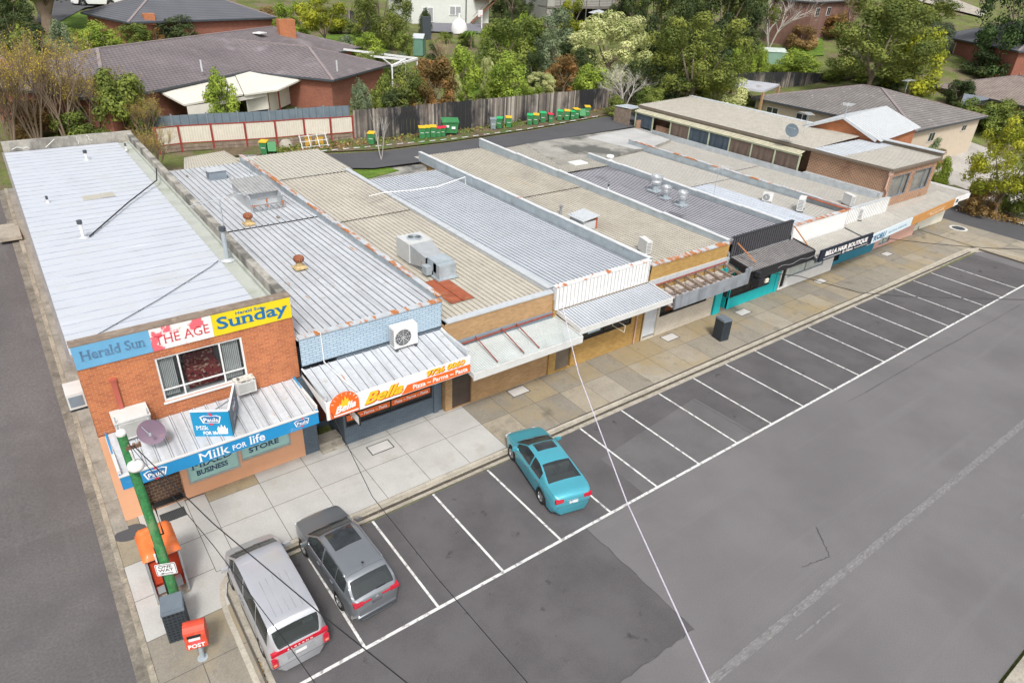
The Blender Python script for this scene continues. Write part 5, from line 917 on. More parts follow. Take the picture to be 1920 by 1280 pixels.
# litter bins with perforated cladding
def litter_bin(loc, rz, label, topc):
    t = thing('litter_bin', label, 'litter bin', (0, 0, 0), 'perforated litter bins'); mb = MB(); w2, d2, h = .31, .36, 1.30
    mb.box(-w2+.01, w2-.01, -d2+.01, d2-.01, .06, h-.02); mb.build('liner', black, t); mb = MB()
    for (a, b, ax) in ((-w2, w2, 'x'), (-d2, d2, 'y')):
        for sgn in (-1, 1):
            for k in range(6): u0 = a+(b-a)*k/5.0; u0 = min(max(u0, a+.025), b-.025); (mb.box(u0-.025, u0+.025, sgn*d2-.006, sgn*d2+.006, .05, h) if ax == 'x' else mb.box(sgn*w2-.006, sgn*w2+.006, u0-.025, u0+.025, .05, h))
            for k in range(9): zz = .09+k*.13; (mb.box(a, b, sgn*d2-.009, sgn*d2+.009, zz-.03, zz+.03) if ax == 'x' else mb.box(sgn*w2-.009, sgn*w2+.009, a, b, zz-.03, zz+.03))
    mb.build('perforated_panel', mat('bin_panel', (.035, .045, .055), .5, var=.15), t); mb = MB(); mb.box(-w2-.02, w2+.02, -d2-.02, d2+.02, h, h+.07); mb.box(-w2, w2, -d2+.05, d2, h+.07, h+.11); mb.build('lid', topc, t); t.location = loc; t.rotation_euler = (0, 0, rz); return t
litter_bin((-1.84, -1.12, .12), R_(-10), 'tall dark perforated litter bin squeezed between the phone booth and the red post box', mat('bin_lid', (.14, .17, .20), .5, var=.1)); litter_bin((29.4, 2.0, .12), R_(-10), 'dark perforated litter bin alone on the footpath outside the cream brick shop', mat('bin_lid', (.14, .17, .2)))
po = thing('post_box', 'red street post box on a galvanised stand reading POST', 'post box', (-1.42, -2.0, .12)); pr = mat('post_red', (.62, .07, .035), .5, var=.12, vs=5, coat=.15, stains=(((.66, .16, .10), 3, .55, .75),)); qx, qy = -1.50, -2.48
prr = Matrix.Translation((qx, qy, 0)) @ Matrix.Rotation(R_(-16), 4, 'Z'); L_ = lambda x, y, z_: prr @ Vector((x*1.15, y*1.15, z_ if z_ < .5 else .12+(z_-.12)*1.1)); ex, ey = (prr.to_3x3() @ Vector((1, 0, 0))), (prr.to_3x3() @ Vector((0, 1, 0)))
mb = MB(); P0 = [(-.26, -.22), (.26, -.22), (.26, .22), (-.26, .22)]; prof = [(.85, 1), (.87, 1), (1.45, 1)]
mb.face([L_(-.24, -.2, .85), L_(-.24, .2, .85), L_(.24, .2, .85), L_(.24, -.2, .85)])
for k in range(4):
    j = (k+1) % 4; mb.face([L_(*P0[k], .86), L_(*P0[j], .86), L_(*P0[j], 1.42), L_(*P0[k], 1.42)])
arc = [(-.22+.44*(1-math.cos(a))/2, 1.42+.20*math.sin(a)) for a in [math.pi*k/8 for k in range(9)]]
for a, b in zip(arc, arc[1:]): mb.face([L_(-.26, a[0], a[1]), L_(.26, a[0], a[1]), L_(.26, b[0], b[1]), L_(-.26, b[0], b[1])])
for sx in (-.26, .26): mb.face([L_(sx, a[0], a[1]) for a in (arc if sx > 0 else arc[::-1])])
body = mb.build('box', pr, po); mb = MB(); mb.obox(L_(-.02, -.225, 1.36), ex*.19, ey*.012, Vector((0, 0, .05))); mb.build('slot', black, po); mb = MB(); mb.obox(L_(-.02, -.232, 1.25), ex*.16, ey*.008, Vector((0, 0, .05))); mb.build('collection_plate', white, po)
mb = MB(); mb.obox(L_(0, -.226, 1.11), ex*.15, ey*.005, Vector((0, 0, .05))); mb.build('logo_patch', mat('post_badge', (.70, .10, .12), .5), po)
text('POST', wl, body, L_(-.21, -.225, .91), ex, (0, 0, 1), .47, .15, .03, depth=.005)
mb = MB(); mb.tube([L_(0, 0, .12), L_(0, 0, .90)], .07, 12); mb.lathe(L_(0, 0, .12), [(.16, 0), (.16, .03), (0, .03)], 12); mb.build('stand', galv, po)
# bollard-like post, stone lid and meter box by the side wall
st = thing('downpipe_guard', 'grey pipe standing against the side footpath near the stone lid', 'pipe', (-2.7, 20, 2.2)); a = at(25, 400, 4.6)
mb = MB(); mb.tube([(-2.45, 17.5, T(0, 17.5)+.1), (-2.4, 17.5, T(0, 17.5)+3.2)], .06, 8); mb.build('pipe', galv, st)
p = tg(18, 440); mb = MB(); mb.box(p.x-.55, p.x+.55, p.y-1.3, p.y+1.3, p.z, p.z+.22); tag(mb.build('concrete_lid', concrete_old, origin=tuple(p)), 'square concrete lid lying at the edge of the side street', 'lid')
# ================================================================== WHEELIE BINS
gb = mat('bin_green', (.045, .21, .075), .6, var=.2, vs=3); lids = {'Y': mat('lid_yellow', (.68, .44, .025), .6, var=.15, vs=5), 'G': mat('lid_green', (.02, .42, .14), .5, var=.05), 'R': mat('lid_red', (.66, .03, .07), .5), 'D': mat('lid_grey', (.22, .27, .28), .6)}
def make_bin(label):
    t = thing('wheelie_bin', label, 'wheelie bin', (0, 0, 0), 'wheelie bins along the back lane'); mb = MB(); q0 = [(-.22, -.24), (.22, -.24), (.22, .2), (-.22, .2)]; q1 = [(-.29, -.36), (.29, -.36), (.29, .34), (-.29, .34)]
    mb.face([(*p, .05) for p in q0][::-1])
    for k in range(4): j = (k+1) % 4; mb.face([(*q0[k], .05), (*q0[j], .05), (*q1[j], .98), (*q1[k], .98)])
    mb.box(-.30, .30, -.37, .35, .93, .985); b = mb.build('body', gb, t); mb = MB(); mb.box(-.16, .16, -.305, -.29, .5, .72) ; mb.build('sticker', white_dirty, b)
    mb = MB(); mb.face([(-.31, -.4, .99), (.31, -.4, .99), (.31, .36, 1.04), (-.31, .36, 1.04)]); mb.face([(-.31, -.4, .94), (.31, -.4, .94), (.31, -.4, .99), (-.31, -.4, .99)]); mb.face([(-.31, .36, .94), (-.31, -.4, .94), (-.31, -.4, .99), (-.31, .36, 1.04)]); mb.face([(.31, -.4, .94), (.31, .36, .94), (.31, .36, 1.04), (.31, -.4, .99)]); mb.face([(.31, .36, .94), (-.31, .36, .94), (-.31, .36, 1.04), (.31, .36, 1.04)]); ld = mb.build('lid', lids['Y'], t)
    for sx in (-.3, .3): mb = MB(); mb.lathe((sx-.03, .27, .1), [(0, 0), (.1, 0), (.1, .06), (0, .06)], 14, axis=0); mb.build('wheel', rubber, t)
    mb = MB(); mb.tube([(-.25, .36, .96), (-.25, .43, .97), (.25, .43, .97), (.25, .36, .96)], .018, 6); mb.build('handle', gb, t); return t
bins = [(500, 292, 'Y', 'yellow-lidded green bin by the cream fence at the left end of the lane'), (701, 274, 'Y', 'lone yellow-lidded green bin beside the bare sapling'), (795, 263, 'Y', 'wide yellow-lidded bin at the left end of the row by the skip'), (806, 262, 'Y', 'second yellow-lidded bin from the left in the row by the skip'), (816, 260.5, 'Y', 'yellow-lidded bin next to the red-lidded pair'),
 (826, 260, 'R', 'red-lidded bin touching the yellow-lidded one'), (835, 259, 'R', 'red-lidded bin right beside the big green skip'), (928, 245, 'D', 'grey bin without a bright lid against the paling fence'), (940, 243.5, 'G', 'green-lidded bin between the grey bin and a yellow-lidded one'), (957, 242, 'Y', 'yellow-lidded bin at the right end of the group with the grey bin'),
 (997, 237, 'G', 'bright green-lidded bin, first of the long right-hand row'), (1008, 236, 'Y', 'yellow-lidded bin tucked behind the first green-lidded bin of the long row'), (1021, 233, 'G', 'bright green-lidded bin, left neighbour of the red-lidded one in the long row'), (1035, 232, 'R', 'small red-lidded bin in the middle of the long row'), (1053, 229, 'G', 'bright green-lidded bin, right of the timber pallet in the long row'),
 (1066, 228, 'Y', 'yellow-lidded bin of the long row next to the pallet end'), (1076, 227, 'G', 'narrow dark bin between two yellow-lidded bins'), (1083, 225, 'Y', 'yellow-lidded bin just left of the toppled bin'), (1092, 222, 'T', 'toppled green bin leaning on its side'), (1104, 220, 'Y', 'last yellow-lidded bin at the far right of the lane'), (513, 289, 'T', 'green bin lying on its side by the cream fence')]
proto = None
for px, py, c, lab in bins:
    p = tg(px, py)
    if proto is None: proto = make_bin(lab); o = proto
    else: o = dup(proto, (0, 0, 0), 0, lab)
    o.location = (p.x, p.y+.35, p.z+.04); o.rotation_euler = (R_(50) if c == 'T' else 0, 0, R_(-30+random.uniform(-15, 15)))
    s = .86 if c == 'R' or lab.startswith('narrow') else 1.02; o.scale = (s, s, s*1.02)
    for ch in [q for q in bpy.data.objects if q.parent == o]:
        if ch.name.startswith('lid') or (c == 'D' and ch.name.startswith('body')): ch.material_slots[0].link = 'OBJECT'; ch.material_slots[0].material = lids.get(c, gb)
sk = thing('skip_bin', 'large green four-wheeled rubbish skip by the paling fence', 'skip bin', (0, 0, 0)); mb = MB(); q0 = [(-.62, -.4), (.62, -.4), (.62, .4), (-.62, .4)]; q1 = [(-.75, -.58), (.75, -.58), (.75, .5), (-.75, .5)]
mb.face([(*p, .2) for p in q0][::-1]); [mb.face([(*q0[k], .2), (*q0[(k+1) % 4], .2), (*q1[(k+1) % 4], 1.2), (*q1[k], 1.2)]) for k in range(4)]; mb.box(-.8, .8, -.62, .54, 1.15, 1.25); mb.build('body', gb, sk)
mb = MB(); mb.slab([(-.8, -.66, 1.26), (.8, -.66, 1.26), (.8, .56, 1.45), (-.8, .56, 1.45)], .05); mb.build('lid', gb, sk)
for x_ in (-.5, .5):
    for y_ in (-.3, .3): mb = MB(); mb.lathe((x_-.03, y_, .1), [(0, 0), (.1, 0), (.1, .06), (0, .06)], 12, axis=0); mb.build('wheel', rubber, sk)
mb = MB(); mb.box(-.45, -.15, -.56, -.52, .75, .95); mb.box(.1, .45, -.54, -.51, .6, .82); mb.build('sticker', white, sk); p = tg(849, 256); sk.location = (p.x, p.y+.5, p.z+.03); sk.rotation_euler = (0, 0, R_(-25))
# ================================================================== WIRES
TOP = Vector((PX-.05, PY, 7.1))
cable('power_line', [TOP+Vector((.1, -.15, 0)), at(400, 981, 6.3), at(610, 1157, 5.9), at(764, 1280, 5.7), at(1100, 1550, 5.4)], .016, black, 'thick black power line running from the green pole across the silver van', group='overhead lines')
cable('power_line', [TOP+Vector((0, -.1, .1)), at(400, 1022, 6.2), at(531, 1195, 5.8), at(591, 1280, 5.6), at(750, 1500, 5.4)], .010, black, 'thinner black line dropping from the green pole over the left side of the silver van', group='overhead lines')
cable('power_line', [(5.2, 2.55, 3.95), at(698, 930, 4.2), at(820, 1083, 4.6), at(990, 1280, 5.2), at(1200, 1520, 5.6)], .012, black, 'black line from between the milk and pizza awnings over the empty parking bays', group='overhead lines')
cable('service_wire', [(18.25, 4.3, 4.9), at(1070, 640, 4.2), at(1085, 700, 4.3), at(1175, 940, 4.8), at(1335, 1290, 5.6), at(1450, 1550, 6)], .022, mat('pale_insulation', (.62, .58, .66), .5), 'pale service wire dropping from the ribbed fascia towards the road', group='overhead lines')
cable('power_line', [(45.6, 2.3, 3.4), at(1760, 458, 3.9), at(1850, 465, 4.3), at(1930, 468, 4.8), at(2100, 475, 5.5)], .02, black, 'black line from the pale name board out past the far parking bays', group='overhead lines')
cable('power_line', [(32.6, 2.1, 3.7), at(1500, 518, 4.0), at(1610, 548, 4.3), at(1700, 556, 4.5), at(1930, 562, 5.2), at(2100, 565, 5.5)], .02, black, 'black line from the black light box sagging over the far bay lines', group='overhead lines')
# pole fragment with red top beside lane exit
p = tg(1822, 368); mp = thing('marker_post', 'red and white marker post at the lane mouth', 'post', tuple(p)); mb = MB(); mb.tube([p, p+Vector((0, 0, 1.0))], .09, 8); mb.build('post', white, mp); mb = MB(); mb.tube([p+Vector((0, 0, .45)), p+Vector((0, 0, .75))], .1, 8); mb.build('red_band', lids['R'], mp)
# ================================================================== CARS
def make_car(label, S, col, group='cars parked nose to the kerb'):
    root = thing(S['name'], label, S['cat'], (0, 0, 0), group)
    L2, wf, wr, wy_f, wy_r = S['L']/2, S['hw'], S['hwr'], S['wheels'][0], S['wheels'][1]
    I = lambda tab, y: float(np.interp(y, [a[0] for a in tab], [a[1] for a in tab]))
    def sm(tab, y, e=.10): return (I(tab, y-e)+2*I(tab, y)+I(tab, y+e))/4 if -L2+e < y < L2-e else I(tab, y)
    ys = sorted({*np.linspace(-L2, L2, 74).tolist(), -L2+.02, -L2+.05, L2-.02, L2-.05, *S['cuts']})
    R = .38
    def ring(y):
        hw = min(sm(S['plan'], y, .08), 1-.30*max(0, 1-(L2-abs(y))/.34)**2.3)*wf; zt = sm(S['top'], y); zb = sm(S['belt'], y); zs = .24+ (0.12 if abs(y) > L2-.15 else 0); t = max(0., min(1., (zt-zb)/S['cab']))
        arch = 0
        for c in (wy_f, wy_r):
            if abs(y-c) < R+.03: arch = max(arch, math.sqrt(max(0, (R+.03)**2-(y-c)**2))+.30)
        za = max(zs, arch); hr = hw*(.95-(.95-wr)*t)
        zmid = max(za+.04, .30+.45*(zb-.3)); crown = S.get('crown', .035)
        zt_ = max(zt, zb+.012)
        return [Vector(v) for v in ((0, y, .2), (hw*.80, y, .2 if not arch else za), (hw*.955, y, za), (hw*(.995), y, zmid), (hw*.995, y, (zmid+zb)/2+.03), (hw*.965, y, zb-.03), (hw*.93, y, zb+.005), ((hw*.93+hr)/2+.01*t, y, (zb+zt_)/2), (hr, y, zt_-.045*max(t, .3)), (hr*.9, y, zt_-.012), (hr*.70, y, zt_+crown*.35), (0, y, zt_+crown))]
    RG = [ring(y) for y in ys]; parts = {k: MB() for k in ('body', 'windscreen', 'rear_window', 'sunroof')}; SWN = {}
    ws, rw, sw = S['ws'], S['rw'], S['sw']; n = len(RG[0])
    for i in range(len(ys)-1):
        ya, yb = ys[i], ys[i+1]; ym = (ya+yb)/2; zt = sm(S['top'], ym); zb = sm(S['belt'], ym); tt = (zt-zb)/S['cab']
        for k in range(n-1):
            key = 'body'
            if k >= 8 and ws[0] < ym < ws[1] and not (k == 8 and False): key = 'windscreen' if k > 8 else 'body'
            if k >= 8 and rw[0] < ym < rw[1]: key = 'rear_window' if k > 8 else 'body'
            if k in (6, 7) and tt > .22 and any(a < ym < b for a, b in sw): key = 'side_window'
            if 'sun' in S and k >= 10 and S['sun'][0] < ym < S['sun'][1]: key = 'sunroof'
            if 'sun' in S and k == 9 and False: key = 'sunroof'
            a, b, c, d = RG[i][k], RG[i+1][k], RG[i+1][k+1], RG[i][k+1]
            mx = lambda v: Vector((-v.x, v.y, v.z))
            if key == 'side_window':
                j = [q for q, (u, v) in enumerate(sw) if u < ym < v][0]; SWN.setdefault((j, 1), MB()).face([a, b, c, d]); SWN.setdefault((j, -1), MB()).face([mx(d), mx(c), mx(b), mx(a)]); continue
            parts[key].face([a, b, c, d]); parts[key].face([mx(d), mx(c), mx(b), mx(a)])
    for r, rev in ((RG[0], 0), (RG[-1], 1)):
        P = r+[Vector((-v.x, v.y, v.z)) for v in r[::-1][1:-1]]
        for k in range(n-1):
            q = [r[k], r[k+1], Vector((-r[k+1].x, r[k+1].y, r[k+1].z)), Vector((-r[k].x, r[k].y, r[k].z))]
            parts['body'].face(q if not rev else q[::-1])
    bd = parts['body'].build('body', col, root, smooth=True, sharp=62)
    for k, mb in parts.items():
        if k != 'body' and mb.f: mb.build(k, auto_glass if k != 'sunroof' else car_glass, root, smooth=True, sharp=40)
    for mb in SWN.values(): mb.build('side_window', auto_glass, root, smooth=True, sharp=40)
    ct, sb, dk = mat('cabin_trim', (.06, .06, .062), .8), mat('seat_fabric', S.get('seat', (.10, .10, .10)), .9, var=.1), mat('dashboard', (.09, .085, .08), .7)
    y0_, y1_ = rw[0]+.05, ws[1]; mb = MB(); mb.box(-wf*.82, wf*.82, y0_+.15, y1_-.05, .45, .5)
    for sx in (-1, 1): x = sx*wf*.84; mb.box(min(x, x-sx*.04), max(x, x-sx*.04), y0_+.2, y1_-.1, .5, I(S['belt'], 0)-.04)
    mb.build('cabin', ct, root); mb = MB(); mb.box(-wf*.8, wf*.8, ws[1]-.42, ws[1]-.02, .7, I(S['belt'], ws[1])-.03); mb.build('dashboard', dk, root)
    zt_ = I(S['top'], 0)
    for yy in S.get('rows', (ws[0]-.15, ws[0]-1.0)):
        for sx in (-1, 1): mb = MB(); x = sx*.36; mb.box(x-.24, x+.24, yy-.25, yy+.25, .5, .72); mb.obox((x, yy-.30, .98), (.23, 0, 0), (0, .06, .012), (0, -.06, .28)); mb.box(x-.12, x+.12, yy-.42, yy-.33, zt_-.30, zt_-.14); mb.build('seat', sb, root)
    mb = MB(); mb.box(-wf*.75, wf*.75, rw[0]+.12, rw[0]+.55, .5, I(S['belt'], rw[0]+.3)-.05); mb.build('parcel_shelf', dk, root)
    yl = -L2
    def rear(x0, x1, z0, z1, off, m, nm, dy=.03, rot=0): mb = MB(); mb.box(x0, x1, yl-off, yl-off+dy+.06, z0, z1); return mb.build(nm, m, root)
    # wheels
    W = None
    for yy in (wy_f, wy_r):
        for sx in (-1, 1):
            x = sx*(wf-.125)
            if W is None:
                w_ = MB(); w_.lathe((0, 0, 0), [(.20, -.10), (.30, -.115), (.325, -.09), (.335, -.05), (.335, .05), (.325, .09), (.30, .115), (.20, .10)], 28, axis=0); ty = w_.build('tyre', rubber, None, smooth=True, sharp=40)
                w_ = MB(); w_.lathe((0, 0, 0), [(.0, -.06), (.05, -.075), (.06, -.06), (.2, -.055), (.225, -.105), (.235, -.09)], 28, axis=0, m=[0, 0, 1, 0, 0]); w_.lathe((0, 0, 0), [(.0, .06), (.05, .075), (.06, .06), (.2, .055), (.225, .105), (.235, .09)], 28, axis=0, m=[0, 0, 1, 0, 0])
                for a in range(5):
                    an = a*2*math.pi/5; d = Vector((0, math.cos(an), math.sin(an))); t_ = Vector((0, -math.sin(an), math.cos(an)))
                    for s2 in (-1, 1): w_.obox(Vector((s2*.082, 0, 0))+d*.13, Vector((.012, 0, 0)), d*.10, t_*.028)
                rim = w_.build('rim', [alloy, black], None); W = (ty, rim); t2, r2 = ty, rim
            else: t2, r2 = W[0].copy(), W[1].copy(); COL.objects.link(t2); COL.objects.link(r2)
            e = bpy.data.objects.new('wheel', bpy.data.meshes.new('hub')) ; 
            hb_ = MB(); hb_.lathe((0, 0, 0), [(0, -.05), (.06, -.05), (.06, .05), (0, .05)], 10, axis=0); e = hb_.build('wheel', darkgrey, None); e.parent = root; e.location = (x, yy, .335); t2.parent = e; r2.parent = e; t2.location = r2.location = (0, 0, 0)
    # rear details
    for m, nm, boxes in S['rear']:
        for b in boxes:
            x0, x1, z0, z1, off, dp = b; mb = MB(); mb.box(x0, x1, yl-off, yl-off+dp, z0, z1); mb.build(nm.rstrip('s') if len(boxes) > 1 else nm, m, root)
    # door seams, handles, mirrors, trim
    mb = MB()
    def side(y, z, o=.006):
        r = ring(y); 
        for a, b in zip(r[2:7], r[3:8]):
            if a.z <= z <= b.z: t = (z-a.z)/max(1e-6, b.z-a.z); return a.x+(b.x-a.x)*t+o
        return r[4].x+o
    for sx in (-1, 1):
        for y in S['seams']:
            zt = I(S['belt'], y)-.02; zz = np.linspace(.36, zt, 8)
            for a, b in zip(zz, zz[1:]): mb.face([(sx*side(y-.006, a), y-.006, a), (sx*side(y+.006, a), y+.006, a), (sx*side(y+.006, b), y+.006, b), (sx*side(y-.006, b), y-.006, b)])
    mb.build('door_seams', black, root)
    mb = MB()
    for sx in (-1, 1):
        for y in S['handles']: mb = MB(); z = I(S['belt'], y)-.13; x = side(y, z); mb.box(min(sx*x, sx*(x+.03)), max(sx*x, sx*(x+.03)), y-.10, y+.10, z-.015, z+.02); mb.build('door_handle', chrome, root)
    for sx in (-1, 1):
        y, z = S['mirror']; x = side(y, I(S['belt'], y)-.02); mb = MB(); mb.obox((sx*(x+.13), y, z+.07), (.11, 0, 0), (sx*-.03, .05, 0), (0, 0, .065)); mb.box(min(sx*(x-.05), sx*(x+.1)), max(sx*(x-.05), sx*(x+.1)), y-.03, y+.03, z, z+.04); mb.build('mirror', col, root)
    # window surround lines, roof rails, antenna
    mb = MB()
    for sx in (-1, 1):
        for a, b in S.get('rails', []):
            pts = []; mb = MB()
            for y in np.linspace(a, b, 10): r = ring(y); pts.append((sx*(r[8].x-.01), y, r[8].z+.05))
            mb.tube(pts, .018, 6); [mb.box(p[0]-.015, p[0]+.015, p[1]-.03, p[1]+.03, p[2]-.06, p[2]) for p in (pts[0], pts[-1])]; mb.build('roof_rail', chrome, root)
    mb = MB()
    for sx in (-1, 1):
        for a, b in sw:
            pts = [];
            for y in np.linspace(a, b, 14): r = ring(y); pts.append((sx*(r[6].x+.008), y, r[6].z+.01))
            mb.tube(pts, .011, 5)
    mb.build('window_trim', S.get('trim', chrome), root)
    for y in S.get('roofseam', []):
        mb = MB(); r = ring(y); pts = [(v.x, v.y, v.z+.004) for v in r[9:]]; pts = pts+[(-p[0], p[1], p[2]) for p in pts[::-1][1:]]; mb.tube(pts, .006, 4); mb.build('roof_seam', S.get('seam_m', darkgrey), root)
    if 'ribs' in S:
        for x in (-.4, -.2, 0, .2, .4):
            mb = MB(); r0, r1 = ring(S['ribs'][0]), ring(S['ribs'][1]); mb.tube([(x, S['ribs'][0], r0[11].z+.0-.02*abs(x)), (x, S['ribs'][1], r1[11].z-.02*abs(x))], .012, 4); mb.build('roof_rib', S.get('seam_m', darkgrey), root)
    r = ring(ws[1]-.1); mb = MB(); y0_ = ws[1]-.03
    for x0, x1 in ((-.55, .0), (.05, .6)): mb = MB(); z0 = ring(y0_)[11].z+.005; mb.tube([(x0, y0_+.02, z0), (x1, y0_-.07, ring(y0_-.07)[11].z+.012)], .011, 4); mb.build('wiper', black, root)
    
    for sx in (-1, 1): r = ring(L2-.10); x = ring(L2-.2)[4].x; fz = I(S['belt'], L2-.12)-.07; mb = MB(); mb.obox((sx*(x-.13), L2-.15, fz), (.13, -sx*.05, 0), (sx*.02, .07, 0), (0, 0, .055)); mb.build('headlight', mat('headlight', (.6, .62, .65), .1, coat=.8), root)
    mb = MB(); mb.box(-.42, .42, L2-.03, L2+.01, .36, .5); mb.build('grille', black, root)
    return root, ring
tl_red = mat('tail_red', (.50, .01, .03), .15, coat=.6, var=0); plate_m = mat('number_plate', (.72, .72, .70), .4, stains=(((.2, .25, .4), 14, .52, .56),))
paint_c = lambda nm, c, met=.5: mat(nm, c, .32, met, var=.03, coat=.7, spec=.5)
# teal sedan
sedan = dict(seat=(.16, .15, .14), name='parked_sedan', cat='car', L=4.80, hw=.91, hwr=.70, cab=.46, wheels=(1.43, -1.35), fl=.70,
    plan=[(-2.4, .80), (-2.32, .88), (-2.1, .96), (-1.6, 1), (1.3, 1), (1.9, .95), (2.2, .86), (2.33, .74), (2.4, .62)],
    top=[(-2.4, .86), (-2.36, .98), (-2.28, 1.06), (-2.1, 1.10), (-1.75, 1.125), (-1.62, 1.15), (-.75, 1.42), (-.4, 1.455), (.1, 1.465), (.45, 1.44), (1.25, 1.02), (1.45, .97), (2.0, .86), (2.25, .76), (2.36, .64), (2.4, .5)],
    belt=[(-2.4, .80), (-2.3, .98), (-1.9, 1.03), (-1.2, 1.0), (0, .96), (1.2, .93), (1.7, .88), (2.1, .80), (2.3, .68), (2.4, .46)], ws=(.5, 1.26), rw=(-1.62, -.78), sw=[(-1.12, -.28), (-.20, 1.0)], sun=(-.08, .42), cuts=[.5, 1.26, -1.62, -.78, -1.12, -.28, -.2, 1.0, -.08, .42],
    seams=(1.02, -.24, -1.2), handles=(-.05, -1.0), mirror=(.88, .96), roofseam=[],
    rear=[(tl_red, 'tail_lights', [(-.78, -.44, .80, .95, .012, .12), (.44, .78, .80, .95, .012, .12)]), (plate_m, 'number_plate', [(-.19, .19, .66, .78, .012, .03)]), (chrome, 'boot_trim', [(-.30, .30, .83, .855, .012, .03)]), (darkgrey, 'bumper_groove', [(-.70, .70, .575, .585, .004, .02)])])
car, rg = make_car('metallic teal sedan parked alone at the kerb', sedan, paint_c('metallic_teal', (.085, .42, .52), .4))
car.scale = (1.04, 1.06, 1.04); car.location = (12.86, -1.66, 0); car.rotation_euler = (0, 0, R_(-12.5))
mb = MB()
for b_ in (((-1.3, .1), (.16, .07)), ((-1.22, -.05), (.1, .1)),): mb.box(b_[0][1]-.12, b_[0][1]+.12, b_[0][0]-.1, b_[0][0]+.12, 1.20, 1.235)
# grey SUV
suv = dict(name='parked_suv', cat='car', L=4.67, hw=.925, hwr=.745, cab=.55, wheels=(1.38, -1.33), fl=.86, crown=.03,
    plan=[(-2.335, .80), (-2.27, .89), (-2.05, .965), (-1.6, 1), (1.3, 1), (1.85, .96), (2.1, .88), (2.25, .78), (2.335, .64)],
    top=[(-2.335, .90), (-2.29, 1.08), (-2.2, 1.14), (-1.78, 1.56), (-1.6, 1.625), (-.8, 1.665), (0, 1.675), (.35, 1.65), (1.12, 1.16), (1.35, 1.10), (1.95, 1.0), (2.2, .88), (2.3, .74), (2.335, .55)],
    belt=[(-2.335, .86), (-2.25, 1.06), (-1.9, 1.12), (-1.2, 1.12), (0, 1.06), (1.1, 1.05), (1.7, 1.0), (2.1, .90), (2.27, .76), (2.335, .5)], ws=(.42, 1.13), rw=(-2.20, -1.80), sw=[(-1.75, -1.15), (-1.12, -.25), (-.17, .9)], sun=(-.55, .30), cuts=[.42, 1.13, -2.2, -1.8, -1.75, -1.15, -.25, -.17, .9, -.55, .3],
    seams=(.98, -.21, -1.15), handles=(-.05, -1.0), mirror=(.8, 1.08), rails=[(-1.5, .35)], roofseam=[-1.62],
    rear=[(tl_red, 'tail_lights', [(-.80, -.50, .92, 1.06, .015, .16), (.50, .80, .92, 1.06, .015, .16), (-.50, -.2, .97, 1.01, .012, .1), (.2, .5, .97, 1.01, .012, .1)]), (mat('dark_plate', (.10, .10, .11), .5), 'number_plate', [(-.19, .19, .78, .90, .014, .03)]), (chrome, 'bumper_trim', [(-.70, .70, .40, .43, .02, .05), (-.06, .06, .97, 1.06, .02, .05)]), (darkgrey, 'lower_bumper', [(-.66, .66, .26, .39, .012, .05)]), (black, 'rear_wiper', [(.05, .4, 1.17, 1.19, -.12, .03)])])
car2, rg = make_car('dark grey sport utility car with chrome roof rails beside the silver van', suv, paint_c('gunmetal', (.26, .28, .30), .6))
car2.scale = (1.02, 1.07, 1.03); car2.location = (3.62, -1.60, 0); car2.rotation_euler = (0, 0, R_(2))
mb = MB(); mb.beam((0, -1.42, 1.70), (0, -1.55, 1.78), .05, .02); mb.build('roof_fin', black, car2)
# silver people mover
van = dict(rows=(.85, -.1, -1.1), seat=(.20, .18, .15), name='parked_people_mover', cat='van', L=4.95, hw=.92, hwr=.80, cab=.78, wheels=(1.55, -1.42), fl=.92, crown=.03,
    plan=[(-2.475, .90), (-2.42, .95), (-2.2, .99), (-1.6, 1), (1.4, 1), (1.95, .96), (2.2, .88), (2.38, .76), (2.475, .62)],
    top=[(-2.475, 1.04), (-2.46, 1.16), (-2.40, 1.24), (-2.20, 1.80), (-2.08, 1.86), (-1, 1.90), (0, 1.90), (.7, 1.86), (1.0, 1.80), (1.75, 1.24), (1.95, 1.14), (2.3, 1.0), (2.42, .84), (2.475, .6)],
    belt=[(-2.475, 1.0), (-2.4, 1.10), (-2.0, 1.12), (0, 1.10), (1.5, 1.08), (1.9, 1.04), (2.2, .96), (2.4, .80), (2.475, .55)], ws=(1.02, 1.78), rw=(-2.44, -2.21), sw=[(-2.1, -1.15), (-1.1, .0), (.06, .95), (1.0, 1.4)], cuts=[1.02, 1.78, -2.44, -2.21, -2.1, -1.15, -1.1, 0, .06, .95, 1.4],
    seams=(1.15, .03, -1.15), handles=(.2, -.1), mirror=(1.3, 1.12), roofseam=[.55, -2.05], ribs=(-1.9, -.4), seam_m=mat('seam_silver', (.34, .34, .36), .4), trim=mat('silver_trim', (.4, .4, .42), .3),
    rear=[(tl_red, 'reflector_bar', [(-.86, .86, 1.03, 1.15, .02, .1)]), (tl_red, 'tail_lights', [(-.87, -.70, .56, .86, .012, .1), (.70, .87, .56, .86, .012, .1)]), (mat('indicator', (.7, .25, .15), .2), 'indicators', [(-.84, -.74, .62, .70, .018, .05), (.74, .84, .62, .70, .018, .05)]), (white, 'number_plate', [(-.17, .17, .74, .85, .02, .04)]), (mat('plate_recess', (.3, .31, .32), .5), 'plate_recess', [(-.42, .42, .66, .93, .008, .04)]), (darkgrey, 'bumper_groove', [(-.8, .8, .49, .50, .004, .02)])])
car3, rg = make_car('silver people mover with a red bar across its tailgate at the end of the row', van, paint_c('bright_silver', (.56, .57, .60), .5))
car3.scale = (1.03, 1.05, 1.03); car3.location = (.98, -1.82, 0); car3.rotation_euler = (0, 0, R_(0))
rb_ = [o for o in bpy.data.objects if o.parent == car3 and o.name.startswith('reflector_bar')][0]
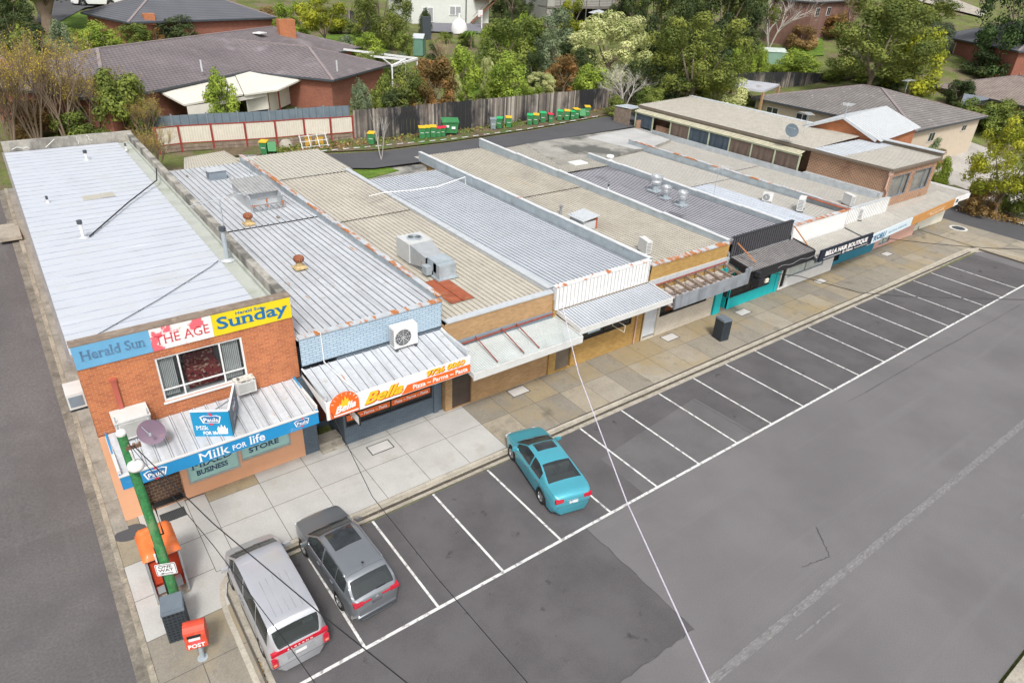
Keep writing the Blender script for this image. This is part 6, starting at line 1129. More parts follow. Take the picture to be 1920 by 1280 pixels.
WL[rb_.name] = (0, 0, 0); text('ELGRAND', wl, rb_, (-.38, -2.50, 1.065), (1, 0, 0), (0, 0, 1), .76, .05, 0, sp=1.8, depth=.004)
# white ute far up the street
ute = dict(sedan); ute.update(name='parked_ute', cat='car', L=5.2, hw=.93, plan=[(-2.6, .95), (2.0, .98), (2.6, .7)], top=[(-2.6, 1.05), (-.9, 1.1), (-.8, 1.75), (.4, 1.78), (1.2, 1.12), (2.4, 1.0), (2.6, .7)], belt=[(-2.6, 1.0), (0, 1.08), (1.2, 1.05), (2.3, .95), (2.6, .6)], cab=.6, ws=(.45, 1.2), rw=(-.95, -.8), sw=[(-.7, .9)], cuts=[-.95, -.8], seams=(.9,), handles=(-.4,), mirror=(.8, 1.1)); ute.pop('sun')
car4, _ = make_car('white utility parked on the street above the lawn', ute, paint_c('ute_white', (.72, .72, .71), 0), None); p = tg(186, 13); car4.location = (p.x, p.y, p.z+.1); car4.rotation_euler = (0, 0, R_(75)); car4.scale = (1.25, 1.25, 1.25)
# ================================================================== FENCES
pal = mat('paling_boards', (.24, .22, .20), .95, var=.1, ramp=((0, (.07, .065, .065)), (.4, (.19, .165, .145)), (.8, (.33, .29, .25)), (1, (.42, .38, .33))), stains=(((.035, .035, .038), .30, .44, .58, (1, 1, .5)), ((.42, .38, .33), 1.6, .64, .75, (1, 1, .3))), spec=.1)
def paling(base_px, top_px, label, pitch=.16, g=None, hmax=4.2):
    pts = [tg(*p) for p in base_px]; hs = [min(hmax, top_h(b, t)) for b, t in zip(pts, top_px)]; t = thing('paling_fence', label, 'fence', tuple(pts[0]), g); mb, rl = MB(), MB(); r_ = random.Random(int(pts[0].x*10)); run = 0
    for i in range(len(pts)-1):
        a, b = pts[i], pts[i+1]; L = (Vector((b.x, b.y, 0))-Vector((a.x, a.y, 0))).length; n = max(1, int(L/pitch)); d = (b-a)/n; tn = Vector((d.x, d.y, 0)).normalized(); nn = Vector((tn.y, -tn.x, 0))
        for k in range(n):
            p = a+d*(k+.5); hh = hs[i]+(hs[i+1]-hs[i])*(k+.5)/n+r_.uniform(-.05, .05); off = nn*r_.uniform(0, .03); w2 = tn*pitch*.46; z0 = Vector((0, 0, -.2)); z1 = Vector((r_.uniform(-.01, .01), 0, hh)); tt = r_.random(); mb.face([p-w2+off+z0, p+w2+off+z0, p+w2+off+z1, p-w2+off+z1], 0, tt); mb.face([p+w2+off-nn*.02+z0, p-w2+off-nn*.02+z0, p-w2+off-nn*.02+z1, p+w2+off-nn*.02+z1], 0, tt); mb.face([p-w2+off+z1, p+w2+off+z1, p+w2+off-nn*.02+z1, p-w2+off-nn*.02+z1], 0, tt)
        for hz in (.3, .85): rl.beam(a+Vector((0, 0, hs[i]*hz))-nn*.06, b+Vector((0, 0, hs[i+1]*hz))-nn*.06, .05, .09)
    mb.build('palings', pal, t); rl.build('rails', wood, t); return t
paling([(665, 262), (760, 254), (850, 246), (960, 232), (1060, 218), (1130, 205), (1190, 192)], [207, 200, 191, 181, 172, 165, 168], 'long weathered paling fence with black stains behind the wheelie bins', .18)
paling([(1365, 160), (1450, 166), (1548, 155), (1560, 146)], [137, 135, 138, 140], 'paling fence behind the carport and the brown-roofed house')
paling([(560, 48), (660, 52), (700, 60)], [17, 20, 26], 'distant paling fence above the side lawn behind the yellow-green tree', .2); paling([(1160, 40), (1190, 60)], [0, 20], 'short paling fence climbing beside the timber deck house', .2)
# cream sheet fence with red posts on old sleepers, grey fence behind
pts = [tg(x, y) for x, y in ((300, 290), (342, 284), (402, 280), (464, 276), (520, 272), (573, 268), (622, 265), (663, 262))]
cf = thing('sheet_fence', 'cream ribbed sheet fence with dark red posts on old sleepers', 'fence', tuple(pts[0])); mb, ps_, slp = MB(), MB(), MB()
hb_, ht_ = .62, 1.98
for a, b in zip(pts, pts[1:]):
    U = Vector((0, 0, 1)); mb.ribs(a+U*hb_, b+U*hb_, b+U*ht_, a+U*ht_, .2, .025, .4); MB().beam(a+U*ht_, b+U*ht_, .07, .08).build('fence_rail', mat('dark_red_paint', (.26, .04, .03), .6), cf); MB().beam(a+U*hb_, b+U*hb_, .07, .08).build('fence_rail', mat('dark_red_paint', (.26, .04, .03), .6), cf); nn = (b-a).cross(U).normalized()
    for k in range(2): slp.beam(a+U*(.12+k*.26), b+U*(.12+k*.26), .12, .23)
mb.build('sheeting', [mat('cream_sheet', (.62, .58, .49), .6, var=.04), mat('cream_sheet_rib', (.5, .47, .40), .6)], cf); slp.build('sleepers', wood, cf)
for p in pts: mb = MB(); mb.box(p.x-.07, p.x+.07, p.y-.10, p.y+.04, p.z-.1, p.z+2.06); mb.build('post', MATS['dark_red_paint'], cf)
gf = thing('sheet_fence', 'blue-grey panel fence rising just behind the cream fence', 'fence', tuple(pts[0])); gp = [tg(x, y) for x, y in ((200, 262), (330, 268), (395, 265), (452, 262), (510, 259), (560, 256), (610, 253), (658, 250))]; U = Vector((0, 0, 1)); mb = MB(); pm = MB()
for a, b, ta, tb in zip(gp, gp[1:], (222, 217, 213, 211, 208, 204, 200), (217, 213, 211, 208, 204, 200, 198)):
    ha, hb2 = top_h(a, ta), top_h(b, tb); mb.ribs(a, b, b+U*hb2, a+U*ha, .6, .02, .1)
    MB().box(a.x-.06, a.x+.06, a.y-.1, a.y+.02, a.z, a.z+ha+.12).build('post', mat('blue_grey_post', (.20, .24, .27), .5), gf)
mb.build('sheeting', [mat('blue_grey_sheet', (.15, .19, .22), .5), darkgrey], gf)
jk = thing('junk_frame', 'white slatted frame with yellow boards leaning by the sleepers', 'frame', (0, 0, 0)); p = tg(592, 280); mb = MB()
for k in range(4): mb.beam(p+Vector((-1.1+k*.75, 0, 0)), p+Vector((-1.1+k*.75, .6, 1.1)), .07, .05)
for k in range(3): mb.beam(p+Vector((-1.2, .1+.22*k, .2+.4*k)), p+Vector((1.3, .1+.22*k, .2+.4*k)), .06, .05)
mb.build('slats', white_dirty, jk); mb = MB(); mb.box(p.x-.6, p.x, p.y+.7, p.y+.75, p.z, p.z+.9); mb.box(p.x+.3, p.x+1.0, p.y+.7, p.y+.75, p.z, p.z+.8); mb.build('boards', mat('yellow_boards', (.6, .36, .06), .7), jk)
p = tg(537, 276); mb = MB(); mb.lathe(p, [(.6, 0), (.55, .3), (.3, .55), (0, .6)], 8); tag(mb.build('boulder', concrete_old, origin=tuple(p), smooth=True), 'pale boulder on the bank between two red posts', 'rock')
# ================================================================== HOUSES
tile_p = mat('purple_brown_tiles', (.19, .165, .17), .8, var=.16, vs=.25, fine=(3, .12), wave=(.42, .85, .36), stains=(((.24, .21, .22), .35, .56, .7, (1, 1, 1)),), spec=.2)
tile_g = mat('lichened_grey_tiles', (.21, .195, .185), .85, var=.14, vs=.4, fine=(3, .12), wave=(.42, .8, .36), stains=(((.40, .38, .34), 2.2, .62, .70),), spec=.2)
tile_d = mat('dark_grey_tiles', (.13, .135, .15), .8, var=.1, vs=.4, wave=(.42, .8, .36), spec=.2)
tile_r = mat('mottled_tan_tiles', (.27, .22, .195), .85, var=.15, vs=.8, wave=(.36, .65, .34), fine=(4, .2), spec=.2)
tile_k = mat('pinkish_roofing', (.42, .20, .18), .8, var=.1, wave=(.4, .3, .4))
ridge_c = mat('ridge_capping', (.24, .20, .20), .8, var=.15)
def rect_from(Lp, Rp, depth): d = (Rp-Lp); d.z = 0; L = d.length; d.normalize(); n = Vector((-d.y, d.x, 0)); return Lp, d, n, L
def hipblock(root, O, d, n, L, D, ze, zr, tile, wallm, inset=.5, hipL=True, hipR=True, win=(), door=False, base=None, gable=None, along=True, eave_m=None):
    P = lambda s, t, z: Vector((O.x+d.x*s+n.x*t, O.y+d.y*s+n.y*t, z)); h = min(D, L)/2; mb = MB()
    if L >= D: rl, rr = P(h if hipL else 0, D/2, zr), P(L-h if hipR else L, D/2, zr)
    else: rl, rr = P(L/2, h if hipL else 0, zr), P(L/2, D-h if hipR else D, zr)
    c = [P(0, 0, ze), P(L, 0, ze), P(L, D, ze), P(0, D, ze)]
    if L >= D: F_ = [[c[0], c[1], rr, rl], [c[1], c[2], rr], [c[2], c[3], rl, rr], [c[3], c[0], rl]]
    else: F_ = [[c[0], c[1], rl], [c[1], c[2], rr, rl], [c[2], c[3], rr], [c[3], c[0], rl, rr]]
    skip = set(); 
    if not hipL: skip.add(3 if L >= D else 0)
    if not hipR: skip.add(1 if L >= D else 2)
    for k, f in enumerate(F_):
        if k in skip: continue
        mb.face(f)
    mb.face([p-Vector((0, 0, .02)) for p in c][::-1], 1)
    for a, b in zip(c, c[1:]+c[:1]): mb.face([a-Vector((0, 0, .2)), b-Vector((0, 0, .2)), b, a], 1)
    rf = mb.build('roof', [tile, eave_m or darkgrey], root); mb = MB(); mb.beam(rl, rr, .28, .14)
    if L >= D: E_ = [(c[0], rl), (c[3], rl)]*hipL+[(c[1], rr), (c[2], rr)]*hipR
    else: E_ = [(c[0], rl), (c[1], rl)]*hipL+[(c[2], rr), (c[3], rr)]*hipR
    for a, b in E_: mb.beam(a, b, .28, .12)
    mb.build('ridge_tiles', ridge_c, rf)
    i = inset; w_ = [P(i, i, 0), P(L-i, i, 0), P(L-i, D-i, 0), P(i, D-i, 0)]; mb = MB(); zb = min(T(p.x, p.y) for p in w_)-.5 if base is None else base
    for a, b in zip(w_, w_[1:]+w_[:1]): mb.face([(a.x, a.y, zb), (b.x, b.y, zb), (b.x, b.y, ze-.05), (a.x, a.y, ze-.05)])
    for k in skip:
        f = F_[k]; mb.face([f[0]*.98+f[2]*.02 if 0 else f[0], f[1], f[2]])
    mb.build('wall', wallm, root)
    for (side_, s, z0, w2, h2) in win:
        if side_ == 'f': C0, dd, nn = P(s, i, 0), d, -n
        elif side_ == 'r': C0, dd, nn = P(L-i, s, 0), n, d
        else: C0, dd, nn = P(i, s, 0), n, -d
        mb = MB(); cc = C0+Vector((0, 0, ze-z0))+nn*.03; mb.obox(cc, dd*w2/2, nn*.05, Vector((0, 0, h2/2))); f = mb.build('window', white_dirty, root); mb = MB()
        for q in (-1, 1): mb.obox(cc+dd*q*w2*.24+nn*.04, dd*w2*.21, nn*.02, Vector((0, 0, h2/2-.08)))
        mb.build('pane', car_glass, f)
    return rf
U = Vector((0, 0, 1))
# long brown-roofed house
h1 = thing('brick_house', 'long red-brick house with purplish-brown tiled hip roof and red chimney', 'house', (20, 55, 5.9)); brick_h = mat('red_house_brick', (0, 0, 0), .85, var=.1, vs=.6, brick=BR((.30, .10, .06), (.22, .07, .045), (.26, .17, .13)))
d = Vector((.80, .60, 0)); n = Vector((-.60, .80, 0)); F2 = lambda s, t: d*s+n*t
hipblock(h1, F2(30.0, 31.6), d, n, 41, 15, 8.5, 10.9, tile_p, brick_h)
hipblock(h1, F2(47.9, 22.4), d, n, 12.4, 17.5, 8.42, 10.35, tile_p, brick_h, .5, True, False)
p = at(538, 66, 10.2); mb = MB(); mb.box(p.x-.95, p.x+.95, p.y-.5, p.y+.5, 8.5, 11.9); mb.build('chimney', brick_orange, h1)
for px, py in ((378, 128), (632, 128), (500, 75)):
    p = at(px, py, 9.4); mb = MB(); mb.tube([p-U*.3, p+U*.7], .08, 8); mb.build('vent_pipe', galv_l, h1)
mb = MB(); p = at(487, 62, 10.7); mb.obox(p, d*.6, n*.5, U*.06); mb.build('skylight', white, h1)
vr = thing('verandah', 'cream sheet verandah roof with hanging panels and red posts beside the long brick house', 'verandah', (15, 47, 7.5))
cst = mat('cream_white_sheet', (.66, .63, .55), .5, var=.05); mb = MB()
for P_, z_ in (([(292, 168), (345, 196), (456, 176), (440, 141)], (8.3, 7.6, 7.7, 8.3)), ([(441, 140), (458, 177), (522, 168), (577, 143), (500, 126)], (8.35, 7.75, 7.75, 8.2, 8.5))):
    Q = [at(x, y, z) for (x, y), z in zip(P_, z_)]; Q = Q if (Q[1]-Q[0]).cross(Q[2]-Q[1]).z > 0 else Q[::-1]; mb.slab(Q, .15)
mb.build('roof', cst, vr)
for a, b, dz in (((350, 200), (398, 193), 1.1), ((502, 172), (560, 150), 1.9), ((563, 149), (598, 146), 1.6), ((400, 192), (500, 174), .3), ((460, 178), (500, 173), 1.5)):
    mb = MB(); A, B = at(*a, 7.5), at(*b, 7.55); mb.face([A-U*dz, B-U*dz, B, A]); n2 = Vector((.1, .14, 0)); mb.face([B-U*dz+n2, A-U*dz+n2, A+n2, B+n2]); mb.build('hanging_panel', cst, vr)
for x, y in ((501, 172), (521, 168), (563, 150), (472, 176)): mb = MB(); A = at(x, y, 7.5); mb.box(A.x-.06, A.x+.06, A.y-.06, A.y+.06, T(A.x, A.y), 7.6); mb.build('post', mat('dark_red_paint', (.26, .04, .03)), vr)
pg = thing('pergola', 'white steel pergola frame behind the long brick house', 'pergola', (37, 62, 7)); mb = MB(); q = [at(645, 93, 9), at(782, 110, 9), at(735, 124, 8.8), at(670, 103, 8.9), at(760, 112, 9)]
for a, b in ((0, 1), (1, 2), (3, 4), (2, 4)): mb.beam(q[a], q[b], .22, .2)
for k in (1, 2, 4): mb.tube([q[k], Vector((q[k].x, q[k].y, T(q[k].x, q[k].y)))], .08, 6)
mb.beam(at(710, 104, 8.9), at(735, 123, 8.8), .1, .1); mb.build('frame', white, pg)
def houseP(nm, label, l, r, he, D, rise, tile, wallm, hl=True, hr=True, win=(), inset=.5, ze=None, cat='house'):
    A, B = tg(*l, he), tg(*r, he); z = (A.z+B.z)/2 if ze is None else ze; A, B = at(*l, z), at(*r, z); O, d, n, L = rect_from(A, B, D); root = thing(nm, label, cat, (A.x, A.y, z-he)); hipblock(root, O, d, n, L, D, z, z+rise, tile, wallm, inset, hl, hr, win); return root
houseP('brick_house', 'top-left house with dark tiled hip roof behind the brown bushes', (240, 42), (520, 33), 2.8, 13, 2.6, tile_d, brick_h, win=(('f', 4, 1.4, 2, 1.2),))
p = tg(278, 30, 3.5); mb = MB(); mb.box(p.x-.6, p.x+.6, p.y-.5, p.y+.5, p.z-1, p.z+.2); mb.build('chimney', brick_orange, bpy.data.objects['brick_house.001'])
houseP('cottage', 'low house with faded pink roof at the far left', (-60, 165), (105, 152), 2.8, 9, 2.0, tile_k, brick_orange, win=(('f', 8, 1.4, 2, 1.2),))
h7 = thing('tiled_house', 'cream-walled house with lichened dark tiled hip roof and two beige end windows', 'house', (80, 20, 2)); beige = mat('beige_wall', (.52, .44, .34), .8, var=.05)
A, B = at(1408, 182, 6.0), at(1718, 246, 6.0); O, d, n, L = rect_from(A, B, 0); C2 = at(1830, 214, 6.0); D = (C2-B).dot(n); hipblock(h7, O, d, n, L, D, 6.0, 8.2, tile_g, beige, .5, True, True, (('r', D*.3, 1.2, 1.4, 1.0), ('r', D*.75, 1.0, 1.2, .7), ('f', 3, 1.2, 1.6, 1.0), ('f', 7, 1.2, 1.6, 1.0)))
h8 = thing('gable_building', 'orange brick gable building with pale sheet roof between the flats and the tiled house', 'building', (62, 15, 3)); ap, bk = at(1585, 220, 8.3), at(1662, 199, 8.3); g0, g1 = at(1480, 222, 6.9), at(1630, 269, 6.9); d = (bk-ap); d.z = 0; bl = d.length; d.normalize(); n = Vector((-d.y, d.x, 0)); hw_ = abs((g1-ap).dot(n)); ez = 6.9
C_ = [ap-n*hw_, ap+n*hw_]; C_ = [Vector((c.x, c.y, ez)) for c in C_]; mb = MB(); wht = mat('pale_sheet_roof', (.43, .445, .455), .5, .1, var=.06, stains=(((.42, .43, .43), .5, .58, .7),)); e_ = d*bl
mb.ribs(C_[0]-d*.4-n*.4, C_[0]+e_-n*.4, bk, ap-d*.4, .5, .03, .14); mb.ribs(ap-d*.4, bk, C_[1]+e_+n*.4, C_[1]-d*.4+n*.4, .5, .03, .14); mb.build('roof', [wht, galv_l], h8)
mb = MB(); 
for o2, flip in ((Vector((0, 0, 0)), 0), (e_, 1)): f = [C_[0]+o2, C_[1]+o2, ap+(bk-ap)*(flip)]; mb.face(f[::-1]); a, b = C_[0]+o2, C_[1]+o2; mb.face([a-U*6, b-U*6, b, a])
for c in C_: mb.face([c-U*6, c+e_-U*6, c+e_, c])
mb.build('wall', brick_orange, h8); mb = MB(); mb.beam(C_[0]-d*.42, ap-d*.42, .1, .2); mb.beam(ap-d*.42, C_[1]-d*.42, .1, .2); mb.build('barge_board', galv_l, h8)
h9 = houseP('tiled_house', 'right-hand house with mottled tan tiled roof and slate-grey awning', (1743, 160), (1990, 214), 3.2, 14, 2.4, tile_r, brick_tan, win=(('f', 2.2, 1.2, 2.2, 1.4), ('f', 16, 1.2, 3.4, 1.5)))
A, B = tg(1808, 176, 2.6), tg(1862, 186, 2.6); mb = MB(); A2, B2 = tg(1800, 196, 1.7), tg(1856, 196, 1.6); mb.slab([A2, B2, B, A], .08); mb.build('awning_sheet', mat('slate_awning', (.13, .15, .18), .6), h9)
houseP('brick_house', 'brick house with dark grey tiles partly hidden by the big pine', (1756, 66), (1910, 96), 3.2, 14, 2.8, tile_d, brick_h, win=(('f', 4.2, 1.5, 3.2, 1.8),))
houseP('red_brick_building', 'dim red-brick house with green door above the garden path', (1532, 4), (1602, 1), 5.5, 8, 2.0, tile_g, mat('dim_brick', (.20, .11, .085), .9, var=.2, vs=1), win=(('f', 3, 1.6, 2, 1.3), ('f', 9, 1.6, 2, 1.3)))
w4 = thing('white_house', 'white two-storey rendered house with outside stair at the top of the photo', 'house', tuple(tg(775, 44))); A, B = tg(772, 44), tg(916, 44); A.z = B.z = min(A.z, B.z); d = (B-A).normalized(); n = Vector((-d.y, d.x, 0)); L = (B-A).length; mb = MB(); mb.obox((A+B)/2+n*5+U*3.2, d*L/2, n*5, U*3.4); mb.build('wall', mat('mint_white_render', (.60, .62, .57), .8, var=.04), w4)
for s, z0, w2, h2 in ((.20, 1.3, 2.0, 2.2), (.55, 1.9, 2.2, 1.4), (.2, 4.6, 2, 1.4), (.55, 4.6, 2, 1.4)):
    mb = MB(); c = A+d*L*s+U*z0-n*.05; mb.obox(c, d*w2/2, n*.06, U*h2/2); f = mb.build('window', white, w4); mb = MB(); [mb.obox(c+d*q*w2*.24-n*.05, d*w2*.2, n*.02, U*(h2/2-.1)) for q in (-1, 1)]; mb.build('pane', mat('curtained_pane', (.32, .33, .33), .15), f)
mb = MB(); mb.beam(A+d*L*.69+U*0-n*.1, A+d*L*.69+U*6.5-n*.1, .12, .12); mb.build('downpipe', black, w4)
mb = MB(); mb.beam(A+d*L*.74-n*.8+U*.1, A+d*L*1.05-n*.8+U*3.6, .9, .15); mb.beam(A+d*L*.74-n*1.2+U*1.1, A+d*L*1.05-n*1.2+U*4.6, .06, .06); mb.obox(A+d*L*.92-n*.5+U*3.7, d*1.9, n*.9, U*.1); mb.build('stair', mat('brown_deck', (.16, .08, .05), .8), w4)
w5 = thing('deck_house', 'grey timber house with railed deck and open lower level', 'house', tuple(tg(1035, 48))); A, B = tg(1022, 48), tg(1165, 46); A.z = B.z = min(A.z, B.z); d = (B-A).normalized(); n = Vector((-d.y, d.x, 0)); L = (B-A).length
mb = MB(); mb.obox((A+B)/2+n*6+U*3, d*L/2, n*3, U*3.4); mb.obox(A+d*.8+n*1.5+U*2.5, d*.8, n*1.5, U*3); mb.build('wall', mat('grey_weatherboard', (.34, .34, .31), .8, var=.08), w5)
mb = MB(); mb.obox((A+B)/2+n*1.5+U*2.9, d*L/2, n*1.7, U*.12)
for k in range(5): mb.beam(A+d*L*.1+U*(3.2+k*.25)-n*.2, B+U*(3.2+k*.25)-n*.2, .05, .1)
for k in range(7): q = A+d*L*k/6-n*.2; mb.beam(q, q+U*4.3, .12, .12)
mb.build('deck', mat('grey_deck_timber', (.17, .155, .135), .85, var=.1), w5); mb = MB(); mb.obox(A+d*L*.55+n*2.9+U*1.4, d*2.4, n*.1, U*1.2); mb.build('window', car_glass, w5)
um = thing('garden_umbrella', 'pale umbrella below the timber deck', 'umbrella', (0, 0, 0)); p = tg(1112, 48); p = p-n*1.5; mb = MB(); mb.lathe((p.x, p.y, p.z+2.1), [(1.9, 0), (1.0, .35), (0, .6)], 8); mb.build('canopy', mat('umbrella_cloth', (.42, .44, .46), .8), um); mb = MB(); mb.tube([p, p+U*2.5], .05, 6); mb.build('pole', galv, um)
# sheds and small structures
def shed(l, r, py_top, D, label, wallm, roofm, rise=.5):
    A, B = tg(*l), tg(*r); B.z = A.z; h = top_h(A, py_top); d = (B-A).normalized(); n = Vector((-d.y, d.x, 0)); L = (B-A).length; t = thing('garden_shed', label, 'shed', tuple(A)); mb = MB(); mb.obox((A+B)/2+n*D/2+U*h/2, d*L/2, n*D/2, U*h/2); mb.build('wall', wallm, t); mb = MB()
    for s, e in ((-.1, D/2), (D+.1, D/2)): q = [A-d*.1+n*s+U*h, B+d*.1+n*s+U*h, B+d*.1+n*e+U*(h+rise), A-d*.1+n*e+U*(h+rise)]; mb.face(q if s < 0 else q[::-1])
    mb.build('roof', roofm, t); return t
gsh = mat('shed_green', (.20, .32, .24), .6, var=.06); shed((1424, 122), (1470, 122), 97, 3, 'sage green garden shed behind the conifer hedge', gsh, mat('shed_roof', (.44, .50, .45), .6)); shed((775, 105), (793, 107), 72, 2.5, 'narrow green tin shed beside the brown leafless shrub', mat('shed_green_dark', (.12, .24, .18), .6), galv_l)
cp = thing('carport', 'open carport with pale flat roof beside the lime shrub', 'carport', tuple(tg(1400, 185))); q = [at(1345, 158, 7.2), at(1432, 170, 7.0), at(1462, 158, 7.0), at(1375, 147, 7.2)]; mb = MB(); mb.slab(q if (q[1]-q[0]).cross(q[2]-q[1]).z > 0 else q[::-1], .25); mb.build('roof', mat('carport_roof', (.42, .43, .46), .6, var=.15, vs=.6, stains=(((.2, .15, .1), .6, .58, .7),)), cp); [MB().box(c.x-.12, c.x+.12, c.y-.12, c.y+.12, 4, c.z-.2).build('post', brick_tan, cp) for c in q]
dm = thing('pizza_dome', 'white domed outdoor oven on the grey terrace', 'outdoor oven', tuple(tg(861, 62))); p = tg(861, 63); mb = MB(); mb.lathe(p, [(1.25, 0), (1.3, .7), (1.1, 1.5), (.6, 2.0), (0, 2.15)], 16); mb.build('dome', white, dm, smooth=True); mb = MB(); mb.tube([p+U*2, p+U*2.9], .18, 8); mb.build('flue', white, dm)
bh = thing('basketball_hoop', 'small basketball hoop on the terrace edge by the white house', 'basketball hoop', tuple(tg(905, 55))); p = tg(903, 56); mb = MB(); mb.tube([p, p+U*2.6], .1, 6); mb.build('pole', white, bh); mb = MB(); mb.box(p.x-.8, p.x+.1, p.y-.1, p.y, p.z+1.9, p.z+2.9); mb.build('backboard', white, bh); mb = MB(); mb.lathe((p.x-.35, p.y-.4, p.z+2.05), [(.25, 0), (.28, .03), (.25, .06)], 10); mb.build('ring', lids['R'], bh)
pl = thing('planter_screen', 'dark grey planter screen at the corner of the white house', 'screen', tuple(tg(799, 74))); p = tg(799, 74); mb = MB(); mb.box(p.x-.7, p.x+.7, p.y-.3, p.y+.3, p.z, p.z+3.0); mb.build('panel', darkgrey, pl)
# ================================================================== TREES
def leafmat(nm, dark, light, fleck=None):
    dark, light = tuple(c*1.5 for c in dark), tuple(min(.75, c*k_) for c, k_ in zip(light, (1.75, 1.65, 1.5))); return mat('leaf_'+nm, dark, .75, tint=light, var=.22, vs=.9, trans=.3, spec=.25, stains=((fleck, 1.1, .60, .70),) if fleck else ())
LM = dict(olive=leafmat('olive', (.045, .075, .018), (.18, .225, .05)), bright=leafmat('bright', (.07, .12, .015), (.26, .34, .06)), dark=leafmat('dark', (.018, .035, .015), (.075, .10, .035)), lime=leafmat('lime', (.16, .20, .05), (.50, .53, .25)), yellow=leafmat('yellow', (.08, .11, .012), (.33, .35, .035)), rust=leafmat('rust', (.06, .06, .02), (.25, .14, .055)), grey=leafmat('grey', (.05, .075, .045), (.19, .24, .14)),
          mixed=leafmat('mixed', (.04, .065, .015), (.17, .20, .05), (.30, .29, .03)), pine=leafmat('pine', (.014, .03, .012), (.055, .095, .03)), brown=leafmat('brown', (.09, .06, .025), (.30, .21, .09)), bud=leafmat('bud', (.20, .15, .04), (.36, .30, .05)), blossom=leafmat('blossom', (.28, .28, .16), (.58, .56, .40)), twotone=leafmat('twotone', (.035, .06, .014), (.17, .20, .045), (.36, .35, .03)))
barkm = mat('bark', (.20, .155, .115), .9, var=.3, vs=3, stains=(((.40, .36, .30), 2, .58, .7, (1, 1, .3)),)); pale_bark = mat('pale_bark', (.50, .47, .43), .85, var=.15, vs=3); twig_m = mat('twigs', (.23, .17, .12), .9, var=.15)
def leafmesh(name, C, N_, s, tint, rng):            # leaf quads from centres and normals
    n = len(C); a = rng.normal(size=(n, 3)); N_ = N_/np.linalg.norm(N_, axis=1, keepdims=True); u = np.cross(N_, a); u /= np.linalg.norm(u, axis=1, keepdims=True); v = np.cross(N_, u); sz = s*rng.uniform(.6, 1.4, (n, 1)); asp = .6
    V = np.stack([C-u*sz, C-v*sz*asp, C+u*sz, C+v*sz*asp], 1).reshape(-1, 3); me = bpy.data.meshes.new(name); me.vertices.add(4*n); me.vertices.foreach_set('co', V.ravel()); me.loops.add(4*n); me.loops.foreach_set('vertex_index', np.arange(4*n)); me.polygons.add(n); me.polygons.foreach_set('loop_start', np.arange(0, 4*n, 4)); me.polygons.foreach_set('loop_total', np.full(n, 4)); me.update(calc_edges=True)
    at_ = me.attributes.new('tint', 'FLOAT', 'FACE'); at_.data.foreach_set('value', tint.astype(float)); me.materials.append(LM['olive']); return me
def crown(seed, kind, n=5200, s=.042):              # unit crown: radius 1, height 0..2
    rng = np.random.default_rng(seed); cl = []
    nc = {'round': 34, 'gum': 30, 'column': 30, 'lump': 120, 'pine': 34, 'hedge': 40, 'bigg': 85}[kind]
    while len(cl) < nc:
        p = rng.uniform(-1, 1, 3); r = np.linalg.norm(p)
        if kind in ('round', 'lump', 'bigg') and p[2] < .1: r = max(np.hypot(p[0], p[1])*(1+.18*p[2]**2), abs(p[2])*.93)
        if r > 1 or r < {'column': 0, 'bigg': .62}.get(kind, .45): continue
        c = p*np.array([.80, .80, .82])+[0, 0, 1.0]; rc = rng.uniform(.20, .36)
        if kind == 'column': z = rng.uniform(0, 1); rr = (1-z**2.2)**.5*.72+.05; an = rng.uniform(0, 6.28); c = np.array([rr*math.cos(an)*rng.uniform(.4, 1), rr*math.sin(an)*rng.uniform(.4, 1), .12+1.72*z]); rc = rng.uniform(.16, .30)
        if kind == 'gum': c = p*np.array([.82, .82, .62])+[0, 0, 1.35]; rc = rng.uniform(.16, .34)
        if kind == 'lump': c = p/r*np.array([.84, .84, .84])*rng.uniform(.85, 1.0)+[0, 0, .98]; rc = rng.uniform(.13, .21)
        if kind == 'pine': z = rng.uniform(0, 1); lay = round(z*7)/7; rr = (1.05-lay)*1.0*rng.uniform(.3, 1); an = rng.uniform(0, 6.28); c = np.array([rr*math.cos(an), rr*math.sin(an), .25+1.6*lay]); rc = rng.uniform(.16, .28)
        if kind == 'bigg': c = p*np.array([.86, .86, .88])*(1+.16*math.sin(3*math.atan2(p[1], p[0])+2*p[2]))+[0, 0, 1.0]; rc = rng.uniform(.12, .23)
        cl.append((c, rc, rng.random()))
    w = np.array([rc**2 for _, rc, _ in cl]); w /= w.sum(); idx = rng.choice(len(cl), n, p=w); cc = np.array([cl[i][0] for i in idx]); rc = np.array([cl[i][1] for i in idx])[:, None]; tc = np.array([cl[i][2] for i in idx])
    dr = rng.normal(size=(n, 3)); dr[:, 2] += .35; dr /= np.linalg.norm(dr, axis=1, keepdims=True); rad = rng.uniform(.5, 1.08, (n, 1)) if kind != 'lump' else rng.uniform(.82, 1.06, (n, 1)); sc = np.array([1, 1, {'pine': .35, 'column': 1.9, 'gum': .8}.get(kind, 1)])
    C = cc+dr*rc*rad*sc; N_ = dr+rng.normal(size=(n, 3))*.30
    if kind == 'column': N_[:, 2] *= .3
    tint = np.clip(.05+.68*tc+.26*rng.random(n), 0, 1); C[:, 2] = np.maximum(C[:, 2], .02)
    return leafmesh('crown_'+kind, C, N_, s, tint, rng)
PRO = {('round', i): crown(10+i, 'round', 6200, .046) for i in range(3)}
PRO.update({('gum', i): crown(20+i, 'gum', 8000, .034) for i in range(2)}); PRO.update({('column', i): crown(30+i, 'column', 5200, .05) for i in range(2)}); PRO[('lump', 0)] = crown(40, 'lump', 15000, .028); PRO[('pine', 0)] = crown(50, 'pine', 9000, .032); PRO[('bigg', 0)] = crown(61, 'bigg', 17000, .026); PRO[('bigg', 1)] = crown(62, 'bigg', 17000, .026)
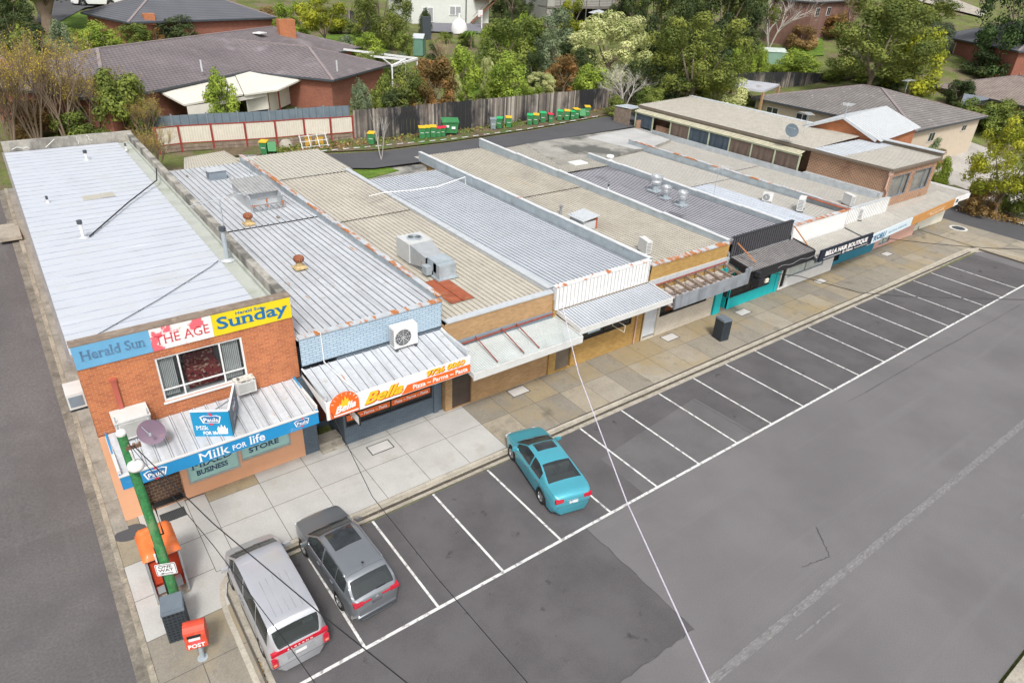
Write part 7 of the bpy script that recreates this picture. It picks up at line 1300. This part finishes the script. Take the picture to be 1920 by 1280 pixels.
def trunkmesh(seed, n=5, spread=.5):
    rs = random.Random(seed); mb = MB(); mb.tube([(0, 0, -.05), (.02, .01, .3), (.03, 0, .6)], [.055, .045, .035], 7)
    for k in range(n): a = k*6.28/n+rs.random(); e = Vector((math.cos(a)*spread, math.sin(a)*spread, rs.uniform(1.0, 1.5))); b = Vector((.03, 0, rs.uniform(.35, .6))); m = b.lerp(e, .5)+Vector((0, 0, -.08)); mb.tube([b, m, e], [.03, .02, .008], 5)
    o = mb.build('t', barkm); me = o.data; bpy.data.objects.remove(o); return me
def ext(me):
    a = np.empty(len(me.vertices)*3); me.vertices.foreach_get('co', a); a = a.reshape(-1, 3); r = np.hypot(a[:, 0], a[:, 1]); return float(np.percentile(r, 94)), float(np.percentile(a[:, 2], 99.3))
EXT = {k: ext(m) for k, m in PRO.items()}
TR = [trunkmesh(i) for i in range(3)]
CN = {}
def tree(nm, cat, kind, col, px, py, ytop, wpx, label, group=None, bark=None, lift=0., deep=.9):
    py += .10*(py-max(ytop, 0)); b = tg(px, py); z = proj(b)[2]; h = top_h(b, ytop)*1.03; lift = .22 if label.startswith(('yellow-topped', 'very large', 'big spreading')) else lift; r = wpx*1.12/2*z/FPX; b2 = Vector((b.x, b.y, b.z)); t = thing(nm, label, cat, tuple(b2), group); k = CN.get(kind, 0); CN[kind] = k+1
    vs = [q for q in PRO if q[0] == kind]; key = vs[k % len(vs)]; me = PRO[key]; er, ez_ = EXT[key]; o = bpy.data.objects.new('crown', me); COL.objects.link(o); o.parent = t; o.scale = (r/er, r*deep/er, h/ez_*(1-lift)); o.location = (0, 0, h*lift); o.rotation_euler = (0, 0, k*1.7); o.material_slots[0].link = 'OBJECT'; o.material_slots[0].material = LM[col]
    o = bpy.data.objects.new('trunk', TR[k % 3]); COL.objects.link(o); o.parent = t; o.scale = (r, r, h/2); o.rotation_euler = (0, 0, k); 
    if bark: o.material_slots[0].link = 'OBJECT'; o.material_slots[0].material = bark
    return t
SH, TRE, CON, GUM = ('shrub', 'shrub'), ('tree', 'tree'), ('conifer', 'conifer'), ('gum_tree', 'tree')
LIST = [
 (TRE, 'bigg', 'dark', 30, 96, -25, 105, 'dark dense tree in the top left corner'), (SH, 'column', 'grey', 128, 120, 44, 46, 'grey-green upright shrub right of the gum trunk'), (SH, 'round', 'bright', 197, 104, 44, 68, 'bright green shrub in front of the front lawn'), (SH, 'round', 'olive', 258, 92, 46, 52, 'olive shrub between the bright green and the orange shrub'), (SH, 'round', 'rust', 294, 86, 50, 36, 'orange-brown shrub behind the long tiled roof'),
 (SH, 'round', 'dark', 346, 84, 33, 82, 'broad dark green shrub behind the long tiled roof'), (SH, 'round', 'brown', 412, 66, 22, 40, 'brown shrub under the eave of the top-left house'), (SH, 'round', 'rust', 458, 58, 20, 52, 'rusty brown bush right of the brown shrub'), (SH, 'round', 'brown', 505, 52, 14, 40, 'brown bush beside the red chimney'),
 (SH, 'round', 'olive', 245, 258, 138, 84, 'olive shrub with yellow tips by the left end of the cream verandah'), (CON, 'column', 'bright', 424, 238, 140, 60, 'bright green conical shrub in front of the cream verandah'), (TRE, 'round', 'bright', 550, 74, 8, 62, 'light green tree right of the red chimney'), (TRE, 'gum', 'yellow', 610, 86, -6, 80, 'yellow-green tree with dark underside above the side lawn'),
 (SH, 'column', 'grey', 650, 102, 68, 38, 'pale grey-green shrub at the near edge of the side lawn'), (SH, 'round', 'bright', 693, 108, 64, 56, 'feathery green shrub behind the pergola'), (SH, 'round', 'olive', 760, 108, 62, 36, 'olive round bush left of the narrow green shed'), (GUM, 'bigg', 'mixed', 714, 78, -40, 106, 'tall olive gum tree above the pergola'), (SH, 'column', 'dark', 797, 60, 19, 24, 'small dark shrub against the white house wall'),
 (SH, 'column', 'bright', 870, 162, 92, 62, 'bright green upright shrub left of the variegated bush'), (SH, 'round', 'olive', 944, 128, 40, 78, 'large feathery olive shrub in front of the terrace'), (SH, 'round', 'olive', 832, 78, 60, 30, 'low bush at the edge of the grey terrace'), (SH, 'round', 'olive', 875, 84, 62, 32, 'small bush below the white dome'), (SH, 'round', 'dark', 815, 118, 84, 30, 'dark bush at the foot of the narrow green shed'),
 (SH, 'column', 'grey', 681, 210, 154, 38, 'light green upright shrub at the left end of the paling fence'), (SH, 'column', 'olive', 720, 206, 144, 46, 'mid green shrub second along the paling fence'), (TRE, 'round', 'mixed', 766, 206, 126, 68, 'dense dull green shrub third along the paling fence'), (TRE, 'round', 'rust', 816, 200, 113, 72, 'largest red-tinged shrub leaning over the paling fence'), (SH, 'lump', 'lime', 848, 192, 140, 30, 'pale variegated shrub right of the red-tinged one'), (SH, 'round', 'bright', 868, 190, 152, 28, 'small bright shrub at the left of the back lawn'),
 (CON, 'round', 'bright', 951, 188, 104, 76, 'big bright green conifer bush right of the back lawn'), (SH, 'lump', 'lime', 912, 168, 110, 24, 'slender variegated bush behind the back lawn'), (SH, 'round', 'olive', 990, 120, 34, 62, 'feathery olive shrub left of the grey-green tree'), (TRE, 'round', 'grey', 1044, 100, 20, 66, 'grey-green tree below the timber deck house'), (SH, 'round', 'grey', 1030, 140, 56, 54, 'grey-green bush in front of the grey-green tree'), (SH, 'round', 'dark', 1090, 150, 92, 46, 'dark bush left of the big pale variegated tree'), (TRE, 'round', 'yellow', 1070, 64, 2, 52, 'yellow-green tree in front of the timber deck'),
 (TRE, 'lump', 'lime', 1140, 140, 30, 138, 'big domed pale variegated tree'), (SH, 'round', 'rust', 1056, 170, 107, 64, 'reddish-brown domed bush above the paling fence'), (SH, 'lump', 'lime', 1012, 175, 138, 50, 'low pale variegated bush left of the reddish-brown one'), (SH, 'round', 'bright', 1108, 188, 126, 62, 'vivid green bush spilling over the paling fence'), (SH, 'round', 'dark', 1000, 165, 100, 36, 'dark green filler bush between the conifer bush and the reddish one'),
 (GUM, 'bigg', 'dark', 1232, 120, -60, 120, 'tall dark tree behind the big pale tree'), (GUM, 'bigg', 'dark', 1345, 110, -70, 140, 'tall dark tree behind the yellow-flecked tree'), (GUM, 'gum', 'mixed', 1405, 95, -50, 90, 'loose olive gum at the top above the conifer hedge'), (TRE, 'bigg', 'twotone', 1290, 196, 34, 168, 'very large olive tree flecked with yellow beside the lane bend'), (SH, 'round', 'dark', 1222, 198, 120, 80, 'dark green shrub at the lane bend under the yellow-flecked tree'), (SH, 'round', 'dark', 1335, 175, 110, 66, 'dark green shrub to the right under the yellow-flecked tree'),
 (CON, 'column', 'bright', 1374, 138, 88, 30, 'left of three feathery conifers beside the sage shed'), (CON, 'column', 'bright', 1396, 139, 90, 30, 'middle of three feathery conifers beside the sage shed'), (CON, 'column', 'bright', 1419, 139, 88, 30, 'right of three feathery conifers beside the sage shed'), (SH, 'round', 'lime', 1350, 198, 136, 72, 'lime-tipped shrub in front of the carport'), (SH, 'round', 'olive', 1392, 196, 172, 26, 'small bush between the lime-tipped shrub and carport post'),
 (TRE, 'bigg', 'mixed', 1618, 172, -6, 162, 'big spreading olive-yellow tree behind the tiled house'), (TRE, 'round', 'yellow', 1700, 170, 60, 92, 'rounded tree with vivid yellow-green top'), (TRE, 'round', 'grey', 1748, 100, 44, 54, 'grey-green tree left of the dark-roofed brick house'), (SH, 'round', 'bright', 1488, 138, 96, 74, 'green bush right of the sage shed'), (TRE, 'bigg', 'pine', 1885, 128, -90, 150, 'large dark layered pine in the top right corner'), (SH, 'round', 'dark', 1790, 198, 152, 44, 'dark shrub against the mottled tan roof'),
 (SH, 'round', 'olive', 1815, 245, 190, 74, 'left part of the olive hedge beside the cream-walled house'), (SH, 'round', 'olive', 1868, 252, 192, 80, 'middle part of the olive hedge'), (SH, 'round', 'olive', 1918, 258, 205, 70, 'right part of the olive hedge at the picture edge'), (TRE, 'bigg', 'yellow', 1862, 392, 236, 118, 'yellow-topped tree beside the side road'), (SH, 'round', 'olive', 1898, 402, 345, 60, 'low green shrub at the foot of the yellow-topped tree'), (SH, 'round', 'brown', 1835, 398, 350, 60, 'dry brown undergrowth shrub at the road edge'),
 (SH, 'round', 'grey', 1728, 300, 256, 42, 'grey-green shrub against the cream end wall'), (SH, 'column', 'bright', 1755, 348, 298, 30, 'green shrub right of the upper front windows'), (SH, 'round', 'brown', 1748, 312, 280, 34, 'leafless brownish shrub between the two green ones'),
 (SH, 'round', 'olive', 1600, 150, 118, 60, 'low shrubbery at the foot of the spreading olive-yellow tree'), (SH, 'round', 'dark', 1665, 170, 125, 60, 'dark shrubbery below the vivid yellow-green top'), (TRE, 'round', 'dark', 1500, 30, -30, 80, 'dark tree behind the pink bare trees at the top'), (TRE, 'round', 'olive', 1180, 30, -40, 60, 'olive tree at the top beside the timber deck house'), (TRE, 'bigg', 'dark', 960, 40, -50, 80, 'dark tree between the white house and timber deck house'), (TRE, 'bigg', 'mixed', 1700, 40, -40, 130, 'dim olive tree by the distant road'), (TRE, 'bigg', 'olive', 1560, 0, -60, 110, 'olive tree crown at the top edge over the red-brick building'),
 (SH, 'round', 'olive', 700, 150, 100, 60, 'olive bush just behind the end of the long brick house'), (SH, 'round', 'grey', 742, 140, 100, 50, 'grey-green bush under the outer end of the pergola'), (SH, 'round', 'olive', 640, 60, 30, 50, 'olive bush at the foot of the distant paling fence'), (SH, 'round', 'bright', 925, 110, 50, 50, 'bright bush behind the large feathery olive shrub'), (SH, 'column', 'bright', 975, 100, 30, 44, 'tall light green feathery shrub beside the olive one'),
 (SH, 'round', 'olive', 905, 145, 105, 40, 'olive bush behind the slender variegated bush'), (SH, 'round', 'bright', 1005, 130, 88, 40, 'bright bush between the feathery and grey-green ones'), (SH, 'round', 'dark', 1062, 120, 80, 50, 'dark bush under the yellow-green tree'), (SH, 'round', 'grey', 1085, 178, 140, 40, 'grey bush right of the reddish-brown domed bush'), (SH, 'round', 'dark', 1195, 175, 115, 60, 'dark bush between the pale domed tree and the flecked tree'), (SH, 'round', 'olive', 1215, 215, 165, 50, 'olive bush on the bank where the lane bends'),
 (SH, 'round', 'dark', 1265, 205, 150, 70, 'dark undergrowth bush below the trunk of the flecked tree'), (SH, 'round', 'olive', 1300, 200, 150, 60, 'olive undergrowth bush right of the flecked tree trunk'), (GUM, 'bigg', 'mixed', 1290, 60, -80, 120, 'tall olive tree between the two tall dark trees'), (GUM, 'bigg', 'dark', 1180, 60, -70, 70, 'tall dark tree edging the timber deck house'), (TRE, 'round', 'dark', 1385, 90, 20, 60, 'dark tree behind the feathery conifers'), (SH, 'round', 'brown', 1500, 90, 50, 50, 'brown thicket at the foot of the pale leafless trees'), (TRE, 'bigg', 'brown', 1570, 40, -50, 70, 'pinkish brown twiggy tree hiding the red-brick building'), (TRE, 'bigg', 'olive', 1475, 50, -60, 60, 'olive tree left of the pinkish leafless trees'), (SH, 'round', 'brown', 1520, 62, 20, 60, 'brown thicket in front of the red-brick building'), (SH, 'round', 'rust', 1565, 70, 30, 50, 'reddish thicket beside the garden path'),
 (SH, 'round', 'dark', 1840, 140, 100, 70, 'dark bush under the big pine'), (SH, 'round', 'brown', 1880, 150, 115, 60, 'brown bush at the foot of the big pine'), (TRE, 'round', 'olive', 1655, 110, 40, 80, 'olive tree between the spreading tree and the yellow-topped one'), (SH, 'round', 'olive', 1560, 150, 112, 50, 'olive bush left of the spreading tree'), (TRE, 'round', 'olive', 60, 130, 60, 70, 'olive tree behind the budding trees'), (SH, 'round', 'brown', 60, 255, 190, 80, 'brown scrub behind the mouldy parapet at far left'), (SH, 'round', 'olive', 160, 262, 205, 90, 'olive scrub under the budding trees'), (SH, 'round', 'brown', 275, 262, 215, 60, 'brown scrub at the left end of the cream fence'),
 (SH, 'round', 'bright', 150, 95, 55, 50, 'green bush between the grey-green and bright shrubs'), (SH, 'round', 'bright', 1000, 205, 165, 40, 'bright bush touching the paling fence right of the conifer bush'), (SH, 'round', 'olive', 905, 200, 168, 34, 'olive bush peeping over the paling fence near the back lawn'), (SH, 'round', 'dark', 745, 215, 170, 50, 'dark bush peeping over the paling fence by the house wall'),
 (SH, 'round', 'rust', 790, 215, 160, 50, 'reddish bush low behind the paling fence'), (SH, 'round', 'olive', 1150, 215, 180, 36, 'olive bush at the end of the paling fence'),
 (TRE, 'round', 'olive', 30, 60, -30, 60, 'lighter tree crown behind the dark corner tree'), (GUM, 'gum', 'mixed', 96, 56, -120, 150, 'gum tree with thick pale forked trunk by the upper street'), (TRE, 'bigg', 'dark', 345, 8, -60, 90, 'tree behind the top-left house')]
for (nm, cat), kind, col, px, py, yt, wpx, lab in LIST:
    tree(nm, cat, kind, col, px, py, yt, wpx, lab, 'conifers in a row by the sage shed' if 'three feathery' in lab else None)
# thick pale gum trunk
b = tg(97, 58); gt = [o for o in bpy.data.objects if o.get('label', '').startswith('gum tree with thick')][0]; mb = MB(); WL[gt.name] = tuple(b)
mb.tube([b-U*.3, b+U*1.5, b+Vector((-.4, 0, 3.4)), b+Vector((-1.6, .3, 7)), b+Vector((-2.2, .3, 10))], [1.0, .7, .6, .4, .25], 10); mb.tube([b+U*2, b+Vector((1.2, 0, 4.5)), b+Vector((2.4, 0, 9))], [.5, .4, .2], 8); mb.build('limbs', mat('gum_bark', (.36, .27, .20), .85, var=.25, vs=1.2), gt, smooth=True)
# bare and budding trees
def baremesh(seed, levels=4, up=.55, first=6, droop=0, stems=5):
    rs = random.Random(seed); mb = MB(); tips = []
    def br(p, d, L, r, lv):
        q = p+d*L*.5+Vector((rs.uniform(-1, 1), rs.uniform(-1, 1), 0))*L*.06; e = q+(d+Vector((0, 0, .12*up))).normalized()*L*.5; mb.tube([p, q, e], [r, r*.8, r*.55], 4 if lv > 1 else 5, caps=False)
        if lv >= levels-1: tips.extend([q, e, p.lerp(e, .75)])
        if lv >= levels: return
        for k in range(rs.choice([3, 4]) if lv else first):
            a = rs.uniform(0, 6.28); o = d.orthogonal().normalized(); o = Matrix.Rotation(a, 3, d) @ o; nd = (d*(.8+up*.4)+o*rs.uniform(.35, .75)+Vector((0, 0, up*.35-droop))).normalized(); s = rs.uniform(.3, 1.0); br(p.lerp(e, s) if lv else p+(e-p)*rs.uniform(.4, 1), nd, L*rs.uniform(.55, .72), r*.5, lv+1)
    for s in range(stems):
        a = s*6.28/stems; br(Vector((math.cos(a)*.02, math.sin(a)*.02, 0)), Vector((math.cos(a)*.32, math.sin(a)*.32, 1)).normalized(), .62, .017, 0)
    return mb, tips
BM = {}; BZ = {}
for key, args in (('bud', dict(seed=3, levels=4, up=.9, first=5, stems=5)), ('bud2', dict(seed=8, levels=4, up=.9, first=5, stems=5)), ('bare', dict(seed=5, levels=4, up=.3, first=5, stems=3)), ('small', dict(seed=6, levels=3, up=.8, first=5, stems=2))):
    mb, tips = baremesh(**args); o = mb.build('b', twig_m); rng = np.random.default_rng(1); tp = np.array([tuple(t) for t in tips]); tp = tp[rng.random(len(tp)) < .55]; C = np.repeat(tp, 2, 0)+rng.normal(size=(len(tp)*2, 3))*.02; BM[key] = (o.data, leafmesh('buds', C, rng.normal(size=C.shape), .0085, rng.random(len(C)), rng)); BZ[key] = max(v.co.z for v in BM[key][0].vertices); bpy.data.objects.remove(o)
def bare(nm, key, px, py, yt, wf, label, bark=None, leaf=None):
    b = tg(px, py); h = top_h(b, yt); t = thing(nm, label, 'tree', tuple(b)); me, lf = BM[key]; o = bpy.data.objects.new('branches', me); COL.objects.link(o); o.parent = t; o.scale = (h*wf/BZ[key], h*wf/BZ[key], h/BZ[key]); o.rotation_euler = (0, 0, px)
    if bark: o.material_slots[0].link = 'OBJECT'; o.material_slots[0].material = bark
    if leaf: l = bpy.data.objects.new('buds', lf); COL.objects.link(l); l.parent = t; l.scale = o.scale; l.rotation_euler = o.rotation_euler; l.material_slots[0].link = 'OBJECT'; l.material_slots[0].material = LM[leaf]
for px, py, yt, wf, key, lab in ((25, 292, 70, .9, 'bud', 'bare budding tree at the far left behind the mouldy parapet'), (75, 280, 40, .85, 'bud2', 'tallest bare budding tree behind the mouldy parapet'), (130, 275, 55, .9, 'bud', 'bare tree with yellow-green buds in front of the orange wall'), (185, 268, 110, 1.0, 'bud2', 'budding tree before the left end of the tiled roof'), (240, 262, 130, 1.0, 'bud', 'budding tree with many yellow shoots near the cream verandah'), (280, 275, 165, 1.0, 'bud2', 'lower yellow-green budding tree beside the corner of the mouldy parapet'), (300, 325, 235, 1.1, 'bud', 'thin yellow-green shoots hanging over the cream skillion roof')):
    bare('budding_tree', key, px, py, yt, wf, lab, None, 'bud')
bare('bare_tree', 'bare', 1440, 92, -25, 1.1, 'white-limbed leafless tree left of the garden lawn', pale_bark); bare('bare_tree', 'bare', 1480, 80, -10, .9, 'second pale leafless tree beside the garden lawn', pale_bark); pkb = mat('pinkish_twigs', (.34, .22, .2), .9)
bare('bare_tree', 'bud', 1590, 62, -25, .8, 'pinkish leafless tree hiding the right side of the dim red-brick building', mat('pinkish_twigs', (.34, .22, .2), .9)); bare('bare_tree', 'bud2', 1500, 66, -25, .8, 'pinkish leafless tree at the left of the dim red-brick building', mat('pinkish_twigs', (.34, .22, .2), .9)); bare('bare_tree', 'bud2', 1545, 60, -10, .8, 'pinkish leafless tree before the dim red-brick house', pkb); bare('bare_tree', 'small', 715, 300, 205, .5, 'slim leafless sapling at the lane edge beside the lone bin', pale_bark); bare('bare_shrub', 'bud', 828, 126, 68, .9, 'straw-brown leafless shrub in front of the terrace', mat('straw_twigs', (.36, .28, .17), .9)); bare('blossom_tree', 'bare', 1170, 205, 120, 1.2, 'open white-blossomed tree leaning over the lane bank', pale_bark, 'blossom'); bare('bare_shrub', 'bare', 1140, 200, 150, 1.0, 'tangle of pale branches on the lane bank', pale_bark)
# palm-like plant
b = tg(883, 92); t = thing('palm', 'small yellow-green palm near the white dome', 'palm', tuple(b)); mb = MB()
for k in range(12): a = k*.52; P = [b+U*1.6, b+U*2.3+Vector((math.cos(a), math.sin(a), 0))*.9, b+U*1.5+Vector((math.cos(a), math.sin(a), 0))*1.9]; sd_ = Vector((-math.sin(a), math.cos(a), 0))*.16; mb.face([P[0], P[1]-sd_, P[1]+sd_]); mb.face([P[1]-sd_, P[2], P[1]+sd_])
mb.build('fronds', LM['bright'], t); mb = MB(); mb.tube([b, b+U*1.7], .14, 7); mb.build('trunk', barkm, t)
# ground cover: weeds on the lane bank, litter in the gutter, undergrowth (nobody could count it)
def cover(name, pxs, n, s, leaf, seed, h=.25):
    rng = np.random.default_rng(seed); C = []
    for _ in range(n): k = rng.integers(len(pxs)); (x0, y0, x1, y1) = pxs[k]; t = rng.random(); q = tg(x0+(x1-x0)*t, y0+(y1-y0)*t+rng.normal()*2.5); C.append((q.x, q.y+rng.normal()*.4, q.z+rng.random()*h))
    me = leafmesh(name, np.array(C), rng.normal(size=(n, 3))+[0, 0, .5], s, rng.random(n), rng); o = bpy.data.objects.new(name, me); COL.objects.link(o); o.material_slots[0].link = 'OBJECT'; o.material_slots[0].material = leaf; struct(o, 'stuff')
cover('bank_weeds', [(500, 288, 560, 282), (520, 285, 660, 268), (670, 268, 790, 258), (860, 250, 985, 232)], 900, .12, LM['olive'], 1); cover('bank_litter', [(500, 290, 700, 268), (700, 270, 1100, 205), (1110, 208, 1300, 190), (1250, 190, 1330, 170)], 1500, .13, LM['brown'], 2, .15)
cover('verge_undergrowth', [(1800, 395, 1915, 420), (1810, 380, 1900, 400)], 1200, .13, LM['brown'], 3, .4)
rng = np.random.default_rng(6); n = 900; xx = rng.random(n)*60; C = np.stack([xx, .36-.28*rng.random(n)**2, np.full(n, .03)], 1); C[::4, 1] = .7+4*rng.random(len(C[::4])); C[::4, 2] = .14; me = leafmesh('kerb_leaf_litter', C, rng.normal(size=(n, 3))*.3+[0, 0, 1], .022, rng.random(n), rng); o = bpy.data.objects.new('kerb_leaf_litter', me); COL.objects.link(o); o.material_slots[0].link = 'OBJECT'; o.material_slots[0].material = LM['brown']; struct(o, 'stuff')
rng = np.random.default_rng(4); n = 500; C = np.stack([-.33+.22*rng.random(n), -3.3-3.5*rng.random(n), .02+.08*rng.random(n)], 1); me = leafmesh('gutter_litter', C, rng.normal(size=(n, 3))+[0, 0, 1], .035, rng.random(n), rng); o = bpy.data.objects.new('gutter_litter', me); COL.objects.link(o); o.material_slots[0].link = 'OBJECT'; o.material_slots[0].material = LM['brown']; struct(o, 'stuff')
